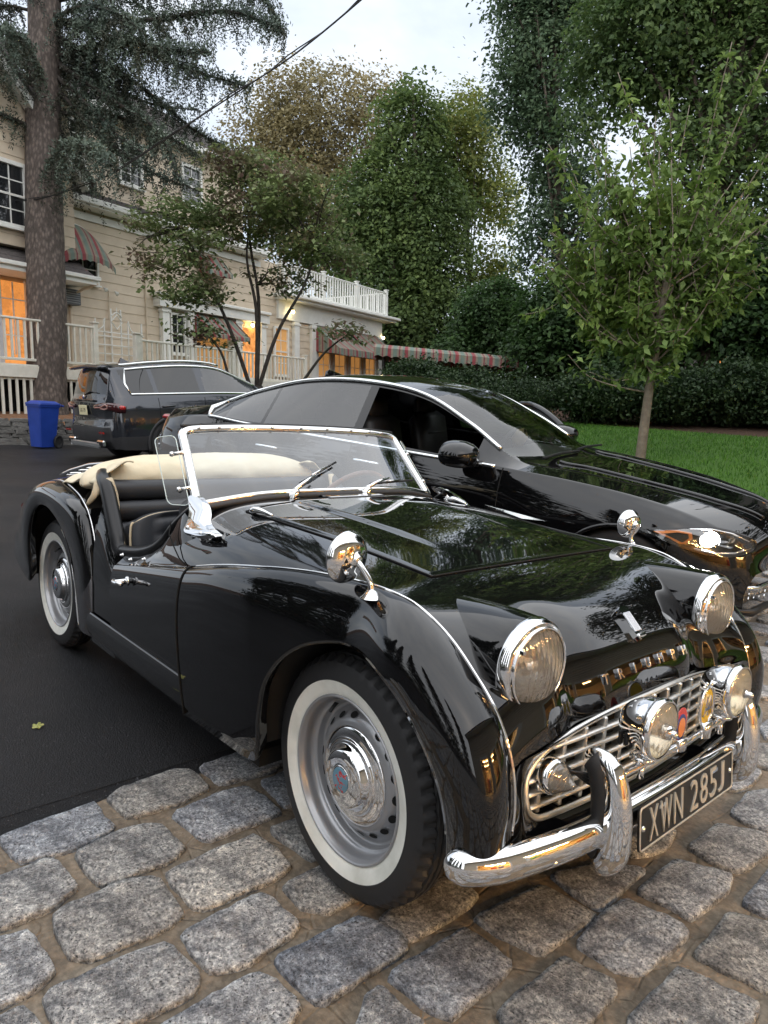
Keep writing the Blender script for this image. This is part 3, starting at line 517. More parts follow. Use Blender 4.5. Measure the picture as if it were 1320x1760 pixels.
plo = MB().prism(rrect(pw, ph, .010), 0, -.002, .002).build('number_plate', PLATEBLK, car, loc=(plx, 0, .338), rot=(0, -ptilt, 0))
MB().tube([(.0032, y, z) for y, z in rrect(pw-.003, ph-.003, .009)], .0022, 6, closed=True).build('plate_border', PLATESIL, plo, True)
xs = -.205
for ch, w in (('X', .052), ('W', .064), ('N', .056), (' ', .028), ('2', .052), ('8', .052), ('5', .052), ('J', .044)):
    if ch != ' ':
        me = text_mesh(ch, .105, .003, PLATESIL); co = np.array([v.co[:] for v in me.vertices]); lo, hi = co.min(0), co.max(0)
        k = np.array([(w-.012)/(hi[0]-lo[0]), .076/(hi[1]-lo[1]), 1]); c0 = (lo+hi)/2
        co = (co-c0)*k
        # embolden the strokes a little by a thin outline ring is not needed: scale already fills the plate
        W3 = np.c_[co[:, 2]+.0035, xs+w/2+co[:, 0], co[:, 1]]
        me.vertices.foreach_set('co', W3.ravel()); me.update(); link('plate_letter', me, plo)
    xs += w
for y in (-.226, .226): MB().lathe([(0, .005), (.005, .004), (.007, 0)], 14, Z2X, (.003, y, 0)).build('plate_bolt', CHROME, plo, True)
for y in (-.14, .14): MB().box((.565, y, .362), (.04, .03, .012)).build('plate_bracket', CHROME, car)
# ---------------------------------------------------------------- badge bar with fog and spot lamps and two club badges
bar = MB().tube([(.50, -.335, .468), (.535, -.325, .470), (.553, -.29, .470), (.560, 0, .470), (.553, .29, .470), (.535, .325, .470), (.50, .335, .468)], .0085, 12).build('badge_bar', CHROME, car, True)
def lamp(y, z, x, r, lens, name):
    bowl = [(r*.0, -.085), (r*.35, -.080), (r*.68, -.062), (r*.92, -.030), (r*1.0, -.004), (r*1.05, .0), (r*1.055, .010), (r*1.0, .016), (r*.95, .017)]
    l = MB().lathe(crom(np.array(bowl), 28), 48, Z2X, (x, y, z)).build(name, CHROME, car, True)
    MB().lathe([(0, -.055), (r*.4, -.045), (r*.75, -.02), (r*.96, .010)], 40, Z2X, (x, y, z)).build('reflector_bowl', REFLECTOR, l, True)
    MB().lathe([(0, .030), (r*.3, .0285), (r*.6, .025), (r*.85, .019), (r*.96, .013)], 40, Z2X, (x, y, z)).build('lens', lens, l, True)
    MB().lathe([(0, .048), (.006, .046), (.009, .040), (.007, .033), (.011, .030), (.012, .020)], 18, Z2X, (x, y, z)).build('lens_stud', CHROME, l, True)
    MB().tube([(x-.02, y, z-r*.95), (x-.022, y, z-r-.018), (x-.028, y, .462)], [.016, .012, .012], 10).lathe([(0, 0), (.028, 0), (.028, .007), (.018, .014), (0, .014)], 20, None, (x-.026, y, .478)).lathe([(0, -.03), (.009, -.03), (.009, .0), (0, .0)], 6, None, (x-.026, y, .462)).build('stem', CHROME, l, True)
    for k in range(4): MB().box((x-.055+k*.012, y-r*.80+k*.004, z-r*.42), (.006, .012, .03)).build('cooling_slot', PLASTIC, l)
    return l
fog1 = lamp(-.190, .562, .575, .067, LENS, 'spot_lamp'); fog2 = lamp(.215, .560, .578, .067, LENS2, 'fog_lamp')
MB().lathe([(0, .045), (.016, .04), (.02, .0), (.017, -.03)], 18, Z2X, (.568, -.190, .562)).build('bulb_shield', CHROME, fog1, True)
YELLOW = mat('badge_yellow', (0.78, 0.55, 0.02), 0.25, coat=.6); REDB = mat('badge_red', (0.55, 0.04, 0.03), 0.25, coat=.6); BLUEB = mat('badge_blue', (0.03, 0.05, 0.25), 0.25, coat=.6); ORANGEB = mat('badge_orange', (0.75, 0.25, 0.05), 0.3, coat=.6)
bd = MB().tube([(.566, .098, .46), (.566, .098, .50)], .012, 8, flat=2.0).build('club_badge', CHROME, car, True)
ring = [(.560, .098+.036*math.cos(t), .538+.050*math.sin(t)) for t in np.linspace(0, 2*PI, 33)[:-1]]
MB().tube(ring, .0042, 8, closed=True).build('badge_ring', CHROME, bd, True)
MB().prism([(.098+.034*math.cos(t), .538+.048*math.sin(t)) for t in np.linspace(0, 2*PI, 25)[:-1]], 0, .558, .560).build('badge_face', YELLOW, bd)
me = text_mesh('A', .07, .004, CHROME); co = np.array([v.co[:] for v in me.vertices])
for dy in (-.010, .010):
    m2 = me.copy(); W3 = np.c_[co[:, 2]+.563, .098+dy+co[:, 0]*.62, .538+co[:, 1]*1.05]; m2.vertices.foreach_set('co', W3.ravel()); m2.update(); link('badge_letter', m2, bd)
wing = MB()
for s in (-1, 1):
    for k in range(3): wing.tube([(.560, .098+s*.004, .590), (.560, .098+s*(.016+.008*k), .602-.004*k)], .0035, 6)
wing.build('badge_wings', CHROME, bd, True)
b2 = MB().tube([(.566, -.035, .462), (.566, -.035, .49)], .010, 8, flat=2).build('club_badge', CHROME, car, True)
for r0, mm, dx in ((.036, REDB, 0), (.029, BLUEB, .0015), (.021, ORANGEB, .003)):
    MB().prism([(-.035+r0*.8*math.cos(t), .525+r0*1.15*math.sin(t)+(0 if r0 > .03 else -.008)) for t in np.linspace(0, 2*PI, 25)[:-1]], 0, .558, .560+dx).build('badge_enamel', mm, b2)
wires = MB()
for k in range(4): wires.tube(crom([(.47, -.38, .475+.004*k), (.52, -.335+.004*k, .470-.01*k), (.545, -.29, .455+.004*k), (.55, -.21, .452)], 14), .003, 6)
wires.build('lamp_wiring', PLASTIC, car, True)
# ---------------------------------------------------------------- bonnet badge, letters
sh = MB(); p0 = np.array((.352, 0, .748)); p1 = np.array((.408, 0, .693)); ax = (p1-p0)/np.linalg.norm(p1-p0); nn = np.array((-ax[2], 0, ax[0])); nn = nn if nn[0] > 0 else -nn
Rb = np.array([ax, [0, 1, 0], nn]).T
shield = [(-.046, -.012), (-.040, -.022), (-.030, -.020), (.02, -.022), (.040, -.018), (.050, -.008), (.050, .008), (.040, .018), (.02, .022), (-.030, .020), (-.040, .022), (-.046, .012)]
bdg = MB().prism(shield, 2, -.004, .012, Rb, (p0+p1)/2).build('bonnet_badge', CHROME, car)
ENAM = mat('badge_enamel_blue', (0.02, 0.05, 0.14), 0.2, coat=.8)
for k in range(7): MB().bevbox((p0+p1)/2+Rb@np.array((.0, -.0135+.0045*k, .0125)), (.055, .0022, .003), .0006, Rb).build('badge_rib', CHROME, bdg)
MB().box((p0+p1)/2+Rb@np.array((.0, 0, .0121)), (.056, .030, .0012), Rb).build('badge_enamel', ENAM, bdg)
MB().bevbox((p0+p1)/2+Rb@np.array((.040, 0, .014)), (.010, .034, .006), .002, Rb).build('badge_bar', CHROME, bdg)
for k, ch in enumerate('TRIUMPH'):
    y = -.195+.065*k; me = text_mesh(ch, .034, .007, CHROME, bevel=.0006); co = np.array([v.co[:] for v in me.vertices]); co[:, 0] -= (co[:, 0].min()+co[:, 0].max())/2; co[:, 1] -= (co[:, 1].min()+co[:, 1].max())/2
    # find skin at z ~ .63
    col_ = NG[:, int(np.argmin(np.abs(NG[NS-20, :, 1]-y)))]; i = int(np.argmin(np.abs(col_[:, 2]-.632))); t = col_[i-2]-col_[i+2]; t /= np.linalg.norm(t); n_ = np.array((t[2], 0, -t[0])); n_ = n_ if n_[0] > 0 else -n_
    W3 = col_[i]+co[:, :1]*1.15*np.array((0, 1, 0))+co[:, 1:2]*t+(co[:, 2:3]+.003)*n_
    W3[:, 1] += y-col_[i][1]
    me.vertices.foreach_set('co', W3.ravel()); me.update(); link('nose_letter', me, car)
cap = surf(.16, .43)
# ---------------------------------------------------------------- doors, sills, scuttle sides
def door(mir):
    d = None
    xs_ = np.linspace(-.75, -1.375, 33); G = []
    for x in xs_:
        t = (x+.75)/(-.625); yb = .655+.006*t; zb = .707-.122*t
        sh_ = .05*(1-t)**1.1+.006
        G.append(bez((x, yb, zb), (x, yb+sh_, zb-.004), (x, .700, .50), (x, .674, .342), 20))
    G = np.array(G)
    if mir: G = mirror_y(G)
    V, F = gridvf(skirt_rows(G)); F = [f[::-1] for f in F] if not mir else F
    return link('door', mesh('door', V, F, PAINT, True), car)
def skirt_rows(G):
    s = 1 if G[0, 0, 1] > 0 else -1
    lo = G[:, -1:].copy(); lo[:, :, 1] -= s*.012; hi = G[:, :1].copy(); hi[:, :, 1] -= s*.01
    return np.concatenate([hi, G, lo], 1)
DTOP = [(-.86, .885), (-.90, .862), (-.95, .826), (-1.0, .785), (-1.06, .735), (-1.14, .692), (-1.24, .660), (-1.34, .640), (-1.44, .627)]
dtx = [p[0] for p in DTOP][::-1]; dtz = [p[1] for p in DTOP][::-1]
doors = []
for mir in (True, False):
    d = door(mir); doors.append(d); sg = -1 if mir else 1
    G = []
    for x in np.linspace(-.80, -1.375, 25):
        t = (x+.75)/(-.625); yb = .655+.006*t; zb = .707-.122*t; zt = np.interp(x, dtx, dtz)-.01
        zt = min(zt, np.interp(x, [-.9, -.8], [.86, .80]))
        G.append(bez((x, yb-.002, zb), (x, yb-.018, zb+.012), (x, .637, zb+.4*(zt-zb)), (x, .612, zt), 10))
    G = np.array(G); G = mirror_y(G) if mir else G
    V, F = gridvf(G); up_ = link('upper_skin', mesh('u', V, F if not mir else [f[::-1] for f in F], PAINT, True), d)
    # padded rail on the door top
    P = crom([(x, sg*(.607 if x < -1 else .607-.02*(x+1)/.14), z) for x, z in DTOP], 50); 
    MB().tube(P, np.linspace(.010, .021, 50), 12).build('padded_rail', TRIMBLK, d, True)
    MB().tube([(-.965, sg*.628, .815), (-.95, sg*.641, .775), (-.90, sg*.648, .745), (-.845, sg*.654, .715), (-.79, sg*.657, .703)], .0022, 6).build('shut_line', DARK, d, True)
    # shut lines
    MB().tube([(-.7475, sg*(p[1]-.002 if False else p[1]), p[2]) for p in bez((0, .655, .705), (0, .7, .70), (0, .700, .50), (0, .674, .30), 16)], .0028, 6).build('shut_line', DARK, d, True)
    P = FG[0][:22].copy(); P[:, 0] -= .0025; P[:, 1] += .0012; P = mirror_y(P) if mir else P; MB().tube(P, .0032, 6).build('shut_line', DARK, d, True)
    # handle
    hd = MB().tube(crom([(-1.13, sg*.728, .572), (-1.15, sg*.738, .572), (-1.18, sg*.738, .570), (-1.205, sg*.728, .570)], 10), [.007, .009, .009, .008, .008, .008, .009, .010, .010, .007], 10)
    hd.tube([(-1.17, sg*.68, .572), (-1.17, sg*.738, .571)], .010, 10); hd.lathe([(0, 0), (.018, 0), (.014, .008), (0, .010)], 16, Z2Y if sg > 0 else Z2NY, (-1.17, sg*.692, .572))
    hd.build('door_handle', CHROME, d, True)
    for x, z in ((-1.33, .632), (-1.25, .63), (-1.13, .655)): MB().lathe([(0, .012), (.004, .010), (.005, .004), (.008, 0)], 10, Z2Y if sg > 0 else Z2NY, (x, sg*.648, z)).build('fastener', CHROME, d, True)
    # sill under the door
    G = []
    for x in np.linspace(-.742, -1.64, 12): G.append(bez((x, sg*.668, .338), (x, sg*.690, .30), (x, sg*.680, .24), (x, sg*.640, .205), 8))
    V, F = gridvf(np.array(G)); link('sill', mesh('sill', V, F if mir else [f[::-1] for f in F], PAINT, True), car)
    # post behind the door and body side
    G = []
    for x in np.linspace(-1.378, -1.63, 8):
        zt = np.interp(x, [-1.63, -1.55, -1.45, -1.378], [.80, .75, .64, .60]); G.append(bez((x, sg*.600, zt), (x, sg*.655, zt-.08), (x, sg*.668, .46), (x, sg*.658, .21), 14))
    V, F = gridvf(np.array(G)); link('quarter_panel', mesh('q', V, F if mir else [f[::-1] for f in F], PAINT, True), car)
    P = crom([(-1.43, sg*.606, .612), (-1.468, sg*.606, .628), (-1.50, sg*.604, .67), (-1.57, sg*.598, .755), (-1.66, sg*.588, .850), (-1.72, sg*.578, .875), (-1.80, sg*.55, .885)], 30)
    MB().tube(P, np.interp(np.linspace(0, 1, 30), [0, .12, .3, 1], [.022, .026, .030, .030]), 12).build('cockpit_roll', TRIMBLK, car, True)
    MB().tube(np.array(P)[4:24]+(.028, -sg*.012, -.004), .004, 6).build('cockpit_piping', PIPING, car, True)
    # stone guard on the fender front
    G = []
    for j in range(15):
        cv_ = RG[:40, j]; zt = .545-.17*(j/14.0)**.8-.02*math.sin(PI*j/14); zs_ = np.linspace(cv_[0][2], zt, 14); k_ = int(np.argmax(cv_[:, 2])); G.append(np.array([[np.interp(z, cv_[:k_+1, 2], cv_[:k_+1, c_]) for c_ in (0, 1)]+[z] for z in zs_]))
    G = np.array(G).transpose(1, 0, 2); G[:, :, 0] += .004; G[:, :, 1] += .004
    G = G if not mir else mirror_y(G)
    V, F = gridvf(G); sgd = link('stone_guard', mesh('sg', V, F if not mir else [f[::-1] for f in F], mat('guard_metal', (.16, .16, .17), .22, metal=.8), True), car)
# ---------------------------------------------------------------- rear deck
RC = np.array([(-1.80, .862), (-1.95, .865), (-2.15, .862), (-2.4, .838), (-2.6, .802), (-2.8, .748), (-2.95, .688), (-3.07, .61), (-3.13, .52), (-3.14, .40), (-3.10, .28)])
RBD = np.array([(-1.63, .626, .60), (-1.74, .626, .72), (-1.86, .619, .775), (-2.02, .603, .803), (-2.24, .583, .812), (-2.42, .570, .790), (-2.58, .560, .750), (-2.72, .551, .695), (-2.84, .543, .62), (-2.93, .538, .52), (-2.97, .53, .30)])
rc = crom(RC, 61); rb = crom(RBD, 61); G = np.zeros((61, 49, 3)); s_ = np.linspace(-1, 1, 49)
for i in range(61):
    g = (1-np.abs(s_)**3.2)**.6; G[i, :, 1] = s_*rb[i][1]; G[i, :, 0] = rb[i][0]+(rc[i][0]-rb[i][0])*g; G[i, :, 2] = rb[i][2]+(rc[i][1]-rb[i][2])*g
V, F = gridvf(G); link('rear_deck', mesh('deck', V, [f[::-1] for f in F], PAINT, True), car)
for s in (-1, 1):
    tl = MB().lathe([(0, .014), (.012, .011), (.018, .004), (.02, 0)], 20, -Z2X, (-2.895, s*.575, .60)).build('tail_light', mat('red_lens', (.35, .01, .01), .15, coat=1), car, True)
    # bits of skin inside the arches
    for X in (0.05, -2.2):
        arc = [(X+.36*math.cos(t), .33+.36*math.sin(t)) for t in np.linspace(-.1, PI+.1, 24)]
        V = np.array([(x, s*y, z) for x, z in arc for y in (.36, .655)]); F = [(2*i, 2*i+1, 2*i+3, 2*i+2) for i in range(23)]
        link('inner_arch', mesh('ia', V, F, DARK, True), car)
        MB().prism([(x, z) for x, z in arc], 1, s*.35, s*.36).build('inner_wall', DARK, car)
MB().box((-1.15, 0, .21), (1.55, 1.24, .05)).box((-2.75, 0, .3), (.5, .95, .1)).box((.1, 0, .26), (.6, .7, .06)).box((-1.05, 0, .45), (.03, 1.2, .42)).build('floor_pan', DARK, car)
# ---------------------------------------------------------------- luggage rack on the boot
rz_ = lambda x: np.interp(x, [-3.12, -2.9, -2.6, -2.3], [.735, .792, .852, .888])
rack = MB().tube([(-3.08, -.33, rz_(-3.08)), (-3.08, .33, rz_(-3.08))], .011, 8).build('luggage_rack', CHROME, car, True)
for y in (-.33, .33): MB().tube([(x, y, rz_(x)) for x in np.linspace(-2.32, -3.08, 14)], .011, 8).build('rack_rail', CHROME, rack, True)
for x in np.linspace(-2.36, -2.98, 6): MB().bevbox((x, 0, rz_(x)), (.042, .66, .012), .004, Ry(.22)).build('rack_slat', CHROME, rack)
for x in (-2.4, -2.95):
    for y in (-.25, .25): MB().tube([(x, y, rz_(x)), (x, y, rz_(x)-.07)], .009, 6).build('rack_foot', CHROME, rack)
# ---------------------------------------------------------------- folded hood under its cream cover
hs = []
for y in .625*np.sin(np.linspace(-PI/2, PI/2, 101)):
    e = max(0.0, 1-(abs(y)/.6251)**3.2)**.5; w = .17*e+.004; h = .085*e+.002; dz = .012*math.sin(y*5)*.4
    cx, cz = -1.90+.05*(1-e), .885+dz-.05*(1-e)
    ringp = []
    for t in np.linspace(0, 2*PI, 49)[:-1]:
        fold = lambda q: (1-abs(math.sin(q)))**2
        r = 1+.018*math.sin(3*t+y*7)+.01*math.sin(5*t-y*17)+.028*fold(2.0*t+5.3*y)+.022*fold(3.1*t-8.7*y+1)+.016*fold(1.2*t+17*y)
        ringp.append((cx+w*math.cos(t)*r, y, cz+h*math.sin(t)*r))
    hs.append(ringp)
V, F = gridvf(np.array(hs).transpose(1, 0, 2), closed_u=True); mb = MB(); mb.add(V, F); hood = mb.build('hood_cover', CANVAS, car, True)
for s in (-1, 1):     # the cover's corner flap over the body
    G = []
    for u in np.linspace(0, 1, 22):
        row = []
        for v in np.linspace(0, 1, 16):
            x = -1.70-.46*u-.03*v; y = s*(.46+.145*v); z = .945-.10*u**1.6-(.045+.055*(1-u))*v**1.8+.006*math.sin(u*14+v*2)+.005*math.sin(v*9-u*5); row.append((x, y, z))
        G.append(row)
    mb = MB(); V, F = gridvf(np.array(G)); mb.add(V, F); fo_ = mb.build('cover_flap', CANVAS, hood, True, fix=False); sm = fo_.modifiers.new('thick', 'SOLIDIFY'); sm.thickness = .006
    MB().tube(crom([(-1.72, s*.598, .862), (-1.70, s*.622, .815), (-1.745, s*.640, .765)], 8), [.010, .009, .008, .008, .007, .006, .005, .003], 8, flat=2.2).build('cover_strap', PIPING, hood, True)
    MB().tube(crom([(-1.665, s*.575, .885), (-1.625, s*.566, .81), (-1.60, s*.566, .74)], 8), [.008, .009, .009, .009, .008, .008, .007, .004], 8, flat=2.0).build('cover_strap', PIPING, hood, True)
    MB().lathe([(0, .006), (.008, .005), (.010, 0)], 12, None, (-1.86, s*.585, .862)).build('cover_stud', CHROME, hood, True)
# rear bulkhead trim
for k, (z0, z1, x) in enumerate(((.36, .60, -1.60), (.60, .70, -1.63), (.70, .785, -1.66), (.785, .87, -1.69))):
    MB().bevbox((x-.04, 0, (z0+z1)/2), (.10, 1.16, z1-z0-.004), .018).build('rear_trim', LEATHER, car, True)
# ---------------------------------------------------------------- seats
def seat(yc):
    st = None
    def pad(w, d, h, rows, name, par):
        G = []
        for u in np.linspace(-1, 1, 29):
            row = []
            for v in np.linspace(0, 1, 41):
                prof = math.sqrt(max(0, 1-abs(u)**4)); hh = h*(1-.16*(2*v-1)**4)
                fl = .020*abs(math.sin(v*rows*PI))**.45*(1 if abs(u) < .62 else 0)
                row.append((u*w*(1-.25*max(0, v-.6)**2*2.2), v*hh*(1-.10*u**4), d*(prof*.75+.25)*(1 if 0 < v < 1 else .55)+fl))
            G.append(row)
        return np.array(G)
    G = pad(.25, .07, .48, 6, 'b', None)       # backrest: x across, y up, z forward
    tilt = .22; c, s = math.cos(tilt), math.sin(tilt)
    def T(G): X = -1.44+G[..., 2]*c-G[..., 1]*s; Z = .355+G[..., 1]*c+G[..., 2]*s; return np.stack([X, yc+G[..., 0], Z], -1)
    V, F = gridvf(T(G)); mb = MB(); mb.add(V, F); Gb = G.copy(); Gb[..., 2] = -.03*np.ones_like(Gb[..., 2]); Vb, Fb = gridvf(T(Gb)); mb.add(Vb, [f[::-1] for f in Fb])
    edge = [(0, j) for j in range(41)]+[(i, 40) for i in range(29)]+[(28, j) for j in range(40, -1, -1)]
    A = T(G); B = T(Gb); E0 = np.array([[A[i, j], (A[i, j]+B[i, j])/2+np.array([0, (.012 if i == 28 else -.012 if i == 0 else 0), .012 if j == 40 else 0]), B[i, j]] for i, j in edge]); V, F = gridvf(E0); mb.add(V, F)
    bk = mb.build('seat', LEATHER, car, True)
    pe = np.array([A[i, j] for i, j in edge]); MB().tube(pe+(.006, 0, .004), .0048, 8).build('piping', PIPING, bk, True)
    cu = MB(); G = pad(.25, .08, .45, 5, 'c', None); X = -1.44+G[..., 1]; Z = .28+G[..., 2]; V, F = gridvf(np.stack([X, yc+G[..., 0], Z], -1)); cu.add(V, F); cu.box((-1.22, yc, .26), (.46, .48, .1)); cu.build('cushion', LEATHER, bk, True)
for yc in (-.31, .31): seat(yc)
# steering wheel
WOOD = mat('wood_rim', (.20, .07, .025), .3, coat=.6)
sw = MB(); ct = np.array((-1.17, .31, .78)); Rs = Ry(-1.05)
sw.tube([ct+Rs@np.array((.205*math.cos(t), .205*math.sin(t), 0)) for t in np.linspace(0, 2*PI, 49)[:-1]], .012, 8, closed=True); swo = sw.build('steering_wheel', WOOD, car, True)
for k in range(4): MB().tube([ct, ct+Rs@np.array((.2*math.cos(k*PI/2+.6), .2*math.sin(k*PI/2+.6), 0))], .006, 6).build('spoke', CHROME, swo)
MB().lathe([(0, .02), (.03, .015), (.04, 0)], 16, Rs, ct).tube([ct, ct+Rs@np.array((0, 0, -.3))], .018, 8).build('hub', PLASTIC, swo)
MB().bevbox((-1.0, 0, .80), (.05, 1.16, .17), .02).build('dashboard', LEATHER, car)
# ---------------------------------------------------------------- windscreen
WT = np.array([(-1.140, .530, 1.118), (-1.100, .30, 1.137), (-1.085, 0, 1.142)]); 
def wline(a, n=41):
    P = np.array([(p[0], -p[1], p[2]) for p in a]+[tuple(p) for p in a[-2::-1]]); return crom(P, n)
wt = wline([(-1.140, .512, 1.118), (-1.108, .32, 1.130), (-1.092, 0, 1.135)]); wb = wline([(-.925, .552, .872), (-.865, .34, .907), (-.838, 0, .915)])
ws = thing('w', 'w', 'w'); bpy.data.objects.remove(ws)
fr = MB(); loop = [wb[0]*(1-t)+wt[0]*t for t in np.linspace(0, 1, 14)]; loop = np.array(loop)
top = wt.copy(); corner = lambda a, b, c: list(bez(a, a*.4+b*.6, b*.6+c*.4, c, 6))
L = [tuple(p) for p in loop[:-2]]+corner(loop[-2], wt[0], wt[3])+[tuple(p) for p in wt[4:-4]]+corner(wt[-4], wt[-1], mirror_y(loop)[-2])+[tuple(p) for p in mirror_y(loop)[:-2][::-1]]
Nw = np.array((.75, 0, .66))
fr.tube(np.array(L), .0125, 10, flat=1.35); fr.tube(np.array(L)+np.array((-.006, 0, .006)), .0105, 8, flat=1.0)
fr.tube(wb+np.array((0, 0, .004)), .011, 10)
frame = fr.build('windscreen', CHROME, car, True)
G = np.array([[wb[j]*(1-t)+wt[j]*t for j in range(41)] for t in np.linspace(0, 1, 12)])
V, F = gridvf(G); link('glass', mesh('g', V, F, glass_mat('windscreen_glass', (.80, .86, .91), .07, k=1.5), True), frame)
MB().tube(wt+np.array((-.008, 0, .013)), .006, 8, flat=1.6).build('top_seal', RUBBER, frame, True)
MB().tube(wb+np.array((.012, 0, -.010)), .012, 10, flat=1.3).build('base_seal', mat('seal_rubber', (.03, .027, .026), .55), frame, True)
wbl = wb+np.array((.03, 0, -.022)); 
for j in range(3, 38, 4): MB().lathe([(0, .007), (.004, .006), (.006, .002), (.006, 0)], 10, Ry(.7), wt[j]+np.array((.012, 0, .004))).build('stud', CHROME, frame, True)
for s in (-1, 1):      # cast stanchion and foot
    a = mirror_y(loop) if s > 0 else loop
    out = crom(np.array([(-.925, .905), (-.868, .862), (-.842, .838), (-.824, .804), (-.76, .800), (-.685, .806), (-.634, .822), (-.690, .834), (-.735, .848), (-.758, .870), (-.80, .893), (-.875, .910)]), 60, closed=True)
    yy = lambda x, z: .565+(.902-z)*.60
    W0 = np.array([(x, s*(yy(x, z)+.004), z) for x, z in out]); W1 = np.array([(x, s*(yy(x, z)+.022), z) for x, z in out]); cx = out.mean(0); W2 = np.array([((x-cx[0])*.82+cx[0], s*(yy(x, z)+.030), (z-cx[1])*.82+cx[1]) for x, z in out]); k = len(out)
    st = MB().add(np.vstack([W0, W1, W2]), [(i, (i+1) % k, k+(i+1) % k, k+i) for i in range(k)]+[(k+i, k+(i+1) % k, 2*k+(i+1) % k, 2*k+i) for i in range(k)]+[tuple(range(2*k, 3*k))]).build('stanchion', CHROME, frame); auto(st, 50)
    for x, z in ((-.805, .822), (-.715, .818)): MB().lathe([(0, .007), (.005, .006), (.008, 0)], 12, Z2Y if s > 0 else Z2NY, (x, s*.645, z)).build('foot_bolt', CHROME, frame, True)
    # wind deflector
    quad = [(-1.122, .545, 1.098), (-1.165, .604, 1.085), (-1.008, .620, .868), (-.930, .578, .872)]; qq = np.array([(p[0], s*p[1], p[2]) for p in quad]); rr_ = []
    for k in range(4):
        p, pn, pp = qq[k], qq[(k+1) % 4], qq[k-1]; d1 = (pp-p)/np.linalg.norm(pp-p); d2 = (pn-p)/np.linalg.norm(pn-p); c_ = .022; rr_ += list(bez(p+d1*c_, p+d1*c_*.4, p+d2*c_*.4, p+d2*c_, 6))
    Q = np.array(rr_); me = mesh('defl', Q, [tuple(range(len(Q)))], glass_mat('deflector_glass', (.93, .95, .94), .015, k=.6)); dfl = link('wind_deflector', me, car)
    MB().tube(Q, .0018, 6, closed=True).build('glass_edge', mat('glass_edge', (.62, .72, .70), .1, coat=1), dfl, True)
    for t in (.25, .75):
        p = qq[0]*(1-t)+qq[3]*t; MB().tube([p+(.012, -s*.012, 0), p+(-.012, s*.018, -.008)], .007, 8).lathe([(0, .010), (.008, .008), (.010, 0)], 10, Z2Y if s > 0 else Z2NY, p+np.array((-.012, s*.018, -.008))).build('deflector_clamp', CHROME, dfl, True)
# wipers
for base, elbow, b0, b1 in (((-.822, -.228, .906), (-.875, -.105, .966), (-.862, -.181, .944), (-.936, .035, 1.013)), ((-.815, .104, .906), (-.850, .240, .950), (-.850, .146, .935), (-.858, .384, .944))):
    base, elbow, b0, b1 = map(np.array, (base, elbow, b0, b1)); o_ = np.array((.010, 0, .011))
    wp = MB().lathe([(0, .030), (.010, .028), (.013, .012), (.020, .006), (.022, -.012)], 14, Ry(.5), base).tube(crom([base+(0, 0, .022), base*.6+elbow*.4+(.02, 0, .03), elbow+o_], 12), np.linspace(.0085, .0045, 12), 8).build('wiper', CHROME, car, True)
    MB().tube([b0+o_*.4, b1+o_*.4], .0042, 8).build('wiper_blade', RUBBER, wp, True); MB().tube([b0*.7+b1*.3+o_, b0*.35+b1*.65+o_], .0035, 6).build('blade_spine', CHROME, wp, True)
# scuttle vent, washer jet, hinges
sv = surf(-.80, 0.0)
v1 = MB().bevbox((-.775, 0, .905), (.075, .26, .010), .003).build('scuttle_vent', PAINT, car)
for s in (-1, 1):
    q = surf(-.66, s*.47); MB().tube(crom([q+(-.055, s*.004, .012), q+(-.02, 0, .018), q+(.05, -s*.01, .010)], 12), np.interp(np.linspace(0, 1, 12), [0, .3, 1], [.010, .013, .004]), 10).build('bonnet_hinge', CHROME, car, True)
# wing mirrors
for s in (-1, 1):
    if s < 0: q = np.array((.075, -.622, .798)); hp = np.array((.0, -.640, .882)); rad = 1.16
    else: q = np.array((.03, .615, .806)); hp = np.array((.005, .622, .886)); rad = .92
    i = int(np.argmin(np.abs(FG[:, 5, 0]-q[0]))); j = int(np.argmin(np.abs(FG[i, :, 1]-abs(q[1])))); q[2] = FG[i, j][2]+.001
    mr = MB().lathe([(0, .02), (.010, .018), (.017, .008), (.026, 0)], 20, None, q)
    mr.tube(crom([q+(0, 0, .008), q+(-.006, 0, .035), (q+hp)/2+(.014, 0, .022), hp+(.030, 0, .004)], 14), [.012]+[.0075]*12+[.010], 10)
    mo = mr.build('wing_mirror', CHROME, car, True); Rm_ = Rz(.12 if s < 0 else -.25)@Ry(.05)
    MB().lathe(crom(np.array([(0, .044), (.009, .043), (.013, .036), (.019, .031), (.034, .026), (.049, .013), (.054, .003), (.0545, -.002), (.052, -.006), (0, -.004)]), 40)*np.array((rad, 1.0)), 44, Rm_@Z2X, hp).build('mirror_shell', CHROME, mo, True)
# ---------------------------------------------------------------- wheels
def tyre_vf():
    pr_ = [(.205, .040), (.2075, .049), (.247, .0615), (.249, .0625), (.275, .0600), (.292, .054), (.302, .044), (.3075, .036), (.310, .030), (.304, .028), (.304, .025), (.311, .023), (.3115, .012), (.305, .010), (.305, .007), (.312, .005), (.312, 0)]
    pr_ = pr_+[(r, -h) for r, h in pr_[-2::-1]]; n = 200; V = []
    for i in range(n):
        t = 2*PI*i/n; sip = .008 if (i//2) % 2 else 0
        for j, (r, h) in enumerate(pr_):
            rr = r-(sip if abs(h) in (.044, .036, .030) else 0)-(.002 if (i % 4 == 1 and abs(h) in (.023, .012)) else 0)
            V.append((rr*math.cos(t), rr*math.sin(t), h))
    k = len(pr_); F = [(i*k+j, ((i+1) % n)*k+j, ((i+1) % n)*k+j+1, i*k+j+1) for i in range(n) for j in range(k-1)]
    return np.array(V), F
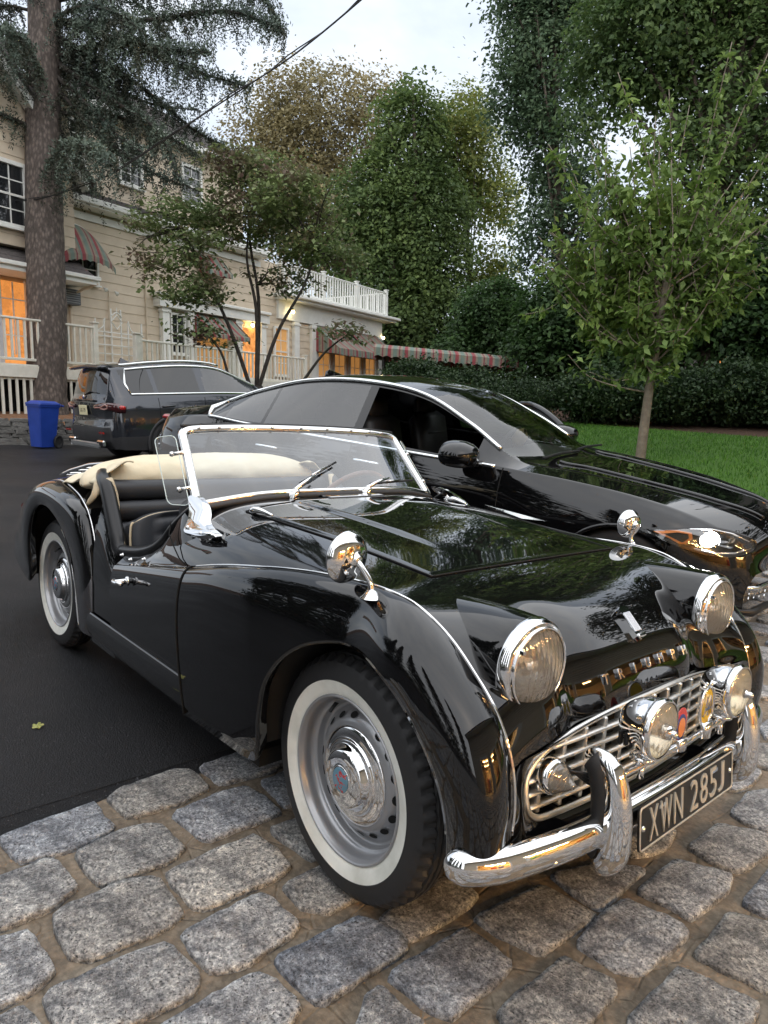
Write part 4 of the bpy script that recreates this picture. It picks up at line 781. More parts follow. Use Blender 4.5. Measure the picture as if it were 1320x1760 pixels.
def wheel(x, s, steer=0.0):
    root = None
    Rw = Rz(steer)@(Z2NY if s < 0 else Z2Y); c = np.array((x, s*.558, .315))
    V, F = tyre_vf(); V = V@Rw.T+c; V[:, 2] = np.maximum(V[:, 2], .002); mb = MB(); mb.add(V, F); ty = mb.build('wheel', RUBBER, car); auto(ty, 28)
    MB().lathe([(.2085, .0506), (.214, .0536), (.225, .0568), (.238, .0602), (.2465, .0625)], 96, Rw, c).build('whitewall', WHITEWALL, ty, True)
    prof = [(.2085, .046), (.2095, .052), (.207, .0555), (.203, .0545), (.199, .047), (.196, .040), (.1945, .020), (.190, .012), (.184, .008), (.181, -.002), (.178, -.010), (.172, -.012), (.160, -.004), (.150, .008), (.140, .016), (.128, .020), (.10, .022)]
    rm = MB().lathe(crom(np.array(prof), 56), 96, Rw, c).build('rim', RIMGREY, ty, True)
    hb = MB().lathe(crom(np.array([(.124, .016), (.125, .021), (.122, .025), (.112, .0285), (.097, .030), (.0945, .0325), (.092, .036), (.088, .037), (.084, .038), (.0745, .052), (.070, .0565), (.055, .0595), (.036, .061), (.034, .0625), (.0, .064)]), 60), 80, Rw, c).build('hubcap', CHROME, ty, True)
    MB().lathe([(.031, .0615), (.032, .064), (.029, .0655), (0, .066)], 40, Rw, c).build('hub_badge', mat('hub_enamel', (.10, .22, .30), .2, coat=.8, noise=(70, (.42, .04, .04), 2, .52, .56)), ty, True)
    for k in range(18):
        if k % 9 in (4,): continue
        t = 2*PI*k/18; q = np.array((.150*math.cos(t), .150*math.sin(t), .0085)); tn = np.array((math.cos(t)*.7, math.sin(t)*.7, .72)); tn /= np.linalg.norm(tn)
        A_ = np.cross(tn, (-math.sin(t), math.cos(t), 0)); B_ = np.array((-math.sin(t), math.cos(t), 0)); pts = [q+A_*.0105*math.cos(u)+B_*.0130*math.sin(u)+tn*.0015 for u in np.linspace(0, 2*PI, 13)[:-1]]
        me = mesh('hole', np.array(pts)@Rw.T+c, [tuple(range(12))], DARK); link('vent_hole', me, rm)
    t = 2.2; q = np.array((.187*math.cos(t), .187*math.sin(t), .0)); MB().tube((np.array([q, q+(-.01*math.cos(t), -.01*math.sin(t), .018), q+(-.02*math.cos(t), -.02*math.sin(t), .032)]))@Rw.T+c, [.006, .005, .0045], 8).build('valve', RUBBER, ty, True)
    MB().lathe([(.2, -.06), (.2, -.02), (0, -.02)], 40, Rw, c).build('brake_drum', DARK, ty)
    return ty
wheel(0, -1, -.03); wheel(0, 1, -.03); wheel(-2.235, -1); wheel(-2.235, 1)
# ================================================================== modern cars: lofted bodies
def loft(st, nx, counts, lin):
    """st (S,K,3) -> grid (nx, sum(counts)+1, 3) and the across/along parameters"""
    st = np.asarray(st, float); Sn, K = st.shape[:2]
    A = np.stack([crom(st[:, k], nx) for k in range(K)], 1); us = np.linspace(0, Sn-1, nx); rows = []; vs = []
    for i in range(nx):
        seg = []; 
        spans = lin      # list of (k0, k1, smooth)
        for k0, k1, sm, n in spans:
            pts = A[i, k0:k1+1]; c = crom(pts, n+1) if sm else np.array([pts[0]*(1-t)+pts[-1]*t for t in np.linspace(0, 1, n+1)])
            seg.append(c[:-1]); 
            if i == 0: vs += list(np.linspace(k0, k1, n+1)[:-1])
        seg.append(A[i, -1:]); rows.append(np.concatenate(seg))
    vs.append(K-1); return np.array(rows), us, np.array(vs)
def split_loft(G, us, vs, classify):
    """faces into named regions"""
    a, b = G.shape[:2]; reg = {}
    for i in range(a-1):
        for j in range(b-1):
            c = (G[i, j]+G[i+1, j]+G[i, j+1]+G[i+1, j+1])/4
            k = classify((us[i]+us[i+1])/2, (vs[j]+vs[j+1])/2, c)
            if k: reg.setdefault(k, []).append((i*b+j, i*b+j+1, (i+1)*b+j+1, (i+1)*b+j))
    return reg
def region_obj(name, G, F, m, par, both=True, off=0.0):
    V = G.reshape(-1, 3); used = sorted({i for f in F for i in f}); mp_ = {v: k for k, v in enumerate(used)}
    Vn = V[used]; Fn = [[mp_[i] for i in f] for f in F]
    if both:
        n = len(Vn); W = mirror_y(Vn); Vn = np.vstack([Vn, W]); Fn = Fn+[[i+n for i in f[::-1]] for f in Fn]
    me = mesh(name, Vn, Fn, m, True); bm = bmesh.new(); bm.from_mesh(me); bmesh.ops.remove_doubles(bm, verts=bm.verts, dist=.0004); bmesh.ops.recalc_face_normals(bm, faces=bm.faces); bm.to_mesh(me); bm.free()
    return link(name, me, par)
def curve_at(G, us, vs, v, u0, u1, off=(0, 0, 0)):
    j = int(np.argmin(np.abs(vs-v))); i0 = int(np.argmin(np.abs(us-u0))); i1 = int(np.argmin(np.abs(us-u1))); P = G[min(i0, i1):max(i0, i1)+1, j].copy()
    return P+np.array(off)
def cross_at(G, us, vs, u, v0, v1, off=(0, 0, 0)):
    i = int(np.argmin(np.abs(us-u))); j0 = int(np.argmin(np.abs(vs-v0))); j1 = int(np.argmin(np.abs(vs-v1))); return G[i, j0:j1+1].copy()+np.array(off)
def alloy(par, x, y, r, m, ty=.24, n=10):
    s = 1 if y > 0 else -1; R_ = Z2Y if s > 0 else Z2NY; c = np.array((x, y, r))
    w = MB().lathe([(r*.66, .08), (r*.70, .105), (r*.82, .112), (r*.95, .105), (r*.995, .085), (r, .05), (r, -.09), (r*.95, -.11), (r*.66, -.1)], 56, R_, c).build('wheel', RUBBER, par, True)
    rm = MB().lathe([(r*.70, .104), (r*.68, .106), (r*.655, .095), (r*.63, .03), (r*.62, -.08)], 48, R_, c); rm.lathe([(0, .07), (r*.10, .07), (r*.16, .055), (r*.18, .03)], 24, R_, c)
    rim = rm.build('rim', m, w, True)
    for k in range(n):
        t = 2*PI*k/n; d = np.array((math.cos(t), math.sin(t), 0)); MB().tube((np.array([d*r*.12+(0, 0, .055), d*r*.4+(0, 0, .075), d*r*.66+(0, 0, .09)]))@R_.T+c, [.026, .020, .024], 6).build('spoke', m, rim, True)
    MB().lathe([(r*.62, -.03), (0, -.03)], 32, R_, c).build('brake_disc', DARK, w)
    return w
ALLOY = mat('alloy_silver', (.42, .43, .45), .25, metal=.9)
TINT = glass_mat('tinted_glass', (.14, .15, .16), .05, k=1.2); CLEAR = glass_mat('car_glass', (.62, .68, .66), .02, k=.9); REARTINT = glass_mat('rear_tint', (.03, .03, .03), .02, k=1.1)
SATIN = mat('satin_chrome', (.80, .82, .82), .12, metal=1.0)
# ------------------------------------------------------------------ black saloon
def section(p0, p2, p3, p5, p7):
    p0 = (p0[0], 0, p0[1]); p0, p2, p3, p5, p7 = map(lambda q: np.array(q, float), (p0, p2, p3, p5, p7))
    p1 = np.array((p0[0]*.65+p2[0]*.35, p2[1]*.55, p0[2]*.80+p2[2]*.20+.003)); p4 = np.array(((p3[0]+p5[0])/2, p3[1]*.35+p5[1]*.65, p3[2]*.62+p5[2]*.38)); p6 = p5*.45+p7*.55+np.array((0, .012, 0))
    return [p0, p1, p2, p3, p4, p5, p6, p7]
JS = [section((.905, .50), (.875, .45, .52), (.80, .70, .52), (.76, .76, .42), (.76, .74, .20)),
      section((.895, .66), (.855, .46, .68), (.74, .715, .66), (.66, .82, .50), (.66, .80, .20)),
      section((.80, .775), (.72, .50, .775), (.58, .745, .745), (.46, .885, .60), (.46, .86, .22)),
      section((.45, .85), (.40, .57, .862), (.32, .80, .832), (.30, .925, .69), (.30, .90, .24)),
      section((.05, .905), (.0, .64, .918), (0, .825, .888), (0, .945, .70), (0, .92, .22)),
      section((-.30, .952), (-.38, .68, .957), (-.38, .845, .925), (-.38, .943, .68), (-.38, .92, .20)),
      section((-.50, .982), (-.74, .735, .990), (-.74, .865, .946), (-.74, .938, .66), (-.74, .92, .20)),
      section((-.93, 1.20), (-1.12, .672, 1.180), (-1.12, .872, .956), (-1.12, .938, .66), (-1.12, .92, .20)),
      section((-1.38, 1.385), (-1.52, .605, 1.345), (-1.52, .877, .966), (-1.52, .938, .66), (-1.52, .92, .20)),
      section((-1.95, 1.448), (-2.0, .580, 1.408), (-2.0, .877, .980), (-2.0, .938, .66), (-2.0, .92, .20)),
      section((-2.55, 1.425), (-2.6, .568, 1.378), (-2.6, .872, .996), (-2.6, .940, .67), (-2.6, .92, .20)),
      section((-3.05, 1.30), (-3.08, .590, 1.262), (-3.05, .862, 1.012), (-3.05, .945, .70), (-3.05, .92, .22)),
      section((-3.50, 1.125), (-3.48, .660, 1.120), (-3.45, .842, 1.030), (-3.45, .930, .70), (-3.45, .91, .22)),
      section((-3.95, 1.045), (-3.92, .660, 1.030), (-3.88, .800, .980), (-3.85, .90, .70), (-3.85, .88, .25)),
      section((-4.16, 1.02), (-4.12, .600, 1.0), (-4.06, .740, .93), (-4.04, .83, .66), (-4.02, .80, .28)),
      section((-4.24, .72), (-4.20, .50, .72), (-4.14, .66, .70), (-4.12, .72, .55), (-4.1, .70, .3))]
JG, ju, jv = loft(JS, 211, None, [(0, 2, True, 16), (2, 3, False, 14), (3, 7, True, 30)])
fx_ = lambda x: np.where(np.asarray(x) > 0, np.asarray(x)*.90, x)
JG[..., 0] = fx_(JG[..., 0])
JP = (-1.17, 3.03); 
jag = thing('black_saloon', 'long black saloon with lit headlight parked behind the roadster', 'car', (JP[0], JP[1], -.012), (0, 0, 0))
jag.rotation_mode = 'XYZ'; jag.rotation_euler = Matrix(np.array(Rz(math.radians(17.2))@Ry(math.radians(2.4))@Rx(math.radians(3.6))).tolist()).to_euler()
def jclass(u, v, c):
    x, y, z = c
    if v > 3 and y > .55 and ((x**2+(z-.345)**2 < .375**2) or ((x+3.032)**2+(z-.345)**2 < .375**2)): return None
    if v < 1.96 and 6.12 < u < 7.93: return 'windscreen'
    if v < 1.92 and 10.15 < u < 11.9: return 'rear_window'
    if 2.08 < v < 2.94:
        if 6.72 < u < 8.86: return 'front_window'
        if 8.99 < u < 10.47: return 'rear_door_window'
        if 10.60 < u < 11.50: return 'quarter_window'
    return 'body'
JR = split_loft(JG, ju, jv, jclass)
jb = region_obj('body', JG, JR['body'], PAINT, jag)
region_obj('windscreen', JG, JR['windscreen'], CLEAR, jag); region_obj('rear_window', JG, JR['rear_window'], TINT, jag)
for s in (-1, 1):
    sd = {'rear_door_window': TINT, 'quarter_window': TINT}
    for k, m_ in sd.items():
        G2 = JG.copy(); G2[..., 1] *= s; region_obj(k, G2, JR[k], m_, jag, both=False)
G2 = JG.copy(); region_obj('front_window', G2, JR['front_window'], CLEAR, jag, both=False)
for s in (-1, 1):
    o3 = np.array((1, s, 1))
    up_ = curve_at(JG, ju, jv, 2.0, 6.35, 11.75); lo_ = curve_at(JG, ju, jv, 3.0, 6.3, 11.95)
    MB().tube((up_+(0, .006, .002))*o3, .016, 8).build('window_chrome', SATIN, jag, True)
    MB().tube((lo_+(0, .004, .0))*o3, .014, 8).build('window_chrome', SATIN, jag, True)
    MB().tube(np.array([lo_[-1]+(0, .004, 0), (lo_[-1]+up_[-1])/2+(-.07, .004, .0), up_[-1]+(0, .006, .002)])*o3, [.012, .026, .012], 8).build('window_chrome', SATIN, jag, True)
    # door shut lines
    for x in (-.80, -1.96, -2.9):
        P = []
        i = int(np.argmin(np.abs(JG[:, 30, 0]-x)))
        P = JG[i, 30:58].copy(); P[:, 1] += .0015; MB().tube(P*o3, .0035, 5).build('shut_line', DARK, jag)
    # handles
    for x in (-1.80, -2.72):
        MB().tube(np.array([(x+.11, .925, .86), (x+.09, .942, .862), (x-.09, .945, .868), (x-.11, .928, .868)])*o3, [.008, .013, .013, .008], 8).build('door_handle', SATIN, jag, True)
    # side vent blade
    MB().add(np.array([(-.44, .945, .672), (-.86, .953, .712), (-.86, .953, .682), (-.60, .953, .664), (-.44, .955, .672), (-.86, .966, .712), (-.86, .966, .682), (-.60, .965, .664)])*o3, [(0, 1, 2, 3), (7, 6, 5, 4), (0, 4, 5, 1), (1, 5, 6, 2), (2, 6, 7, 3), (3, 7, 4, 0)]).build('side_vent', SATIN, jag)
    if s < 0:
        me = text_mesh('JAGUAR', .02, .002, PLASTIC); co = np.array([v.co[:] for v in me.vertices]); W3 = np.c_[-.775+co[:, 0]*1.6, -.968-co[:, 2], .693-(co[:, 0])*-.12*1.0*-1+co[:, 1]]
        me.vertices.foreach_set('co', W3.ravel()); me.update(); link('vent_lettering', me, jag)
    # arch lips
    for X in (0, -3.032):
        P = [(X+.375*math.cos(t), .938-.0*abs(math.cos(t)), .345+.375*math.sin(t)) for t in np.linspace(-.35, PI+.35, 30)]
        P = [(p[0], np.interp(p[0], [-4, -3, 0, .38], [.90, .943, .943, .885])*(1 if True else 0), p[2]) for p in P]
        MB().tube(np.array(P)*o3, .013, 8).build('arch_lip', PAINT, jag, True)
        arc = [(X+.385*math.cos(t), .345+.385*math.sin(t)) for t in np.linspace(-.3, PI+.3, 20)]
        V = np.array([(x, s*y, z) for x, z in arc for y in (.55, .90)]); link('inner_arch', mesh('ia', V, [(2*i, 2*i+1, 2*i+3, 2*i+2) for i in range(19)], DARK, True), jag)
        MB().prism(arc, 1, s*.54, s*.55).build('inner_wall', DARK, jag)
        alloy(jag, X, s*.80, .345, ALLOY)
    # mirror
    mm = MB().add(*lathe_vf(crom(np.array([(0, -.10), (.055, -.085), (.085, -.04), (.092, .0), (.088, .05), (.075, .075), (0, .08)]), 24), 32))
    V = mm.V[0]; V = V@Z2X.T; V = np.c_[-V[:, 0]*1.25, V[:, 1]*1.5, V[:, 2]*.95]; V[:, 2] += -.02*np.abs(V[:, 1]); V += np.array((-1.02, 1.06, 1.025)); V[:, 1] *= s; mm.V[0] = V
    mo = mm.build('door_mirror', PAINT, jag, True)
    MB().bevbox((-1.0, s*1.06, .968), (.13, .22, .028), .01).build('mirror_lower', PLASTIC, mo)
    MB().tube(np.array([(-.95, .87, .955), (-.97, .97, .965)])*o3, .028, 8, flat=.6).build('mirror_arm', PAINT, mo, True)
    MB().box((-.925, s*1.09, 1.0), (.012, .10, .012)).build('indicator_strip', mat('amber', (.6, .22, .02), .2, coat=1), mo)
    # headlamp unit
    oc = crom(np.array([(.15, .724), (.30, .752), (.44, .766), (.57, .756), (.68, .722), (.69, .672), (.62, .632), (.50, .624), (.34, .655)]), 40, closed=True); cx = np.array((.47, .692))
    JB = JG[:, 31:].reshape(-1, 3)
    def bodyY(x, z):
        d = np.hypot(JB[:, 0]-x, JB[:, 2]-z); k = np.argsort(d)[:5]; w = 1/(d[k]+.004)**2; return float((JB[k, 1]*w).sum()/w.sum())
    def patch(fs, off, outline=oc, c0=cx):
        rings = [np.array([((p-c0)*f+c0)[0:2] for p in outline]) for f in fs]; V = [(x, bodyY(x, z)+off*(1 if f < .999 else .3), z) for R_, f in zip(rings, fs) for x, z in R_]+[(c0[0], bodyY(*c0)+off, c0[1])]; k = len(outline); n_ = len(fs)
        F = [(a_*k+i, a_*k+(i+1) % k, (a_+1)*k+(i+1) % k, (a_+1)*k+i) for a_ in range(n_-1) for i in range(k)]+[((n_-1)*k+i, (n_-1)*k+(i+1) % k, n_*k) for i in range(k)]; return np.array(V)*o3, F
    hl = MB().add(*patch((1.04, .98, .75, .5, .25), .012)).build('headlamp', mat('lamp_housing', (.05, .05, .05), .12, metal=.9), jag, True)
    MB().add(*patch((.99, .94, .75, .5, .25), .040)).build('lens', glass_mat('lamp_glass', (.95, .95, .95), .04), hl, True)
    LEDM = mat('lamp_lit', (1, 1, 1), .3, emit=((1.0, .95, .85), 60)); AMB = mat('amber_reflector', (.62, .18, .02), .3, emit=((1, .35, .05), .03))
    def on(x, z, off): return np.array((x, s*(bodyY(x, z)+off), z))
    tri = [(.18, .722), (.30, .744), (.375, .736), (.385, .705), (.355, .674), (.33, .670)]; inn = [(.235, .717), (.305, .732), (.36, .727), (.367, .705), (.345, .683), (.335, .680)]
    V = [on(x, z, .016) for x, z in tri]+[on(x, z, .016) for x, z in inn]; MB().add(np.array(V), [(i, (i+1) % 6, 6+(i+1) % 6, 6+i) for i in range(6)]).build('amber_strip', AMB, hl)
    pl_ = on(.462, .698, .010); MB().lathe([(0, .024), (.028, .020), (.046, .007), (.048, 0)], 24, Rz(s*.95)@Z2X, pl_).build('lit_lamp', LEDM, hl, True)
    MB().lathe([(.049, 0), (.056, .010), (.058, .016)], 24, Rz(s*.95)@Z2X, pl_).build('lamp_ring', CHROME, hl, True)
    MB().lathe([(0, .004), (.028, .003), (.040, .014), (.042, .018)], 24, Rz(s*.8)@Z2X, on(.580, .693, .006)).build('lamp_bowl', REFLECTOR, hl, True)
    MB().tube([on(x, z, .014) for x, z in ((.36, .752), (.46, .756), (.57, .744), (.66, .712))], .006, 6).build('lamp_brow', CHROME, hl, True); MB().tube([on(x, z, .014) for x, z in ((.40, .650), (.50, .636), (.60, .643), (.67, .675))], .007, 6).build('lamp_brow', CHROME, hl, True)
    MB().tube(np.array([(.785, .50, .44), (.73, .70, .44), (.62, .80, .45)])*o3, [.012, .016, .006], 8).build('bumper_blade', SATIN, jag, True)
    MB().tube(np.array([(.80, .46, .30), (.73, .72, .30), (.63, .80, .31)])*o3, [.02, .024, .012], 8).build('lower_intake', PLASTIC, jag, True)
    for k in range(5): 
        for r_ in range(2): MB().tube([(np.array((.775-.024*k, .56+.045*k, .375+.028*r_))+np.array((0, .020*math.cos(t), .014*math.sin(t))))*o3 for t in np.linspace(0, 2*PI, 9)[:-1]], .003, 5, closed=True).build('mesh_cell', SATIN, jag)
    MB().bevbox((-4.06, s*.62, .95), (.20, .16, .045), .015).build('tail_lamp', mat('tail_red', (.32, .012, .014), .12, coat=1), jag)
# grille at the nose
gfr = MB().tube([(.825, .26*math.cos(t)*1.0, .60+.13*math.sin(t)) for t in np.linspace(0, 2*PI, 33)[:-1]], .014, 8, closed=True).build('grille', SATIN, jag, True)
MB().prism([(.25*math.cos(t), .60+.12*math.sin(t)) for t in np.linspace(0, 2*PI, 25)[:-1]], 0, .812, .820).build('grille_mesh', PLASTIC, gfr)
# roof fin, wipers
MB().add(np.array([(-2.66, -.03, 1.41), (-2.66, .03, 1.41), (-2.86, -.03, 1.385), (-2.86, .03, 1.385), (-2.83, -.008, 1.455), (-2.83, .008, 1.455), (-2.87, 0, 1.44)]), [(0, 2, 4), (1, 5, 3), (0, 4, 5, 1), (2, 6, 4), (3, 5, 6), (4, 6, 5), (2, 3, 6), (0, 1, 3, 2)]).build('roof_antenna', PAINT, jag)
for y0, y1 in ((-.62, -.02), (.02, .58)): MB().tube([(-.62, y0, 1.01), (-.60, (y0+y1)/2, 1.022), (-.56, y1, 1.02)], .009, 6).build('wiper', PLASTIC, jag)
# bonnet creases and cowl
for s in (-1, 1):
    P = [JG[i, int(np.argmin(np.abs(jv-1.15)))]+(0, 0, .004) for i in range(int(np.argmin(np.abs(ju-2.0))), int(np.argmin(np.abs(ju-5.9))))]; P = np.array(P)*np.array((1, s, 1))
    MB().tube(P, .012, 8, flat=1.6).build('bonnet_crease', PAINT, jag, True)
    P = [JG[i, int(np.argmin(np.abs(jv-1.92)))]+(0, .002, .001) for i in range(int(np.argmin(np.abs(ju-2.0))), int(np.argmin(np.abs(ju-6.0))))]; P = np.array(P)*np.array((1, s, 1)); MB().tube(P, .003, 5).build('shut_line', DARK, jag)
# interior
INT = mat('dark_leather', (.015, .013, .012), .45); TAN = mat('tan_leather', (.32, .22, .11), .5)
MB().box((-2.0, 0, .42), (2.6, 1.7, .1)).box((-3.0, 0, .7), (.1, 1.6, .6)).build('cabin_floor', DARK, jag)
for x, y in ((-1.75, -.40), (-1.75, .40), (-2.75, -.40), (-2.75, .40)):
    st = MB().bevbox((x, y, .56), (.52, .50, .20), .05).build('seat', INT, jag, True)
    MB().bevbox((x-.24, y, .86), (.16, .50, .60), .06, Ry(-.22)).build('backrest', INT, st, True)
    MB().bevbox((x-.33, y, 1.20), (.11, .28, .19), .045, Ry(-.15)).build('headrest', INT, st, True)
    if x > -2: 
        for k in range(5): MB().tube([(x-.14-.022*k*.6, y-.17, .70+.07*k), (x-.14-.022*k*.6, y+.17, .70+.07*k)], .012, 6).build('seat_flute', INT, st, True)
MB().bevbox((-.98, 0, .90), (.42, 1.5, .12), .04).build('dashboard', mat('dash', (.055, .05, .042), .5), jag, True)
sw2 = MB().tube([np.array((-1.28, .40, .93))+Ry(-1.1)@np.array((.185*math.cos(t), .185*math.sin(t), 0)) for t in np.linspace(0, 2*PI, 33)[:-1]], .016, 8, closed=True).build('steering_wheel', INT, jag, True)
MB().bevbox((-1.14, .30, 1.03), (.10, .22, .16), .04, Rz(.4)@Ry(.5)).build('dash_cowl', TAN, jag, True)
MB().bevbox((-1.30, 0, 1.27), (.03, .22, .065), .015).build('rear_view_mirror', PLASTIC, jag)
# the far front door stands open
dp = MB(); P = crom([(-.80, .95, .60), (-.82, 1.00, .85), (-.92, 1.06, .96), (-1.14, 1.20, 1.12), (-1.44, 1.40, 1.23), (-1.66, 1.56, 1.22)], 30)
dp.tube(P, .030, 8); dp.tube(P-np.array((0, 0, .05)), .02, 6); dop = dp.build('open_door', PAINT, jag, True)
V = np.array([(-.82, 1.0, .93), (-1.75, 1.80, .98), (-1.72, 1.78, .35), (-.82, .98, .35), (-.80, 1.03, .93), (-1.73, 1.83, .98), (-1.70, 1.81, .35), (-.80, 1.01, .35)]); MB().add(V, [(0, 1, 2, 3), (7, 6, 5, 4), (0, 4, 5, 1), (1, 5, 6, 2), (2, 6, 7, 3), (3, 7, 4, 0)]).build('door_panel', PAINT, dop)
# ------------------------------------------------------------------ dark grey SUV seen from behind
def sec2(p0, p2, p3, p5, p7): return section(p0, p2, p3, p5, p7)
XS = [sec2((3.55, .55), (3.50, .40, .55), (3.42, .66, .55), (3.36, .76, .45), (3.36, .74, .25)),
      sec2((3.45, .90), (3.36, .50, .90), (3.20, .74, .86), (3.10, .88, .60), (3.10, .86, .25)),
      sec2((2.9, 1.04), (2.85, .60, 1.04), (2.80, .82, 1.0), (2.80, .94, .70), (2.80, .92, .25)),
      sec2((2.15, 1.12), (2.0, .70, 1.11), (1.98, .86, 1.06), (1.98, .945, .72), (1.98, .92, .25)),
      sec2((1.62, 1.36), (1.55, .66, 1.33), (1.52, .875, 1.065), (1.52, .945, .72), (1.52, .92, .25)),
      sec2((1.10, 1.60), (1.05, .62, 1.555), (1.05, .88, 1.075), (1.05, .945, .72), (1.05, .92, .25)),
      sec2((.50, 1.672), (.5, .60, 1.620), (.5, .885, 1.09), (.5, .945, .72), (.5, .92, .25)),
      sec2((-.10, 1.665), (-.1, .59, 1.612), (-.1, .885, 1.11), (-.1, .948, .74), (-.1, .92, .28)),
      sec2((-.50, 1.645), (-.48, .58, 1.585), (-.50, .875, 1.125), (-.52, .94, .74), (-.52, .91, .30)),
      sec2((-.80, 1.615), (-.74, .575, 1.555), (-.72, .82, 1.13), (-.74, .90, .74), (-.74, .88, .32)),
      sec2((-.845, 1.55), (-.78, .60, 1.48), (-.78, .79, 1.13), (-.80, .87, .74), (-.80, .85, .33)),
      sec2((-.96, 1.16), (-.88, .66, 1.16), (-.82, .78, 1.10), (-.84, .84, .72), (-.83, .82, .34)),
      sec2((-.995, 1.02), (-.93, .66, 1.02), (-.86, .78, 1.0), (-.87, .83, .70), (-.86, .80, .34)),
      sec2((-.985, .80), (-.93, .62, .80), (-.88, .75, .80), (-.90, .80, .62), (-.88, .78, .34)),
      sec2((-1.03, .66), (-.98, .60, .66), (-.92, .73, .66), (-.92, .77, .56), (-.89, .76, .34)),
      sec2((-1.02, .45), (-.97, .58, .45), (-.92, .70, .45), (-.91, .74, .42), (-.88, .74, .33)),
      sec2((-.94, .34), (-.90, .56, .34), (-.88, .68, .34), (-.87, .70, .335), (-.86, .72, .33))]
XG, xu, xv = loft(XS, 191, None, [(0, 2, True, 14), (2, 3, False, 12), (3, 7, True, 26)])
SUVP = mat('grey_paint', (.030, .034, .043), .14, metal=.5, coat=1.0)
suv = thing('grey_suv', 'dark grey sport utility vehicle parked beside the house deck, seen from behind', 'car', (-10.47, 3.37, .15))
suv.rotation_euler = Matrix(np.array(Rz(math.radians(93.0))@Ry(math.radians(-6.0))@Rx(math.radians(-.6))).tolist()).to_euler()
# local frame: rear axle at x = 0
def xclass(u, v, c):
    x, y, z = c
    if v > 3 and y > .55 and ((x**2+(z-.37)**2 < .40**2) or ((x-2.864)**2+(z-.37)**2 < .40**2)): return None
    if v < 1.95 and 3.1 < u < 4.95: return 'windscreen'
    if v < 1.90 and 10.05 < u < 10.95: return 'rear_window'
    if 2.10 < v < 2.93:
        if x > .72-.06*(v-2.5) and u > 3.4+1.2*(1-(v-2)): return 'front_window'
        if .62 > x > -.13-.35*(2.5-v)*0: return 'rear_door_window'
        if -.20 > x > -.62-.16*(v-2.5)*-1: return 'quarter_window'
    if v > 5.35 and z < .52: return 'cladding'
    if u > 13.9: return 'bumper'
    return 'body'
XR = split_loft(XG, xu, xv, xclass)
CLAD = mat('grey_cladding', (.028, .028, .030), .55)
region_obj('body', XG, XR['body'], SUVP, suv); region_obj('rear_bumper', XG, XR['bumper'], CLAD, suv); region_obj('windscreen', XG, XR['windscreen'], CLEAR, suv); region_obj('rear_window', XG, XR['rear_window'], REARTINT, suv)
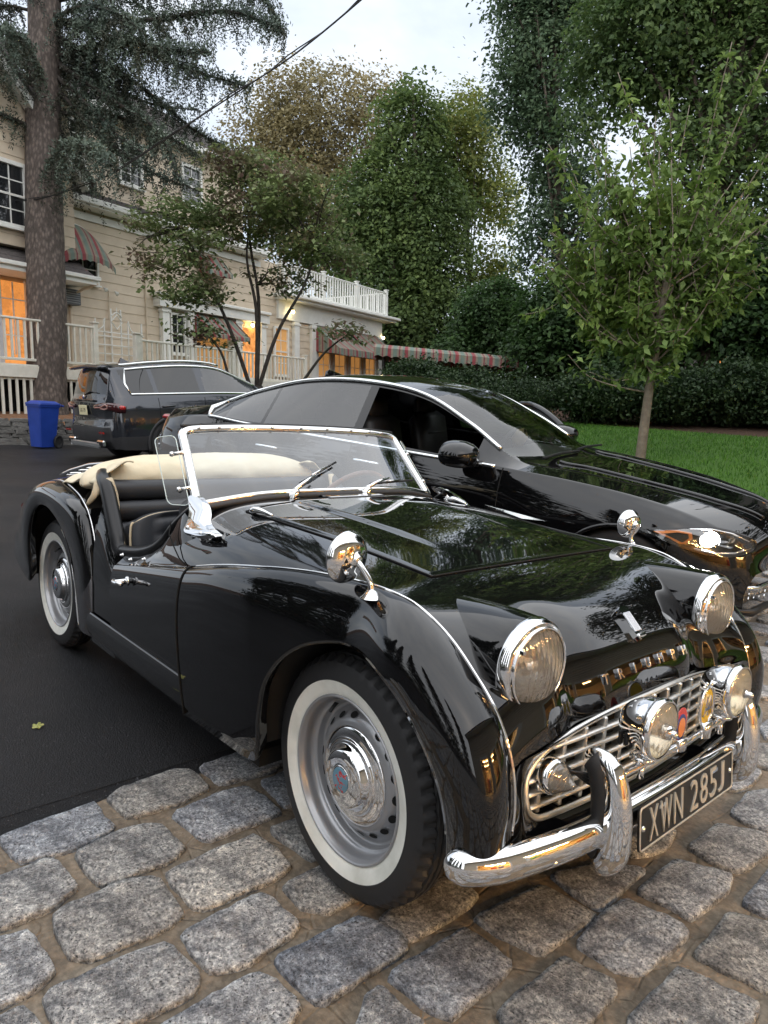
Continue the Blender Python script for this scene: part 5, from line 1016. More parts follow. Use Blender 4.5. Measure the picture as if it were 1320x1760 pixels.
for s in (-1, 1):
    o3 = np.array((1, s, 1))
    G2 = XG.copy(); G2[..., 1] *= s; region_obj('cladding', G2, XR['cladding'], CLAD, suv, both=False)
    for k in ('front_window', 'rear_door_window', 'quarter_window'):
        G2 = XG.copy(); G2[..., 1] *= s; region_obj(k, G2, XR[k], REARTINT if k != 'front_window' else TINT, suv, both=False)
    up_ = curve_at(XG, xu, xv, 2.1, 3.5, 8.25, (0, .006, 0)); lo_ = curve_at(XG, xu, xv, 2.95, 3.5, 8.3, (0, .005, 0))
    MB().tube(up_*o3, .020, 8).build('window_chrome', SATIN, suv, True); MB().tube(lo_*o3, .018, 8).build('window_chrome', SATIN, suv, True)
    MB().tube(np.array([lo_[-1], (lo_[-1]+up_[-1])/2+(-.05, .0, -.03), up_[-1]])*o3, [.014, .022, .014], 8).build('window_chrome', SATIN, suv, True)
    MB().tube((curve_at(XG, xu, xv, 1.85, 4.9, 8.4)+(0, .01, .03))*o3, .018, 8).build('roof_rail', SATIN, suv, True)
    for x in (.66, 1.75, -.16):
        i = int(np.argmin(np.abs(XG[:, 26, 0]-x))); P = XG[i, 27:44].copy(); P[:, 1] += .0015; MB().tube(P*o3, .004, 5).build('shut_line', DARK, suv)
    for x in (-.02, .98): MB().tube(np.array([(x+.11, .935, .955), (x+.09, .953, .957), (x-.09, .953, .957), (x-.11, .935, .955)])*o3, [.009, .015, .015, .009], 8).build('door_handle', SUVP, suv, True)
    for X in (0, 2.864):
        P = [(X+.405*math.cos(t), .947, .37+.405*math.sin(t)) for t in np.linspace(-.25, PI+.25, 30)]; P = [(p[0], np.interp(p[0], [-.5, 0, 2.9, 3.3], [.935, .948, .942, .86]), p[2]) for p in P]
        MB().tube(np.array(P)*o3, .028, 8, flat=.6).build('arch_trim', CLAD, suv, True)
        arc = [(X+.415*math.cos(t), .37+.415*math.sin(t)) for t in np.linspace(-.3, PI+.3, 20)]; V = np.array([(x, s*y, z) for x, z in arc for y in (.5, .91)]); link('inner_arch', mesh('ia', V, [(2*i, 2*i+1, 2*i+3, 2*i+2) for i in range(19)], DARK, True), suv)
        MB().prism(arc, 1, s*.49, s*.50).build('inner_wall', DARK, suv)
        alloy(suv, X, s*.80, .37, ALLOY, n=10)
    # tail lamp wrapping the corner
    tl = crom(np.array([(-.985, .38, .985), (-.955, .60, 1.0), (-.90, .76, .99), (-.82, .875, .965), (-.72, .915, .945)]), 24)
    MB().tube(tl*o3, np.interp(np.linspace(0, 1, 24), [0, .3, .75, 1], [.030, .055, .075, .055]), 10, flat=.55, up=(0, 0, 1)).build('tail_lamp', mat('suv_tail', (.045, .006, .008), .08, coat=1), suv, True)
    l2 = tl+np.array((-.030, .012, .0)); MB().tube(crom(np.array([(-1.005, .44, .975), (-.985, .62, .985), (-.955, .72, 1.02), (-.935, .745, .98), (-.96, .70, .955), (-.985, .60, .965)])*o3, 20), .011, 6).build('tail_lamp_strip', mat('tail_light_strip', (.35, .20, .18), .2, emit=((1, .5, .4), .02)), suv, True)
    MB().tube(np.array([(-.86, .87, .985), (-.79, .925, .975), (-.74, .935, .965)])*o3, [.02, .035, .03], 8, flat=.5, up=(0, 0, 1)).build('tail_lamp_red', mat('tail_red2', (.40, .02, .02), .1, coat=1), suv, True)
    MB().bevbox((-1.005, s*.56, .43), (.06, .26, .10), .02).build('exhaust_trim', SATIN, suv); MB().bevbox((-1.035, s*.56, .425), (.02, .19, .055), .008).build('exhaust_pipe', DARK, suv)
    MB().box((-1.03, s*.66, .60), (.02, .16, .03)).build('rear_reflector', mat('reflector_red', (.3, .01, .01), .2, coat=1), suv)
# spoiler, plate, wiper, emblem
sp_ = MB(); P = np.array([(-.86, y, 1.612-.05*abs(y)) for y in np.linspace(-.60, .60, 15)]); sp_.tube(P, .03, 8, flat=2.6, up=(0, 0, 1)); sp_.build('spoiler', SUVP, suv, True)
pl_ = MB().bevbox((-1.012, 0, .93), (.012, .31, .155), .004).build('licence_plate', mat('plate_cream', (.72, .66, .42), .45), suv)
me = text_mesh('LX 19', .085, .003, mat('plate_ink', (.10, .07, .03), .5)); co = np.array([v.co[:] for v in me.vertices]); me.vertices.foreach_set('co', np.c_[-1.0195-co[:, 2], -co[:, 0], .93+co[:, 1]].ravel()); me.update(); link('plate_lettering', me, pl_)
MB().bevbox((-.985, 0, 1.085), (.03, .78, .035), .01).build('plate_lip', SUVP, suv)
em = MB().lathe([(0, .008), (.034, .006), (.038, 0)], 24, -Z2X, (-.985, 0, 1.13)).build('emblem', SATIN, suv, True)
MB().lathe([(0, .010), (.024, .008), (.026, .0)], 20, -Z2X, (-.985, 0, 1.13)).build('emblem_disc', BLUEB, em, True)
MB().tube([(-.955, 0, 1.17), (-.955, -.22, 1.22), (-.94, -.42, 1.20)], [.014, .010, .006], 6).build('rear_wiper', PLASTIC, suv)
MB().bevbox((-1.035, 0, .40), (.03, 1.15, .09), .02).build('skid_plate', mat('skid_silver', (.35, .36, .37), .35, metal=.6), suv)
MB().add(np.array([(-.18, -.03, 1.66), (-.18, .03, 1.66), (-.36, -.03, 1.65), (-.36, .03, 1.65), (-.32, -.01, 1.73), (-.32, .01, 1.73)]), [(0, 2, 4), (1, 5, 3), (0, 4, 5, 1), (2, 3, 5, 4), (0, 1, 3, 2)]).build('roof_antenna', SUVP, suv)
MB().box((1.0, 0, .5), (3.2, 1.6, .1)).box((.2, 0, .9), (.2, 1.5, .5)).box((1.2, 0, .9), (.2, 1.5, .5)).build('cabin', DARK, suv)
me = text_mesh('xDrive30i', .035, .002, CHROME); co = np.array([v.co[:] for v in me.vertices]); me.vertices.foreach_set('co', np.c_[-1.0-co[:, 2], -.50-co[:, 0], .80+co[:, 1]].ravel()); me.update(); link('model_lettering', me, suv)
# ================================================================== the tan clapboard house with its deck
SIDING = mat('tan_siding', (.58, .485, .365), .6, noise=(2.5, (.65, .555, .43), 6), bump=(30, .1, .004))
TRIMW = mat('white_trim', (.80, .80, .76), .5, noise=(4, (.72, .72, .67), 5))
RAILW = mat('cream_rail', (.76, .74, .66), .55, noise=(6, (.66, .65, .57), 5))
SHING = mat('dark_shingle', (.075, .068, .066), .85, noise=(14, (.13, .115, .11), 5), bump=(30, .5, .02))
WGLASS = mat('window_glass', (.02, .022, .025), .05, coat=1.0)
LITWIN = mat('lit_room', (.6, .3, .1), .6, emit=((1.0, .36, .08), .32), noise=(3.0, (.10, .03, .01), 5, .45, .6))
LITWIN2 = mat('lit_room_soft', (.5, .3, .12), .6, emit=((1.0, .46, .13), .14))
BULB = mat('bulb', (1, .9, .6), .3, emit=((1.0, .78, .34), 20))
HE1 = np.array((-.3012, .9533, .023)); HE3 = np.array((-.0299, -.0335, .999)); HY = np.cross(HE3, HE1); HO = np.array((-16.274, 2.75, 1.605))
def hframe(o): o.matrix_world = Matrix(((HE1[0], HY[0], HE3[0], HO[0]), (HE1[1], HY[1], HE3[1], HO[1]), (HE1[2], HY[2], HE3[2], HO[2]), (0, 0, 0, 1))); return o
house = hframe(thing('clapboard_house', 'tan clapboard house with white trim, striped awnings and lit windows', 'house'))
def bb(name, m, x, y, z, par=None, bev=0):
    mb = MB(); c = ((x[0]+x[1])/2, (y[0]+y[1])/2, (z[0]+z[1])/2); d = (x[1]-x[0], y[1]-y[0], z[1]-z[0])
    (mb.bevbox(c, d, bev) if bev else mb.box(c, d)); return mb.build(name, m, par if par is not None else house)
def wall(x0, x1, y, z0, z1, top=None, depth=.3):
    """wall core plus lapped boards as separate pieces"""
    w = bb('wall', SIDING, (x0, x1), (y+.03, y+depth), (z0, z1)); z = z0
    while z < z1-.02:
        zt = min(z+.25, z1); xr = x1 if top is None else min(x1, top((z+zt)/2))
        if xr > x0+.05: MB().add(np.array([(x0, y-.006, z), (xr, y-.006, z), (xr, y+.012, zt+.01), (x0, y+.012, zt+.01), (x0, y+.03, z), (xr, y+.03, z), (xr, y+.03, zt+.01), (x0, y+.03, zt+.01)]), [(0, 1, 2, 3), (7, 6, 5, 4), (0, 4, 5, 1), (3, 2, 6, 7), (0, 3, 7, 4), (1, 5, 6, 2)]).build('board', SIDING, w)
        z += .25
    return w
def window(x0, x1, y, z0, z1, nx=2, nz_=2, m=None, fr=.09, lit=False, rail=True):
    w = MB()
    for a, b_, c, d in ((x0-fr, x1+fr, z1, z1+fr), (x0-fr, x1+fr, z0-fr, z0), (x0-fr, x0, z0, z1), (x1, x1+fr, z0, z1)): w.box(((a+b_)/2, y-.03, (c+d)/2), (b_-a, .08, d-c))
    wo_ = w.build('window', TRIMW, house)
    zs = [z0, (z0+z1)/2, z1] if rail else [z0, z1]
    for k in range(len(zs)-1): bb('pane', m or WGLASS, (x0, x1), (y+.0, y+.02), (zs[k]+.005, zs[k+1]-.005), wo_)
    if rail: bb('meeting_rail', TRIMW, (x0, x1), (y-.035, y+.005), ((z0+z1)/2-.025, (z0+z1)/2+.025), wo_)
    for k in range(1, nx): x = x0+(x1-x0)*k/nx; bb('muntin', TRIMW, (x-.013, x+.013), (y-.022, y-.002), (z0, z1), wo_)
    for s_ in range(len(zs)-1):
        for k in range(1, nz_): z = zs[s_]+(zs[s_+1]-zs[s_])*k/nz_; bb('muntin', TRIMW, (x0, x1), (y-.019, y-.004), (z-.013, z+.013), wo_)
    bb('sill', TRIMW, (x0-fr-.03, x1+fr+.03), (y-.12, y-.01), (z0-fr-.04, z0-fr), wo_)
    return wo_
rake = lambda z: .62+(6.55-z)*1.0
wall(-4.0, 2.35, .9, 2.95, 6.9, rake)
for d0, y_, w_ in ((0.02, .62, .16),):
    P = [(-.6, .62, 7.77), (2.55, .62, 4.62)]
    MB().add(np.array([(-.6, .6, 7.80), (2.6, .6, 4.60), (2.6, .6, 4.85), (-.6, .6, 8.05), (-.6, .88, 7.80), (2.6, .88, 4.60), (2.6, .88, 4.85), (-.6, .88, 8.05)]), [(0, 1, 2, 3), (7, 6, 5, 4), (0, 4, 5, 1), (3, 2, 6, 7), (1, 5, 6, 2)]).build('rake_board', TRIMW, house)
    MB().add(np.array([(-.6, .5, 8.06), (2.75, .5, 4.72), (2.75, 4.0, 4.72), (-.6, 4.0, 8.06), (-.6, .5, 8.14), (2.75, .5, 4.80), (2.75, 4.0, 4.80), (-.6, 4.0, 8.14)]), [(0, 1, 2, 3), (7, 6, 5, 4), (0, 4, 5, 1), (3, 2, 6, 7), (1, 5, 6, 2)]).build('roof', SHING, house)
window(-.35, 1.0, .87, 3.42, 4.72, 4, 2)
MB().box((1.19, .88, 4.0), (.13, .05, 1.5)).build('shutter', mat('maroon_shutter', (.07, .025, .03), .6), house)
wall(2.3, 11.7, 1.5, .15, 4.40)
wall(2.3, 10.2, 2.4, 5.0, 7.35)
# eave between the storeys
bb('frieze', TRIMW, (2.3, 10.0), (1.44, 1.49), (4.12, 4.30)); bb('soffit', TRIMW, (2.25, 10.0), (1.02, 1.5), (4.38, 4.42)); bb('gutter', TRIMW, (2.2, 10.0), (.94, 1.05), (4.42, 4.58), bev=.02)
def slope(name, x0, x1, y0, z0, y1, z1, t=.05, m=None):
    rf = MB().add(np.array([(x0, y0, z0), (x1, y0, z0), (x1, y1, z1), (x0, y1, z1), (x0, y0, z0+t), (x1, y0, z0+t), (x1, y1, z1+t), (x0, y1, z1+t)]), [(3, 2, 1, 0), (4, 5, 6, 7), (0, 1, 5, 4), (2, 3, 7, 6), (1, 2, 6, 5), (3, 0, 4, 7)]).build(name, m or SHING, house)
    nrow = max(2, int(math.hypot(y1-y0, z1-z0)/.22)); 
    for k in range(nrow):
        f = k/nrow; g = (k+1)/nrow; MB().add(np.array([(x0, y0+(y1-y0)*f, z0+(z1-z0)*f+t+.022), (x1, y0+(y1-y0)*f, z0+(z1-z0)*f+t+.022), (x1, y0+(y1-y0)*g, z0+(z1-z0)*g+t+.004), (x0, y0+(y1-y0)*g, z0+(z1-z0)*g+t+.004), (x0, y0+(y1-y0)*f, z0+(z1-z0)*f+t+.001), (x1, y0+(y1-y0)*f, z0+(z1-z0)*f+t+.001)]), [(0, 1, 2, 3), (4, 5, 1, 0)]).build('shingle_course', m or SHING, rf)
    return rf
slope('skirt_roof', 2.25, 10.0, 1.0, 4.55, 2.4, 5.12)
slope('main_roof', 2.0, 10.6, 2.0, 7.45, 6.5, 10.2); bb('fascia', TRIMW, (2.0, 10.6), (1.95, 2.02), (7.30, 7.48)); bb('upper_soffit', TRIMW, (2.0, 10.6), (2.0, 2.4), (7.32, 7.36))
for x0, x1 in ((3.05, 3.75), (5.0, 5.7), (7.4, 8.1)): window(x0, x1, 2.37, 5.75, 6.85, 2, 2)
0 and bb('chimney', mat('chimney_white', (.62, .62, .58), .7), (9.0, 9.8), (3.0, 3.8), (8.2, 10.6))
# porch roof on the left
slope('porch_roof', -4.0, 2.6, .55, 2.48, 1.42, 3.06); bb('porch_fascia', TRIMW, (-4.0, 2.65), (.50, .56), (2.32, 2.50)); bb('porch_soffit', TRIMW, (-4.0, 2.6), (.56, 1.45), (2.33, 2.37)); bb('porch_gutter', TRIMW, (-4.0, 2.72), (.42, .50), (2.42, 2.52), bev=.015)
MB().tube([(2.66, .5, 2.36), (2.55, .9, 2.25), (2.5, 1.42, 2.1), (2.5, 1.44, .3)], .035, 8).build('downpipe', SIDING, house)
# lit french doors
fd = bb('french_door', LITWIN, (-3.2, 1.30), (1.42, 1.46), (.22, 2.22))
wl = wall(-4.0, 2.3, 1.48, .15, 2.9)
for x in np.arange(-3.2, 1.36, .75): bb('door_stile', mat('pale_door', (.62, .66, .70), .4), (x-.06, x+.06), (1.34, 1.42), (.2, 2.28), fd)
for x in np.arange(-3.2, 1.0, .75):
    bb('muntin', TRIMW, (x+.36, x+.385), (1.37, 1.40), (.5, 2.2), fd)
    for z in (.95, 1.38, 1.80): bb('muntin', TRIMW, (x+.06, x+.69), (1.375, 1.395), (z-.013, z+.013), fd)
ac = bb('air_conditioner', mat('ac_grey', (.10, .11, .12), .5), (2.15, 2.62), (1.15, 1.48), (1.86, 2.24))
for k in range(6): bb('louvre', mat('ac_fin', (.28, .29, .30), .5), (2.18, 2.59), (1.13, 1.15), (1.90+.055*k, 1.92+.055*k), ac)
# awnings: striped cloth with a scalloped valance
def stripes(name, axis, per):
    m, n, b = node_mat(name); tc = n.nodes.new('ShaderNodeTexCoord'); sp_ = n.nodes.new('ShaderNodeSeparateXYZ'); n.links.new(tc.outputs['Object'], sp_.inputs[0])
    mu = n.nodes.new('ShaderNodeMath'); mu.operation = 'MULTIPLY'; mu.inputs[1].default_value = 1/per; n.links.new(sp_.outputs[axis], mu.inputs[0]); fr_ = n.nodes.new('ShaderNodeMath'); fr_.operation = 'FRACT'; n.links.new(mu.outputs[0], fr_.inputs[0])
    r = n.nodes.new('ShaderNodeValToRGB'); r.color_ramp.interpolation = 'CONSTANT'; e = r.color_ramp.elements
    cols = [(0, (.27, .055, .062)), (.20, (.27, .22, .17)), (.32, (.155, .21, .175)), (.55, (.26, .22, .17)), (.66, (.21, .06, .065)), (.74, (.27, .225, .17)), (.88, (.16, .21, .175))]
    while len(e) < len(cols): e.new(.5)
    for k, (p, c) in enumerate(cols): e[k].position = p; e[k].color = (*c, 1)
    n.links.new(fr_.outputs[0], r.inputs[0]); f2 = rampn(n, nz(n, 6, 4), [(.3, (.8, .8, .8)), (.7, (1.1, 1.1, 1.1))]); n.links.new(mixn(n, 1.0, r.outputs[0], f2, 'MULTIPLY'), b.inputs['Base Color']); b.inputs['Roughness'].default_value = .8; return m
STRX = stripes('awning_stripes', 0, .62)
def awning(x0, x1, y, ztop, zbot, out, val=.2):
    G = np.array([[(x, y-out*t, ztop+(zbot-ztop)*t-.04*math.sin(PI*t)) for x in np.linspace(x0, x1, 24)] for t in np.linspace(0, 1, 8)]); V, F = gridvf(G); mb = MB(); mb.add(V, F); V2 = V.copy(); V2[:, 1] += .012; mb.add(V2, [f[::-1] for f in F]); a = mb.build('awning', STRX, house, False, fix=False)
    n_ = int((x1-x0)/.22); xs = np.linspace(x0, x1, n_*6+1); lo = [zbot-val+.05*abs(math.sin(PI*k/6)) for k in range(len(xs))]
    V = np.array([(x, y-out-.002, zbot) for x in xs]+[(x, y-out-.01, l) for x, l in zip(xs, lo)]+[(x, y-out+.010, zbot) for x in xs]+[(x, y-out+.002, l) for x, l in zip(xs, lo)]); k = len(xs); F = [(i, i+1, k+i+1, k+i) for i in range(k-1)]+[(2*k+i, 3*k+i, 3*k+i+1, 2*k+i+1) for i in range(k-1)]; link('valance', mesh('val', V, F, STRX), a)
    if 'awning_side' not in MATS: stripes('awning_side', 1, .62)
    for x in (x0, x1): link('side_panel', mesh('sp', [(x, y, ztop), (x, y, zbot-val*.3), (x, y-out, zbot-val*.8), (x, y-out, zbot), (x+.01, y, ztop), (x+.01, y, zbot-val*.3), (x+.01, y-out, zbot-val*.8), (x+.01, y-out, zbot)], [(0, 1, 2, 3), (7, 6, 5, 4)], MATS['awning_side']), a)
    return a
awning(13.1, 17.7, 1.42, 2.50, 1.62, 1.15, .28); awning(6.75, 8.5, 1.42, 2.22, 1.55, .8, .15); awning(7.05, 8.05, 1.42, 4.05, 3.5, .5, .15); awning(-9.0, -5.0, .8, 2.5, 1.8, 1.0)
# arched awning over the small dark window
G = []
for t in np.linspace(0, 1, 14):
    row = []
    for a_ in np.linspace(0, PI, 25): r = .68*(1-.0*t); row.append((2.72-.72*math.cos(a_)*(1+.08*t), 1.46-.62*t*(1 if True else 0), 3.28+(.66*math.sin(a_))*(1-t**2*.62)-.42*t**1.5))
    G.append(row)
G = np.array(G); V, F = gridvf(G); aw = link('arched_awning', mesh('aw', V, F, stripes('awning_stripes_b', 0, .5), True), house)
P = G[0]+np.array((0, -.01, .0)); MB().tube(P, .022, 8).build('awning_rope', TRIMW, aw, True)
P = G[-1]; xs = crom(P, 73); lo = xs.copy(); lo[:, 2] -= .17-.035*np.abs(np.sin(np.linspace(0, 12*PI, 73))); V = np.vstack([xs, lo]); link('valance', mesh('v', V, [(i, i+1, 74+i, 73+i) for i in range(72)], MATS['awning_stripes_b']), aw)
window(2.55, 3.35, 1.47, 2.55, 3.2, 2, 2, fr=.06, rail=False)
MB().tube([(3.72, 1.45, 2.45), (3.72, 1.45, .3)], .018, 6).build('conduit', SIDING, house); MB().tube([(5.0, 1.46, 4.1), (5.0, 1.46, .3)], .022, 6).build('conduit', SIDING, house)
fl = MB().lathe([(.02, 0), (.05, .10), (.055, .12), (0, .11)], 14, Rx(2.2), (3.5, 1.35, 2.45)).lathe([(.02, 0), (.05, .10), (.055, .12), (0, .11)], 14, Rx(2.2), (3.85, 1.35, 2.40)); flo = fl.build('floodlight', TRIMW, house, True)
# ground floor middle: pilasters, window, lit door
bb('entablature', TRIMW, (5.3, 10.2), (1.22, 1.5), (2.22, 2.52)); bb('cornice_strip', TRIMW, (5.2, 10.2), (1.12, 1.5), (2.50, 2.60), bev=.02)
for x in (5.62, 6.62, 8.75, 10.0): p_ = bb('pilaster', TRIMW, (x-.13, x+.13), (1.32, 1.49), (.2, 2.22)); bb('capital', TRIMW, (x-.17, x+.17), (1.29, 1.49), (2.08, 2.16), p_)
window(5.92, 6.40, 1.46, .95, 2.05, 2, 2, fr=.06)
dr = bb('lit_doorway', LITWIN, (8.95, 9.85), (1.40, 1.46), (.25, 2.0)); bb('door_frame', TRIMW, (8.86, 8.95), (1.36, 1.46), (.2, 2.08), dr); bb('door_frame', TRIMW, (9.85, 9.93), (1.36, 1.46), (.2, 2.08), dr)
window(6.9, 8.3, 1.46, .55, 1.9, 4, 2, LITWIN2, fr=.06)
# wing with roof balcony
wall(10.3, 18.0, 1.5, .1, 2.7, depth=4.0)
window(10.72, 11.40, 1.45, .55, 2.15, 2, 2, LITWIN2, fr=.07)
bb('architrave', TRIMW, (10.9, 18.05), (1.40, 1.52), (2.52, 3.18)); bb('cornice', TRIMW, (10.8, 18.6), (1.0, 5.6), (3.18, 3.26)); bb('cornice', TRIMW, (10.7, 18.78), (.85, 5.6), (3.26, 3.37), bev=.02)
bb('side_wall', TRIMW, (17.99, 18.06), (1.5, 5.4), (.1, 3.15))
for x in (11.92, 13.0, 17.85): p_ = bb('pilaster', TRIMW, (x-.15, x+.15), (1.36, 1.49), (.1, 2.50)); bb('capital', TRIMW, (x-.20, x+.20), (1.33, 1.49), (2.36, 2.44), p_)
for x0 in (13.3, 14.4, 15.55, 16.7): window(x0, x0+.75, 1.45, .15, 1.5, 2, 3, LITWIN2, fr=.10, rail=False)
def bulb(x, y, z, par=None):
    b_ = MB().lathe([(0, .06), (.04, .045), (.055, 0), (.04, -.045), (0, -.06)], 14, None, (x, y, z)).build('porch_lamp', BULB, house, True); MB().lathe([(0, .12), (.05, .10), (.03, .06)], 12, None, (x, y, z)).build('lamp_cap', PLASTIC, b_)
bulb(11.5, 1.22, 2.80); bulb(18.1, 1.35, 2.50); bulb(9.4, 1.3, 2.1)
# railings
def railing(name, label, pts, h, z0, posts, pitch=.155, par_mat=RAILW, lab_loc=None):
    r = hframe(thing(name, label, 'railing'))
    for (xa, ya), (xb, yb) in zip(pts[:-1], pts[1:]):
        L = math.hypot(xb-xa, yb-ya); a_ = math.atan2(yb-ya, xb-xa); R_ = Rz(a_); c = ((xa+xb)/2, (ya+yb)/2)
        MB().bevbox((c[0], c[1], z0+h), (L, .09, .05), .012, R_).build('top_rail', par_mat, r); MB().bevbox((c[0], c[1], z0+.06), (L, .06, .06), .01, R_).build('bottom_rail', par_mat, r)
        n_ = int(L/pitch)
        for k in range(n_): t = (k+.5)/n_; MB().box((xa+(xb-xa)*t, ya+(yb-ya)*t, z0+h/2+.02), (.045, .045, h-.08), R_).build('baluster', par_mat, r)
    for x, y in posts: MB().bevbox((x, y, z0+h/2+.04), (.13, .13, h+.12), .012).build('post', par_mat, r); MB().bevbox((x, y, z0+h+.12), (.18, .18, .04), .01).build('post_cap', par_mat, r)
    return r
railing('deck_railing', 'cream deck railing behind the spruce trunk at the left edge', [(-4.5, 0), (2.1, 0)], .95, .24, [(2.12, 0), (-2.5, 0)])
railing('deck_railing', 'long cream deck railing behind the small dogwood tree', [(3.46, 0), (10.6, 0)], .86, .16, [(3.46, 0), (7.0, 0), (10.6, 0)], .17)
railing('stair_railing', 'short cream stair railing beside the garden trellis', [(3.46, 0), (2.75, -.75)], .80, .16, [(2.75, -.75)], .16)
railing('balcony_railing', 'white railing around the roof balcony of the wing', [(10.9, 4.5), (10.9, 1.15), (17.95, 1.15), (17.95, 5.2)], .98, 3.40, [(10.9, 1.15), (13.3, 1.15), (15.6, 1.15), (17.95, 1.15), (17.95, 5.2)], .17, TRIMW)
bb('deck_floor', RAILW, (-4.5, 10.6), (-.08, 1.5), (.10, .19)); bb('deck_skirt', RAILW, (-4.5, 2.1), (-.10, -.06), (-.10, .16)); bb('deck_skirt', RAILW, (3.4, 10.6), (-.10, -.06), (-.10, .16))
sk = hframe(thing('lattice_skirt', 'cream slatted skirt fence under the deck behind the blue bin', 'fence'))
for x in np.arange(-4.4, 2.1, .17): MB().box((x, -.03, -.60), (.06, .03, 1.0)).build('slat', RAILW, sk)
for z in (-.12, -1.02): MB().box((-1.2, -.0, z), (6.6, .05, .07)).build('rail', RAILW, sk)
for x in (.62, 2.1): MB().bevbox((x, -.02, -.58), (.14, .1, 1.06), .01).build('post', RAILW, sk)
MB().box((-1.2, .5, -.6), (6.6, .04, 1.2)).build('under_deck_shade', DARK, sk)  # dark sheet behind the slats, standing in for the shade under the deck
for x in (4.2, 6.0, 8.0, 10.0): bb('deck_pier', RAILW, (x-.1, x+.1), (0, .2), (-1.6, .1))
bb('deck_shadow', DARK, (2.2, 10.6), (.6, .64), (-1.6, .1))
# foundation
bb('foundation', mat('foundation', (.25, .24, .22), .8), (-4, 18), (1.55, 5), (-1.8, .12))
# garden trellis gate
tg = hframe(thing('garden_trellis', 'ornate white garden trellis gate between the deck railings', 'trellis'))
for x in (2.36, 2.62, 2.84, 3.14, 3.36, 3.80): MB().box((x, .28, .30+(1.30 if x in (2.84, 3.14) else 1.05)/2+.1), (.035, .03, 1.42 if x in (2.84, 3.14) else 1.10)).build('upright', TRIMW, tg)
for z in (.40, .62, .84, 1.06, 1.16): MB().box((3.05, .26, z), (1.5, .02, .028)).build('cross_bar', TRIMW, tg)
for s in (-1, 1): MB().tube(crom([(3.0+s*.36, .26, 1.50), (3.0+s*.42, .26, 1.30), (3.0+s*.60, .26, 1.18), (3.0+s*.85, .26, 1.14)], 12), .016, 6).build('scroll', TRIMW, tg, True); MB().tube([(3.0, .26, 1.62), (3.0+s*.17, .26, 1.44), (3.0, .26, 1.26)], .014, 6).build('diamond', TRIMW, tg)
MB().tube(crom([(2.84, .26, 1.58), (3.0, .26, 1.68), (3.16, .26, 1.58)], 9), .016, 6).build('arch', TRIMW, tg, True); MB().tube([(3.0, .26, 1.60), (3.0, .26, 1.80)], .012, 6).build('finial', TRIMW, tg)
# ------------------------------------------------------------------ striped canopy on posts beyond the wing
cp = thing('garden_canopy', 'red striped canopy on dark posts beyond the house wing', 'canopy', (-16.0, 15.8, .95), (0, 0, math.radians(47)))
STRC = stripes('canopy_stripes', 0, .55)
G = np.array([[(x, y, 2.32+.16*math.exp(-((x+1.1)/.55)**2)*0-.16*(x+2)/4.6*1.0+.20*(1-(abs(y)/1.1)**1.5)) for y in np.linspace(-1.1, 1.1, 13)] for x in np.linspace(-2.1, 2.6, 30)]); V, F = gridvf(G); mb = MB(); mb.add(V, F); V2 = V.copy(); V2[:, 2] -= .02; mb.add(V2, [f[::-1] for f in F]); mb.build('cloth', STRC, cp, fix=False)
for y in (-1.1, 1.1):
    xs = np.linspace(-2.1, 2.6, 97); top = 2.32-.16*(xs+2)/4.6; lo = top-.30+.06*np.abs(np.sin(np.linspace(0, 16*PI, 97))); V = np.vstack([np.c_[xs, 0*xs+y, top], np.c_[xs, 0*xs+y*1.01, lo]]); link('valance', mesh('v', V, [(i, i+1, 98+i, 97+i) for i in range(96)], STRC), cp)
for x in (-2.1, 2.6):
    ys = np.linspace(-1.1, 1.1, 49); top = 2.32-.16*(x+2)/4.6+.20*(1-(np.abs(ys)/1.1)**1.5); lo = np.minimum(top, top*0+2.3-.16*(x+2)/4.6)-.26+.05*np.abs(np.sin(np.linspace(0, 8*PI, 49))); V = np.vstack([np.c_[0*ys+x, ys, top], np.c_[0*ys+x, ys, lo]]); link('valance', mesh('v', V, [(i, i+1, 50+i, 49+i) for i in range(48)], STRC), cp)
for x in (-1.8, 1.3):
    for y in (-.95, .95): MB().tube([(x, y, -.4), (x+.05, y, 1.2), (x, y*.9, 2.25)], .03, 8).build('post', PLASTIC, cp)
    MB().tube([(x, -.95, 1.9), (x, .95, 1.9)], .02, 6).build('cross_bar', PLASTIC, cp)
# ------------------------------------------------------------------ blue wheeled bin
BLUE = mat('bin_blue', (.014, .048, .29), .42, noise=(5, (.02, .06, .35), 4))
bn = thing('blue_bin', 'blue wheeled recycling bin by the low stone wall', 'bin', (-13.05, 2.42, .16), (0, 0, math.radians(20))); bn.scale = (.72, .72, .97)
def frus(w0, d0, w1, d1, z0, z1, b_=.03):
    V = []
    for w_, d_, z_ in ((w0, d0, z0), (w1, d1, z1)): V += [(w_/2-b_, -d_/2, z_), (w_/2, -d_/2+b_, z_), (w_/2, d_/2-b_, z_), (w_/2-b_, d_/2, z_), (-w_/2+b_, d_/2, z_), (-w_/2, d_/2-b_, z_), (-w_/2, -d_/2+b_, z_), (-w_/2+b_, -d_/2, z_)]
    return np.array(V), [tuple(range(7, -1, -1)), tuple(range(8, 16))]+[(i, (i+1) % 8, 8+(i+1) % 8, 8+i) for i in range(8)]
MB().add(*frus(.42, .46, .54, .60, .03, .80)).add(*frus(.50, .56, .52, .58, .66, .675)).build('tub', BLUE, bn)
MB().add(*frus(.58, .64, .585, .645, .80, .845)).build('rim_band', BLUE, bn); 
ld = MB().add(*frus(.62, .68, .60, .66, .846, .875, .05)).add(*frus(.58, .62, .44, .46, .876, .915, .06)).build('lid', BLUE, bn)
MB().tube([(-.24, .36, .84), (-.24, .43, .83), (.24, .43, .83), (.24, .36, .84)], .018, 8).build('handle_bar', BLUE, bn)
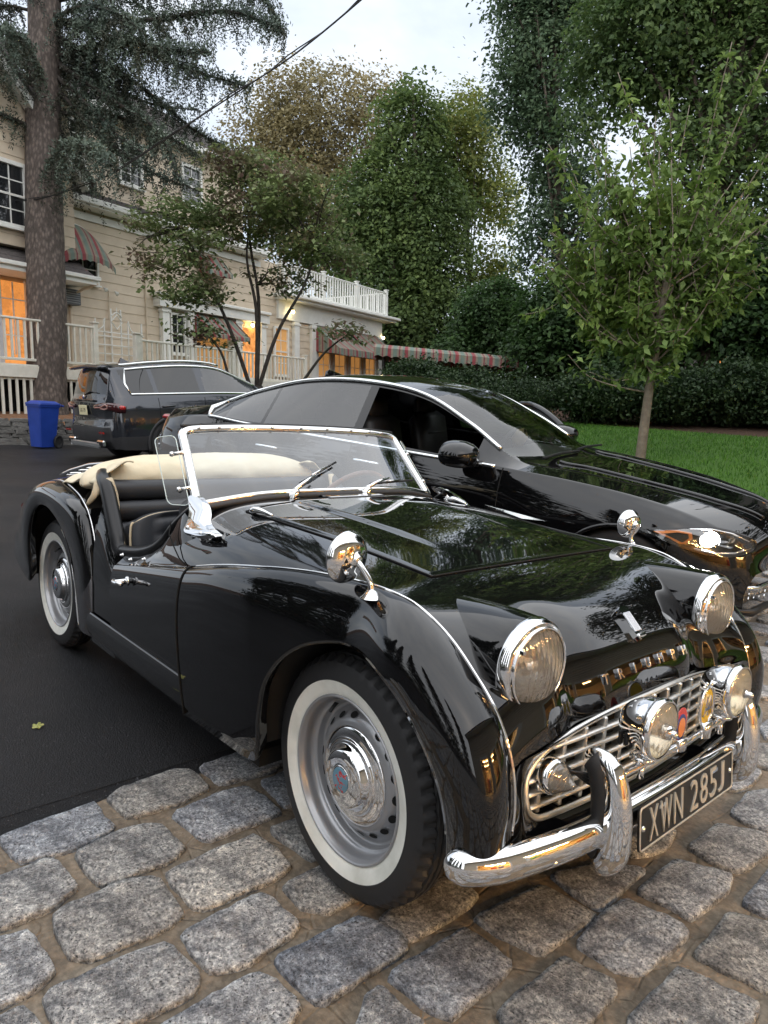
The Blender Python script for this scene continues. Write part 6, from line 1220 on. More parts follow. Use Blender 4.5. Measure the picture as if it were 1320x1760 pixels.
for s in (-1, 1): MB().lathe([(.13, -.03), (.135, 0), (.13, .03), (.10, .034), (.09, .02), (.03, .028), (0, .03)], 24, Z2X, (s*.27, .25, .135)).build('wheel', RUBBER, bn, True)
# ------------------------------------------------------------------ dry stone wall with kerb
WST = mat('wall_stone', (.10, .098, .092), .85, noise=(7, (.24, .23, .21), 6), bump=(20, .6, .02))
sw_ = thing('stone_wall', 'low dry stone wall behind the blue bin', 'wall', (0, 0, 0))
A_ = np.array((-15.2, -1.5)); B_ = np.array((-13.2, 5.5)); L = np.linalg.norm(B_-A_); dv = (B_-A_)/L; nv = np.array((dv[1], -dv[0])); z = 0; row = 0
MB().box(((A_+B_)/2).tolist()+[.28], (L, .30, .44), Rz(math.atan2(dv[1], dv[0]))).build('core', DARK, sw_)
sme = []
for k in range(8): 
    V, F = frus(1, .9, .92, .86, -.5, .5, .12); V = V+RNG.normal(0, .05, V.shape); sme.append(mesh('stone', V, F, WST))
while z < .47:
    h_ = RNG.uniform(.055, .095); s_ = RNG.uniform(-.3, 0)
    while s_ < L:
        l_ = RNG.uniform(.16, .45); p = A_+dv*(s_+l_/2)-nv*(-.165+RNG.uniform(-.02, .02)); 
        o = link('stone', sme[RNG.integers(8)], sw_, loc=(p[0], p[1], terr(p[0], p[1])+z+h_/2-.02), rot=(RNG.normal(0, .03), RNG.normal(0, .03), math.atan2(dv[1], dv[0])), scale=(l_*.98, .12, h_*.96)); s_ += l_
    z += h_
kb = []
for k in range(7): p = A_+dv*(.5+k*1.02)+nv*.42; link('kerb_stone', sme[k], sw_, loc=(p[0], p[1], terr(p[0], p[1])+.05), rot=(0, 0, math.atan2(dv[1], dv[0])), scale=(1.0, .16, .15))
bk = MB(); V = np.array([[p[0], p[1], z_] for p, z_ in ((A_+nv*-.1, .55), (B_+nv*-.1, .58), (B_+nv*-7, 1.0), (A_+nv*-7, .7))]); 
o = link('planting_bed', mesh('pb', V, [(0, 1, 2, 3)], mat('bark_mulch', (.16, .075, .035), .9, noise=(25, (.32, .17, .09), 5), bump=(30, 1.0, .05)))); tag(o, kind='structure')
# fallen leaves
LEAFG = mat('fallen_leaf', (.22, .24, .06), .6, noise=(40, (.30, .30, .10), 3))
def leaf_mesh(sz, m):
    P = []
    for k in range(16): t = 2*PI*k/16; r = sz*(.5+.5*abs(math.cos(2.5*t))**.7); P.append((r*math.cos(t), r*math.sin(t), .004+.15*sz*math.sin(3*t)**2))
    return mesh('leaf', P+[(0, 0, .008)], [(i, (i+1) % 16, 16) for i in range(16)], m)
for k, (x, y, r, nm) in enumerate(((-1.378, -.94, .022, 'pale green leaf lying on the asphalt left of the roadster'),)):
    o = link('fallen_leaf', leaf_mesh(r, LEAFG), None, loc=(x, y, .004), rot=(.1, .1, k*1.3)); tag(o, nm, 'leaf')
# ================================================================== trees
TREES = {'brown':{'base':[-32.87,23.81,1.81],'e':[[-35.26,24.63,17.65,4.49,3.8],[-36.73,22.44,15.1,3.45,4.14],[-33.48,26.71,18.16,2.59,3.11],[-34.46,24.35,12.19,4.83,3.8],[-38.09,21.56,18.09,2.42,2.42],[-36.92,23.18,19.58,2.42,2.07]]},'maple':{'base':[-25.45,23.05,1.81],'e':[[-27.08,24.04,14.68,2.07,3.26],[-27.68,22.66,11.37,2.52,3.26],[-25.95,24.38,10.34,2.66,3.55],[-27.33,22.25,7.55,2.22,2.66],[-25.5,24.07,6.52,2.66,2.96],[-28.52,21.21,8.92,1.18,2.07]]},'yellow':{'base':[-24.57,27.11,1.81],'e':[[-26.8,27.57,15.59,2.34,2.5],[-25.26,28.72,12.91,1.56,1.87],[-26.96,27.78,17.45,1.87,1.41],[-24.67,28.52,8.9,1.56,1.56],[-26.95,26.87,13.08,1.56,2.19]]},'dark1':{'base':[-17.2,24.77,1.73],'e':[[-20.05,25.0,17.93,2.42,3.06],[-20.24,24.2,15.11,1.53,2.29],[-18.85,25.34,13.19,1.78,3.06],[-17.53,26.13,9.99,1.78,2.8],[-18.97,24.39,9.35,1.15,2.04],[-20.06,25.75,21.5,3.06,3.31]]},'dark2':{'base':[-7.88,18.53,1.59],'e':[[-10.36,18.02,12.52,2.3,2.14],[-8.79,19.48,11.18,1.97,2.47],[-7.75,20.01,8.15,1.81,2.14],[-9.1,18.55,8.36,1.48,2.3],[-11.09,16.98,11.47,1.32,1.97],[-9.98,19.01,15.19,2.96,2.3],[-8.06,20.92,14.04,2.63,2.47]]},'under1':{'base':[-18.56,21.7,1.75],'e':[[-18.78,22.26,5.47,1.97,1.73],[-19.57,21.08,4.04,1.48,1.11]]},'under2':{'base':[-12.12,18.3,1.66],'e':[[-12.59,18.46,4.9,1.7,1.51],[-13.08,17.62,3.53,1.32,0.95]]},'under3':{'base':[-9.31,18.44,1.62],'e':[[-9.7,18.58,4.55,1.9,1.55],[-10.07,17.86,3.14,1.38,0.86]]},'under4':{'base':[-6.55,18.51,1.58],'e':[[-7.05,18.54,4.69,1.25,1.72],[-6.31,19.04,3.2,1.09,1.09]]},'under5':{'base':[-26.2,23.74,1.81],'e':[[-26.48,24.13,4.82,1.52,2.13],[-27.64,22.75,4.41,0.76,1.83]]}}
SHRUBS = {'box':[-9.39,12.27,1.72,0.63,0.48],'rh1':[-8.02,13.21,1.82,1.09,0.61],'rh2':[-6.55,13.96,1.83,0.99,0.66],'rh3':[-5.48,14.43,2.02,0.89,0.7],'rh4':[-4.59,14.64,1.93,0.74,0.74],'rh5':[-11.43,12.31,1.91,1.14,0.49],'rh6':[-13.37,12.47,2.21,0.99,0.49]}
DOGWOOD = [[-12.92,4.91,4.84,0.82,0.45],[-13.21,4.86,4.01,0.66,0.42],[-12.04,4.99,4.12,0.68,0.4],[-12.38,6.32,5.12,1.16,0.55],[-12.62,6.71,6.07,0.99,0.47],[-11.22,7.14,5.0,0.72,0.42],[-10.93,7.03,4.37,0.88,0.33],[-12.19,4.96,3.36,0.81,0.32],[-12.02,5.14,2.59,0.64,0.32],[-11.06,7.8,4.41,0.43,0.37],[-11.79,6.71,3.83,0.73,0.3],[-9.94,7.18,2.71,0.55,0.16],[-10.91,6.34,5.32,0.79,0.45],[-12.85,6.01,6.05,0.73,0.37],[-13.23,4.44,4.28,0.29,0.47]]
CHERRY = [[-4.83,8.87,3.78,1.0,1.0],[-5.58,8.53,3.99,0.8,0.84],[-4.03,9.32,3.86,0.89,0.89],[-4.69,9.65,5.34,0.7,0.84],[-5.52,8.39,5.18,0.41,0.64],[-4.46,8.76,2.77,0.99,0.54],[-4.01,10.51,5.06,0.56,0.56],[-4.88,8.57,4.76,0.62,0.62],[-5.76,7.85,3.88,0.37,0.37],[-3.77,10.11,4.06,0.46,0.55]]
SPRUCE = [[[-17.66,4.14,9.78],[-15.58,5.37,9.6],[-13.71,6.38,9.52],[-12.22,6.84,8.85]],[[-17.56,4.11,9.04],[-16.61,5.25,9.39],[-15.44,6.44,8.88],[-14.48,7.44,8.56]],[[-17.67,4.08,9.5],[-17.04,5.7,8.84],[-16.63,7.05,8.06],[-16.47,8.22,7.71]],[[-17.49,4.02,8.29],[-16.39,4.5,7.27],[-15.1,5.21,6.3],[-13.87,5.94,5.76]],[[-17.79,4.12,10.31],[-16.39,6.41,11.22],[-15.51,7.95,11.4],[-15.09,8.74,10.36]],[[-17.99,3.72,9.47],[-17.48,3.09,8.84],[-17.06,2.29,7.84]],[[-18.07,3.75,10.02],[-18.62,3.14,10.1],[-19.11,2.51,9.65]],[[-17.26,4.07,7.29],[-17.71,4.55,6.93],[-18.23,4.93,6.44]],[[-17.53,4.1,8.83],[-16.22,4.84,7.95],[-15.05,5.44,7.16],[-14.2,5.62,5.98]],[[-17.61,4.12,9.37],[-17.39,4.85,9.18],[-17.35,5.39,9.03],[-17.32,5.89,8.71]],[[-17.73,4.1,9.91],[-16.14,4.67,9.22],[-14.42,5.41,8.64],[-13.14,5.7,8.29]],[[-17.91,4.1,10.85],[-16.98,5.24,11.34],[-15.79,6.56,11.31],[-14.68,7.65,10.59]],[[-17.63,4.07,9.23],[-17.62,5.07,8.93],[-17.51,6.2,8.65],[-17.24,7.59,8.8]],[[-17.53,4.03,8.56],[-16.56,4.43,7.79],[-15.59,4.8,6.98],[-14.79,5.07,6.51]],[[-18.22,3.8,11.09],[-19.46,2.98,11.23],[-20.33,2.39,10.54]],[[-17.96,4.18,11.53],[-15.87,5.47,11.6],[-13.81,6.54,10.76],[-12.38,6.84,9.67]],[[-17.76,3.98,9.5],[-17.91,3.69,8.94],[-17.92,3.57,8.39]],[[-17.78,3.98,9.63],[-18.18,4.57,9.52],[-18.99,4.69,9.34]]]
TRUNK = [[-16.46, 3.49, 0.39, 0.49], [-16.57, 3.5, 0.99, 0.45], [-16.84, 3.6, 2.88, 0.42], [-17.16, 3.67, 4.9, 0.41], [-17.58, 3.78, 7.6, 0.38], [-17.95, 3.94, 10.3, 0.35], [-18.43, 4.12, 13.67, 0.3], [-19.1, 4.37, 18.39, 0.19]]
WIRE = [[-18.97, 2.39, 5.54], [-17.85, 2.89, 5.54], [-16.98, 3.41, 5.55], [-16.12, 3.78, 5.65], [-14.65, 4.26, 5.85], [-13.74, 4.39, 5.98], [-11.68, 4.63, 6.27], [-9.99, 4.74, 6.43], [-8.63, 4.75, 6.49], [-6.76, 4.58, 6.55], [-4.99, 4.29, 6.57]]
def fast_mesh(name, V, F, m):
    """V (n,3), F (k,3 or 4) arrays"""
    me = bpy.data.meshes.new(name); V = np.ascontiguousarray(V, np.float32); F = np.ascontiguousarray(F, np.int32); k = F.shape[1]
    me.vertices.add(len(V)); me.vertices.foreach_set('co', V.ravel()); me.loops.add(F.size); me.loops.foreach_set('vertex_index', F.ravel()); me.polygons.add(len(F)); me.polygons.foreach_set('loop_start', np.arange(0, F.size, k, dtype=np.int32)); me.polygons.foreach_set('loop_total', np.full(len(F), k, np.int32)); me.update(); me.validate(); me.materials.append(m); return me
def leaf_mat(name, c1, c2, c3=None, big=.35, trans=.35, f3=(.60, .72)):
    m = bpy.data.materials.new(name); m.use_nodes = True; n = m.node_tree; b = n.nodes['Principled BSDF']; MATS[name] = m
    g = n.nodes.new('ShaderNodeNewGeometry'); col = rampn(n, g.outputs['Random Per Island'], [(.0, tuple(.85*x for x in c1)), (.35, c1), (.75, c2), (1, tuple(1.08*x for x in c2))])
    v = nz(n, big, 4); c = mixn(n, 1.0, col, rampn(n, v, [(.3, (.62, .68, .68)), (.7, (1.30, 1.24, 1.08))]), 'MULTIPLY')
    if c3: c = mixn(n, rampn(n, nz(n, big*1.9, 5, .7), [(f3[0], (0, 0, 0)), (f3[1], (1, 1, 1))]), c, c3)
    n.links.new(c, b.inputs['Base Color']); b.inputs['Roughness'].default_value = .55; b.inputs['Specular IOR Level'].default_value = .35
    t = n.nodes.new('ShaderNodeBsdfTranslucent'); n.links.new(c, t.inputs[0]); mx_ = n.nodes.new('ShaderNodeMixShader'); mx_.inputs[0].default_value = trans; n.links.new(b.outputs[0], mx_.inputs[1]); n.links.new(t.outputs[0], mx_.inputs[2]); n.links.new(mx_.outputs[0], n.nodes['Material Output'].inputs[0]); return m
def leaves(P, N, size, rng, elong=1.7, droop=.3):
    """kite-shaped bent leaves at points P facing roughly N"""
    k = len(P); d = rng.normal(0, 1, (k, 3)); d[:, 2] -= droop*1.5; d -= N*np.sum(d*N, 1)[:, None]; d /= np.linalg.norm(d, axis=1)[:, None]+1e-9; s = np.cross(N, d); L = size*rng.uniform(.65, 1.3, k)[:, None]; Wd = L/elong
    v0 = P; v1 = P+d*L*.45+s*Wd*.5+N*L*.06; v2 = P+d*L-N*L*.12; v3 = P+d*L*.45-s*Wd*.5+N*L*.06
    V = np.stack([v0, v1, v2, v3], 1).reshape(-1, 3); i = np.arange(k)*4; F = np.stack([i, i+1, i+2, i+3], 1); return V, F
def crown_points(ell, n_cl, per, spread, rng, shell=.55, flat=.45, depthf=1.0):
    vol = np.array([e[3]*e[3]*e[4] for e in ell]); pick = rng.choice(len(ell), n_cl, p=vol/vol.sum()); C_ = []
    for i in pick:
        x, y, z, a, b_ = ell[i]; d = rng.normal(0, 1, 3); d /= np.linalg.norm(d); r = rng.uniform(shell**3, 1)**(1/3)*rng.uniform(.9, 1.08); C_.append((x+d[0]*a*r*depthf, y+d[1]*a*r*depthf, z+d[2]*b_*r))
    C_ = np.array(C_); sp_ = spread*rng.uniform(.6, 1.35, n_cl); P = (C_[:, None, :]+rng.normal(0, 1, (n_cl, per, 3))*np.array((1, 1, flat))*sp_[:, None, None]).reshape(-1, 3); return C_, P
def crown_oriented(ell, n_cl, per, spread, rng, shell=.5, flat=.4, noise=.38):
    vol = np.array([e[3]*e[3]*e[4] for e in ell]); pick = rng.choice(len(ell), n_cl, p=vol/vol.sum()); C_, O_ = [], []
    for i in pick:
        x, y, z, a, b_ = ell[i]; d = rng.normal(0, 1, 3); d /= np.linalg.norm(d); r = rng.uniform(shell**3, 1)**(1/3)*rng.uniform(.88, 1.10); C_.append((x+d[0]*a*r, y+d[1]*a*r, z+d[2]*b_*r)); O_.append(d)
    C_ = np.array(C_); O_ = np.array(O_); sp_ = spread*rng.uniform(.55, 1.4, n_cl); N = O_*.75+np.array((0, 0, .85))+rng.normal(0, .25, (n_cl, 3)); N /= np.linalg.norm(N, axis=1)[:, None]
    A = np.cross(N, rng.normal(0, 1, (n_cl, 3))); A /= np.linalg.norm(A, axis=1)[:, None]; B = np.cross(N, A); u = rng.normal(0, 1, (n_cl, per, 3))*sp_[:, None, None]
    P = C_[:, None]+u[..., :1]*A[:, None]+u[..., 1:2]*B[:, None]+(u[..., 2:]*flat-.30*(u[..., :1]**2+u[..., 1:2]**2)/sp_[:, None, None])*N[:, None]; NN = np.repeat(N, per, 0)+rng.normal(0, noise, (n_cl*per, 3)); NN /= np.linalg.norm(NN, axis=1)[:, None]
    return C_, P.reshape(-1, 3), NN
def up_normals(k, rng, tilt=.75):
    N = rng.normal(0, tilt, (k, 3)); N[:, 2] += 1.0; return N/np.linalg.norm(N, axis=1)[:, None]
BARK = mat('bark', (.085, .066, .052), .9, noise=(9, (.15, .12, .095), 6), bump=(14, .9, .03))
DKBARK = mat('dark_bark', (.030, .026, .022), .9, noise=(9, (.06, .05, .042), 5), bump=(20, .8, .02))
def limb_tree(root, base, C_, n_limb, r0, rng, m, fork=.35, name='trunk'):
    base = np.array(base, float); cen = C_.mean(0); top = np.array((cen[0], cen[1], C_[:, 2].max()*.9+cen[2]*.1)); hgt = top[2]-base[2]
    mid = base*(1-fork)+top*fork; mid[:2] = base[:2]*.6+cen[:2]*.4; k = 10; T = crom(np.array([base-(0, 0, .3), base*.5+mid*.5+rng.normal(0, .06, 3)*hgt*.04, mid, mid*.5+top*.5+rng.normal(0, .3, 3), top]), 22); rad = np.linspace(r0, r0*.18, 22); rad[0] = r0*1.25
    mb = MB().tube(T-base, rad, 9); tr = mb.build(name, m, root, True)
    pts = T-base
    for i in rng.choice(len(C_), min(n_limb, len(C_)), replace=False):
        c = C_[i]-base; zt = np.clip(c[2]*rng.uniform(.45, .8), pts[4][2], pts[-2][2]); j = int(np.argmin(np.abs(pts[:, 2]-zt))); a_ = pts[j]; q = a_*.45+c*.55+np.array((0, 0, .04*hgt*rng.uniform(-.5, 1.2))); MB().tube(crom(np.array([a_, q, c]), 9), np.linspace(rad[j]*.5, .012, 9), 5).build('limb', m, tr, True)
    return tr
def broadleaf(name, label, spec, n_cl, per, spread, size, lm, seed, r0=.22, n_limb=18, shell=.45, group=None, flat=.5, elong=1.6, bark=None, tilt=.8, fork=.35, cat='tree'):
    rng = np.random.default_rng(seed); base = np.array(spec['base'], float); t = thing(name, label, cat, tuple(base), group=group)
    C_, P, NN = crown_oriented(spec['e'], n_cl, per, spread, rng, shell, flat*.55); V, F = leaves(P, NN, size, rng, elong); link('crown', fast_mesh('crown', V-base, F, lm), t)
    limb_tree(t, base, C_, n_limb, r0, rng, bark or BARK, fork); return t
LM_BROWN = leaf_mat('leaf_brown', (0.235, 0.200, 0.103), (0.331, 0.289, 0.166), (.23, .15, .105), .5, .4); LM_MAPLE = leaf_mat('leaf_maple', (0.101, 0.158, 0.059), (0.173, 0.245, 0.085), (.16, .16, .05), .45, .4, (.64, .8)); LM_YEL = leaf_mat('leaf_yellowing', (0.206, 0.259, 0.077), (0.328, 0.362, 0.112), (.33, .19, .09), .8, .4, (.60, .70))
LM_DK = leaf_mat('leaf_dark', (0.068, 0.118, 0.068), (0.121, 0.181, 0.103), None, .4, .35); LM_DK2 = leaf_mat('leaf_dark_maple', (0.079, 0.136, 0.048), (0.138, 0.206, 0.073), None, .5, .4); LM_UND = leaf_mat('leaf_understory', (0.035, 0.078, 0.025), (0.065, 0.126, 0.040), None, .7); LM_SHR = leaf_mat('leaf_shrub', (0.024, 0.052, 0.020), (0.046, 0.080, 0.031), None, 1.5, trans=.2)
GB = 'trees behind the house and lawn'
broadleaf('turning_tree', 'tall tree with thin brownish autumn leaves behind the house roof', TREES['brown'], 950, 40, .62, .22, LM_BROWN, 11, .3, 34, .25, GB, .7)
broadleaf('maple_tree', 'dense green maple right of the house wing', TREES['maple'], 900, 62, .58, .23, LM_MAPLE, 12, .3, 26, .5, GB)
broadleaf('yellowing_tree', 'slender tree with yellow green and orange leaves in the middle distance', TREES['yellow'], 330, 50, .55, .22, LM_YEL, 13, .16, 26, .35, GB, .6)
broadleaf('oak_tree', 'tall dark green tree with bluish leaves right of the open sky', TREES['dark1'], 720, 58, .52, .21, LM_DK, 14, .3, 30, .3, GB, .6)
broadleaf('shade_tree', 'big dark maple filling the upper right corner', TREES['dark2'], 1150, 60, .42, .165, LM_DK2, 15, .32, 34, .45, GB)
for i, (k, lb) in enumerate((('under1', 'dark understory tree behind the striped canopy'), ('under2', 'dark understory tree left of the young lawn tree'), ('under3', 'dark understory tree directly behind the young lawn tree'), ('under4', 'dark understory tree at the right edge of the photo'), ('under5', 'dark understory tree beside the balcony corner'))):
    sp_ = TREES[k]; broadleaf('understory_tree', lb, sp_, 340, 56, .40, .18, LM_UND, 20+i, .09, 14, .2, 'understory trees')
def shrub(label, e, n_cl, seed, size=.075, lm=LM_SHR, per=26):
    x, y, z, a, b_ = e; rng = np.random.default_rng(seed); gz = float(terr(x, y)); base = np.array((x, y, gz)); h_ = z+b_-gz; t = thing('shrub', label, 'shrub', (x, y, gz), group='shrubs behind the lawn')
    C_, P = crown_points([(x, y, gz+h_*.5, a, h_*.52)], n_cl, per, .14, rng, .55, .7); P = P[P[:, 2] > gz+.02]; V, F = leaves(P, up_normals(len(P), rng, .9), size, rng, 1.8); link('crown', fast_mesh('crown', V-base, F, lm), t)
    for k in range(6): q = C_[k]-base; MB().tube(crom(np.array([(0, 0, -.05), q*.5+(0, 0, .05), q]), 6), np.linspace(.03, .008, 6), 5).build('stem', DKBARK, t)
for k, lb in (('box', 'round clipped dark shrub behind the open car door'), ('rh1', 'low spreading shrub left of the young tree trunk'), ('rh2', 'leafy shrub right of the young tree trunk'), ('rh3', 'tall shrub before the small lattice at right'), ('rh4', 'dark shrub at the right edge behind the lawn'), ('rh5', 'low shrub under the striped canopy'), ('rh6', 'small shrub right of the house wing')): shrub(lb, SHRUBS[k], 330 if k == 'box' else 420, hash(k) % 1000 if False else sum(map(ord, k)), .055 if k == 'box' else .10)
hd = MB(); 
# ------------------------------------------------------------------ spruce
rng = np.random.default_rng(5); TR = np.array(TRUNK); sb = TR[0, :3].copy(); spr = thing('spruce_tree', 'old blue spruce with thick grey trunk and drooping branches at left', 'tree', tuple(sb))
def bark_trunk():
    T = crom(TR, 90); n_ = 44; V = []; ph = rng.uniform(0, 6.28, 6)
    for i in range(90):
        for j in range(n_):
            a_ = 2*PI*j/n_; r = T[i, 3]*(1+.025*math.sin(3*a_+ph[0]+i*.04)+.02*math.sin(7*a_+ph[1]))+rng.normal(0, .009); V.append(T[i, :3]-sb+np.array((math.cos(a_)*r, math.sin(a_)*r, rng.normal(0, .01))))
    F = [(i*n_+j, i*n_+(j+1) % n_, (i+1)*n_+(j+1) % n_, (i+1)*n_+j) for i in range(89) for j in range(n_)]; return V, F
m, n, b = node_mat('spruce_bark'); tc = n.nodes.new('ShaderNodeTexCoord'); mp_ = n.nodes.new('ShaderNodeMapping'); mp_.inputs['Scale'].default_value = (1, 1, .42); n.links.new(tc.outputs['Object'], mp_.inputs[0])
vo = n.nodes.new('ShaderNodeTexVoronoi'); vo.inputs['Scale'].default_value = 15; vo.feature = 'F1'; n.links.new(mp_.outputs[0], vo.inputs['Vector']); nn_ = nz(n, 30, 6, .7, vec=mp_.outputs[0])
c = mixn(n, 1.0, rampn(n, vo.outputs['Distance'], [(.1, (.20, .165, .145)), (.6, (.085, .07, .062))]), rampn(n, nn_, [(.3, (.6, .6, .6)), (.7, (1.35, 1.3, 1.25))]), 'MULTIPLY'); n.links.new(c, b.inputs['Base Color']); b.inputs['Roughness'].default_value = .9; q = bumpn(n, b, vo.outputs['Distance'], -.8, .05); bumpn(n, b, nn_, .7, .03, q)
V, F = bark_trunk(); link('trunk', mesh('trunk', V, F, MATS['spruce_bark'], True), spr)
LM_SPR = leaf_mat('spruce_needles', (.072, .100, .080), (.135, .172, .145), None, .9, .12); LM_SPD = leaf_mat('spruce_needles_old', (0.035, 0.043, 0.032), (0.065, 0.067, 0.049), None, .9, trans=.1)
VA, FA, VB, FB_ = [], [], [], []; na = nb = 0
def spruce_branch(P, r0, dens=1.0):
    global na, nb
    P = crom(np.array(P), 24); MB().tube(P-sb, np.linspace(r0, .012, 24), 6).build('branch', DKBARK, spr, True)
    L = np.r_[0, np.cumsum(np.linalg.norm(np.diff(P, axis=0), axis=1))]
    for s_ in np.arange(.35, L[-1], .085/dens):
        p = np.array([np.interp(s_, L, P[:, k]) for k in range(3)]); f = s_/L[-1]
        for side in (0, 1):
            ln = rng.uniform(.25, 1.0)*(.55+.7*math.sin(PI*min(1, f*1.1))); out = rng.normal(0, 1, 3); out[2] = 0; out /= np.linalg.norm(out)+1e-6
            q = np.array([p+out*ln*.55*t+np.array((0, 0, -ln*1.05*t*t)) for t in np.linspace(0, 1, max(4, int(ln/.05)))]); k = len(q); rep = 7
            pp = np.repeat(q, rep, 0)+rng.normal(0, .022, (k*rep, 3)); d = rng.normal(0, 1, (k*rep, 3)); d[:, 2] -= .25; d /= np.linalg.norm(d, axis=1)[:, None]; s2 = np.cross(d, rng.normal(0, 1, (k*rep, 3))); s2 /= np.linalg.norm(s2, axis=1)[:, None]; Ln = rng.uniform(.05, .10, (k*rep, 1)); V = np.stack([pp, pp+d*Ln*.5+s2*.013, pp+d*Ln, pp+d*Ln*.5-s2*.013], 1).reshape(-1, 3)
            i = np.arange(k*rep)*4; F = np.stack([i, i+1, i+2, i+3], 1)
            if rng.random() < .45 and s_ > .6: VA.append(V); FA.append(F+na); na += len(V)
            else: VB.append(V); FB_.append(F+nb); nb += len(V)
        # bright young tips on top of the branch
        if s_ > .7:
            k = 26; pp = p+rng.normal(0, .10, (k, 3))*np.array((1, 1, .4))+np.array((0, 0, .05)); d = rng.normal(0, 1, (k, 3)); d[:, 2] += .5; d /= np.linalg.norm(d, axis=1)[:, None]; s2 = np.cross(d, rng.normal(0, 1, (k, 3))); s2 /= np.linalg.norm(s2, axis=1)[:, None]; V = np.stack([pp, pp+d*.045+s2*.018, pp+d*.09, pp+d*.045-s2*.018], 1).reshape(-1, 3); i = np.arange(k)*4; VA.append(V); FA.append(np.stack([i, i+1, i+2, i+3], 1)+na); na += k*4
for bi, bq in enumerate(SPRUCE): spruce_branch(bq, .065 if len(bq) > 3 else .04, .45 if bi in (3, 8, 12, 13, 7) else .9)
for k in range(26):     # the rest of the crown, above and behind
    z = 6.4+k*.42; a_ = k*2.4; i = np.argmin(np.abs(TR[:, 2]-z)); c = np.array([np.interp(z, TR[:, 2], TR[:, j]) for j in range(2)]+[z]); ln = max(1.2, 4.2-.12*k); d = np.array((math.cos(a_), math.sin(a_), 0)); spruce_branch([c, c+d*ln*.4+(0, 0, .1), c+d*ln*.75-(0, 0, .25), c+d*ln-(0, 0, .8)], .05, .55)
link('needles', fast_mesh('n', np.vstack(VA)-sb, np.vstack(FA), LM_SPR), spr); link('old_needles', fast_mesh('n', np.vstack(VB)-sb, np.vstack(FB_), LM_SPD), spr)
# ------------------------------------------------------------------ dogwood in front of the deck
db = np.array((-10.0, 6.6, .55)); 
def px_free(): pass
dcen = np.array(DOGWOOD)[:, :3].mean(0); db = np.array((dcen[0]+.1, dcen[1]+.25, float(terr(dcen[0], dcen[1]))))
dw = thing('dogwood_tree', 'small layered dogwood turning purple brown in front of the deck', 'tree', tuple(db)); rng = np.random.default_rng(31)
LM_DOG = leaf_mat('leaf_dogwood', (0.130, 0.181, 0.073), (0.199, 0.259, 0.107), (.18, .115, .095), .55, .35, (.49, .63))
C_, P = crown_points(DOGWOOD, 620, 24, .20, rng, .1, .26); V, F = leaves(P, up_normals(len(P), rng, .45), .11, rng, 1.6, .6); link('crown', fast_mesh('crown', V-db, F, LM_DOG), dw)
tr_ = MB().tube(crom(np.array([(0, 0, -.2), (-.03, 0, .7), (.05, .03, 1.15)]), 8), np.linspace(.12, .09, 8), 10).build('trunk', DKBARK, dw, True)
DC = np.array(DOGWOOD)[:, :3]-db; mains = []
for k, (j, z0) in enumerate(((0, .75), (3, 1.1), (6, .95), (8, .6), (4, 1.15), (11, .7))):
    c = DC[j]; a_ = np.array((.02, 0, z0)); Q = crom(np.array([a_, a_*.6+c*.4+np.array((0, 0, -.22 if k in (3, 5) else .1))+rng.normal(0, .08, 3), a_*.25+c*.75+rng.normal(0, .10, 3), c]), 16); mains.append(Q); MB().tube(Q, np.linspace(.048, .012, 16), 7).build('limb', DKBARK, tr_, True)
for j, c in enumerate(DC):
    best = min(((np.linalg.norm(Q[i]-c), qi, i) for qi, Q in enumerate(mains) for i in range(5, 16)), key=lambda t: t[0]); st_ = mains[best[1]][best[2]]
    for k in range(5): d = rng.normal(0, .5, 3)*np.array((DOGWOOD[j][3], DOGWOOD[j][3], DOGWOOD[j][4])); MB().tube(crom(np.array([st_, (st_+c)/2+d*.4+rng.normal(0, .08, 3), c+d]), 8), np.linspace(.02, .005, 8), 5).build('twig', DKBARK, tr_, True)
# ------------------------------------------------------------------ young tree on the lawn
cb = np.array((-4.37, 8.69, float(terr(-4.37, 8.69))+.03)); cy_ = thing('young_tree', 'young slender tree with drooping pointed leaves on the lawn', 'tree', tuple(cb)); rng = np.random.default_rng(41)
SMB = mat('smooth_bark', (.16, .125, .095), .7, noise=(12, (.24, .20, .15), 5), bump=(25, .5, .01)); LM_CH = leaf_mat('leaf_cherry', (0.143, 0.226, 0.060), (0.226, 0.323, 0.092), (.18, .19, .05), .9, .35, (.62, .75))
CE = np.array(CHERRY); toC = CE[:, :3]-cb
tk = MB().tube(crom(np.array([(0, 0, -.15), (.01, 0, .5), (.02, .02, 1.25), (.05, .06, 2.0), (.05, .1, 2.8)]), 16), np.linspace(.082, .05, 16), 10).build('trunk', SMB, cy_, True)
PL, NL = [], []
def whip(a_, c, r0, nlf, par):
    mid = a_*.55+c*.45+np.array((0, 0, -.10))+rng.normal(0, .08, 3); Q = crom(np.array([a_, mid, c]), 18); MB().tube(Q, np.linspace(r0, .006, 18), 6).build('branch', SMB, par, True)
    for k in range(nlf):
        f = rng.uniform(.25, 1.0); p = Q[int(f*17)]; PL.append(p+rng.normal(0, .055, 3)); d = rng.normal(0, .6, 3); d[2] = abs(d[2])+.5; NL.append(d/np.linalg.norm(d))
    return Q
for i, e in enumerate(CE):
    c = toC[i]
    for k in range(9):
        z0 = rng.uniform(1.25, 2.7); a_ = np.array((.03, .05, z0)); d = rng.normal(0, 1, 3); d /= np.linalg.norm(d); tip = c+d*np.array((e[3], e[3], e[4]*1.15))*rng.uniform(.55, 1.15)
        Q = whip(a_, tip, .016, 60, tk)
        for j in range(3): st_ = Q[rng.integers(7, 15)]; d2 = rng.normal(0, .30, 3)+np.array((0, 0, .18)); whip(st_, st_+d2, .007, 24, tk)
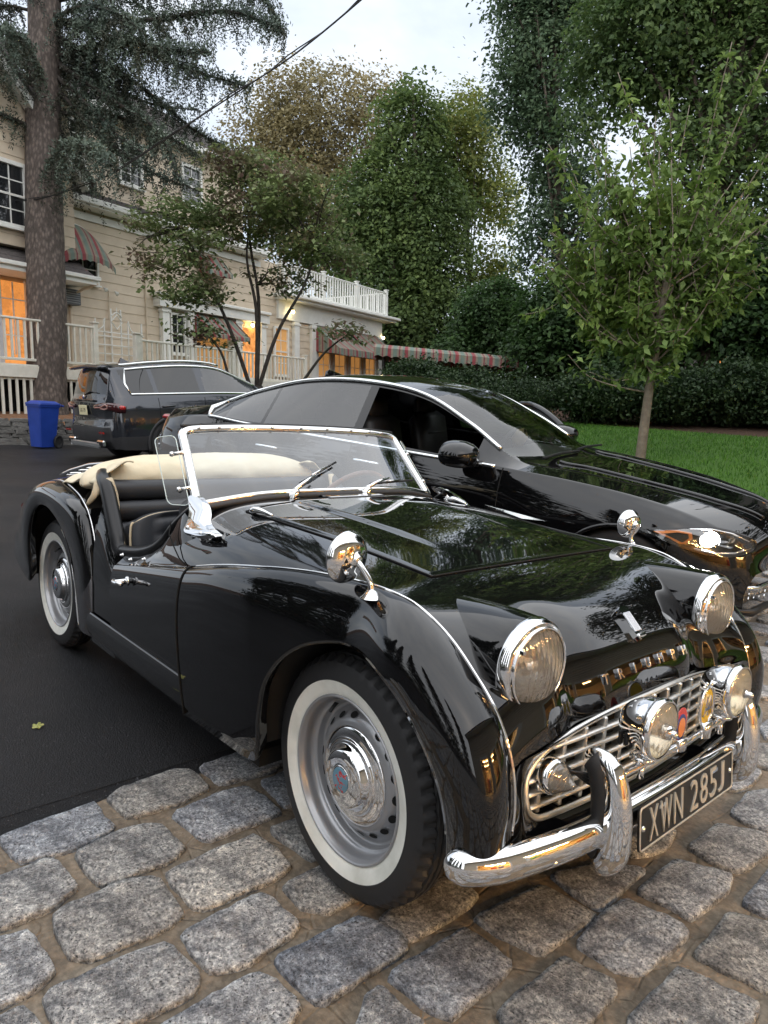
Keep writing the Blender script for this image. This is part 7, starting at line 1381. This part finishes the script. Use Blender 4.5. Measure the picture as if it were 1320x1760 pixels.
for tip in ((.25, .9, 6.3), (-.75, -.5, 5.7), (1.3, 1.6, 5.9), (-.3, .2, 5.6), (.9, .7, 5.9), (1.9, 1.9, 4.9), (-1.3, -1.3, 4.6)): whip(np.array((.05, .1, 2.6)), np.array(tip), .016, 170, tk)
Q = crom(np.array([(.0, .0, 1.05), (-.35, -.35, 1.12), (-.65, -.65, 1.25), (-.85, -.95, 1.55)]), 14); MB().tube(Q, np.linspace(.018, .005, 14), 5).build('branch', SMB, tk, True)
for k in range(16): PL.append(Q[rng.integers(9, 14)]+rng.normal(0, .07, 3)); NL.append(np.array((0, 0, 1.0)))
PL = np.array(PL); NL = np.array(NL); NL = NL+rng.normal(0, .45, NL.shape); NL /= np.linalg.norm(NL, axis=1)[:, None]
V, F = leaves(PL, NL, .15, rng, 2.0, .9); link('crown', fast_mesh('crown', V, F, LM_CH), cy_)
# ------------------------------------------------------------------ overhead cable
wr = np.array(WIRE); o = MB().tube(crom(wr, 60), .012, 6).tube(crom(wr, 60)+np.array([(0, .02*math.sin(k*.9), .025+.012*math.sin(k*.7)) for k in range(60)]), .009, 6).build('overhead_cable', PLASTIC, None, True); tag(o, 'twisted black overhead cable sagging past the spruce to the house', 'cable')
# ------------------------------------------------------------------ neighbour house glimpsed through the trees
nh = thing('neighbour_house', 'dim house with lit windows glimpsed through the trees at right', 'house', (-6.5, 25.0, 1.6), (0, 0, math.radians(-12)))
MB().box((0, 0, 2.4), (11, 5, 5.6)).build('wall', mat('dim_siding', (.22, .21, .19), .7), nh)
MB().prism([(-2.9, 5.2), (2.9, 5.2), (0, 7.4)], 0, -5.8, 5.8).build('roof', SHING, nh)
for x, z in ((-2.6, 1.9), (1.4, 1.9), (3.6, 1.9), (-4.4, 4.2), (1.4, 4.2)):
    w_ = MB().box((x, -2.53, z), (.95, .05, 1.3)).build('window', LITWIN if z < 3 else WGLASS, nh); MB().box((x, -2.57, z), (.05, .04, 1.3)).build('muntin', TRIMW, w_); MB().box((x, -2.57, z), (.95, .04, .05)).build('muntin', TRIMW, w_)
lt = thing('garden_lattice', 'small garden lattice screen among the shrubs at right', 'lattice', (-2.2, 13.9, 1.3), (0, 0, math.radians(-20)))
for k in range(9):
    MB().box((-.9+.22*k, 0, .65), (.03, .02, 1.3)).build('slat', RAILW, lt)
    if k < 6: MB().box((0, .02, .1+.22*k), (1.9, .02, .03)).build('slat', RAILW, lt)

gr_ = link('grass', fast_mesh('grass', GRASS_VF[0], GRASS_VF[1], leaf_mat('grass_blade', (.05, .15, .015), (.11, .26, .03), None, .5, trans=.3))); tag(gr_, 'short mown green lawn grass behind the black saloon', 'grass', kind='stuff')

rng = np.random.default_rng(55); k = 26000; wx = rng.uniform(-34, 12, k); wy = 27+rng.normal(0, 1.6, k)-.10*(wx+10); wz = 1.2+rng.uniform(0, 1, k)**1.3*(4.6+1.4*np.sin(wx*.7)+np.sin(wx*1.9)); P = np.c_[wx, wy, wz]; V, F = leaves(P, up_normals(k, rng, .9), .42, rng, 1.5)
wd = link('far_woods', fast_mesh('woods', V, F, LM_UND)); tag(wd, 'dark woodland undergrowth far behind the lawn', 'woods', kind='stuff')
# ================================================================== what the paint mirrors: garage in front of the car, trees behind the viewer
gg = thing('garage', 'tan garage with open lit doors, seen as a reflection in the roadster nose', 'garage', (5.4, .8, 0), (0, 0, 0))
GW = mat('garage_inside', (.55, .44, .30), .7); GX = 0.0
def gb(name, m_, c, d): return MB().box(c, d).build(name, m_, gg)
OPEN = ((-3.9, -.6), (.5, 3.9), (5.2, 8.6), (9.8, 13.2), (14.4, 17.8)); ys_ = [-8.0]+[v for o_ in OPEN for v in o_]+[22.0]
for y0, y1 in zip(ys_[0::2], ys_[1::2]): gb('front_wall', SIDING, (.1, (y0+y1)/2, 1.2), (.2, y1-y0, 2.4))
gb('header_wall', SIDING, (.1, 7, 3.6), (.2, 30, 2.4)); gb('eave', TRIMW, (-.25, 7, 4.86), (.7, 30.4, .14))
for k in range(10): gb('board', SIDING, (-.015, 7, 2.55+.24*k), (.03, 30, .02))
MB().prism([(-.7, 4.93), (6.6, 4.93), (3.0, 6.9)], 1, -8.3, 22.3).build('roof', SHING, gg)
for y0, y1 in OPEN:
    for y in (y0, y1): gb('jamb', TRIMW, (-.03, y, 1.2), (.08, .16, 2.4))
    gb('lintel', TRIMW, (-.03, (y0+y1)/2, 2.45), (.08, y1-y0, .16))
    for x in ((1.0, 2.8, 4.4) if y0 < 2 else (.6,)):
        for dy in ((-.85, .85) if y0 < 2 else (-.85, .85)): MB().box((x, (y0+y1)/2+dy, 3.12), (.10, 1.3, .06)).build('ceiling_lamp', mat('lamp_tube', (1, .9, .7), .4, emit=((1.0, .60, .24), 90)), gg)
gb('back_wall', GW, (6.0, 7, 1.65), (.1, 30, 3.3)); gb('side_wall', GW, (3.0, -8, 1.65), (6, .1, 3.3)); gb('side_wall', GW, (3.0, 22, 1.65), (6, .1, 3.3)); gb('ceiling', GW, (3.0, 7, 3.26), (6, 30, .06)); gb('floor', mat('garage_floor', (.20, .18, .15), .6), (3.05, 7, .01), (5.9, 29.8, .03))
for y, c_ in ((-3.0, (.25, .05, .04)), (-1.6, (.06, .08, .2)), (1.2, (.3, .28, .22)), (2.8, (.05, .16, .10)), (6.4, (.3, .1, .05)), (7.8, (.1, .1, .12)), (11, (.28, .26, .2)), (16, (.2, .05, .05))): gb('cabinet', mat('cab%d' % int(y*10), c_, .5), (5.6, y, .9), (.6, 1.0, 1.8))
LM_FAR = leaf_mat('leaf_far', (.018, .034, .016), (.032, .052, .022), None, .3)
def far_spruce(x, y, h_, r_, seed, lab):
    rng = np.random.default_rng(seed); t = thing('far_spruce', lab, 'tree', (x, y, 0), group='trees behind the viewer'); k = 5200; z = h_*rng.uniform(.06, 1, k)**.9; tier = .72+.28*np.sin(z*5.5); a_ = rng.uniform(0, 2*PI, k); r = r_*(1-z/h_)**.85*tier*np.sqrt(rng.uniform(.05, 1, k)); P = np.c_[r*np.cos(a_), r*np.sin(a_), z-.25*r]; V, F = leaves(P, up_normals(k, rng, .6), .42, rng, 2.6, .7); link('needles', fast_mesh('n', V, F, LM_FAR), t); MB().tube([(0, 0, 0), (0, 0, h_)], [.25, .03], 8).build('trunk', DKBARK, t, True)
for i, (x, y, h_, r_, lab) in enumerate(((-5.5, -10.5, 11, 2.5, 'spruce far behind the viewer mirrored in the rear fender'), (-2.2, -12.5, 12, 2.6, 'tall spruce behind the viewer mirrored in the front fender'), (1.6, -14.0, 13, 2.8, 'spruce behind the viewer at the end of the row'), (-9.5, -11.0, 12.5, 2.8, 'spruce behind the viewer near the drive'), (5.5, -13.0, 11, 2.5, 'spruce behind the viewer beside the garage'))): far_spruce(x, y, h_, r_, 60+i, lab)
for i, (x, y, lab) in enumerate(((-14, -14, 'broad tree behind the viewer to the left'), (16, 9.5, 'broad tree behind the garage on the right'), (2.2, 15.5, 'broad tree right of the lawn outside the picture'), (-1.5, 17.5, 'broad tree at the far end of the lawn outside the picture'))):
    broadleaf('broad_tree', lab, dict(base=(x, y, float(terr(x, y))), e=[(x, y, 6.5, 3.2, 2.6), (x+1.5, y-1, 8.5, 2.8, 2.6), (x-1.6, y+1, 8.0, 2.6, 2.4), (x, y, 10.2, 2.2, 2.0)]), 420, 24, .55, .30, LM_FAR, 80+i, .25, 12, .4, 'trees behind the viewer')
# low hedge on the near side of the drive
hgd = thing('hedge', 'clipped hedge behind the viewer along the drive', 'hedge', (-3, -9.5, 0)); rng = np.random.default_rng(91); P = np.c_[rng.uniform(-8, 6, 9000), rng.normal(0, .45, 9000), rng.uniform(.05, 1.5, 9000)]; V, F = leaves(P, up_normals(9000, rng, .9), .16, rng); link('leaves', fast_mesh('h', V, F, LM_FAR), hgd)
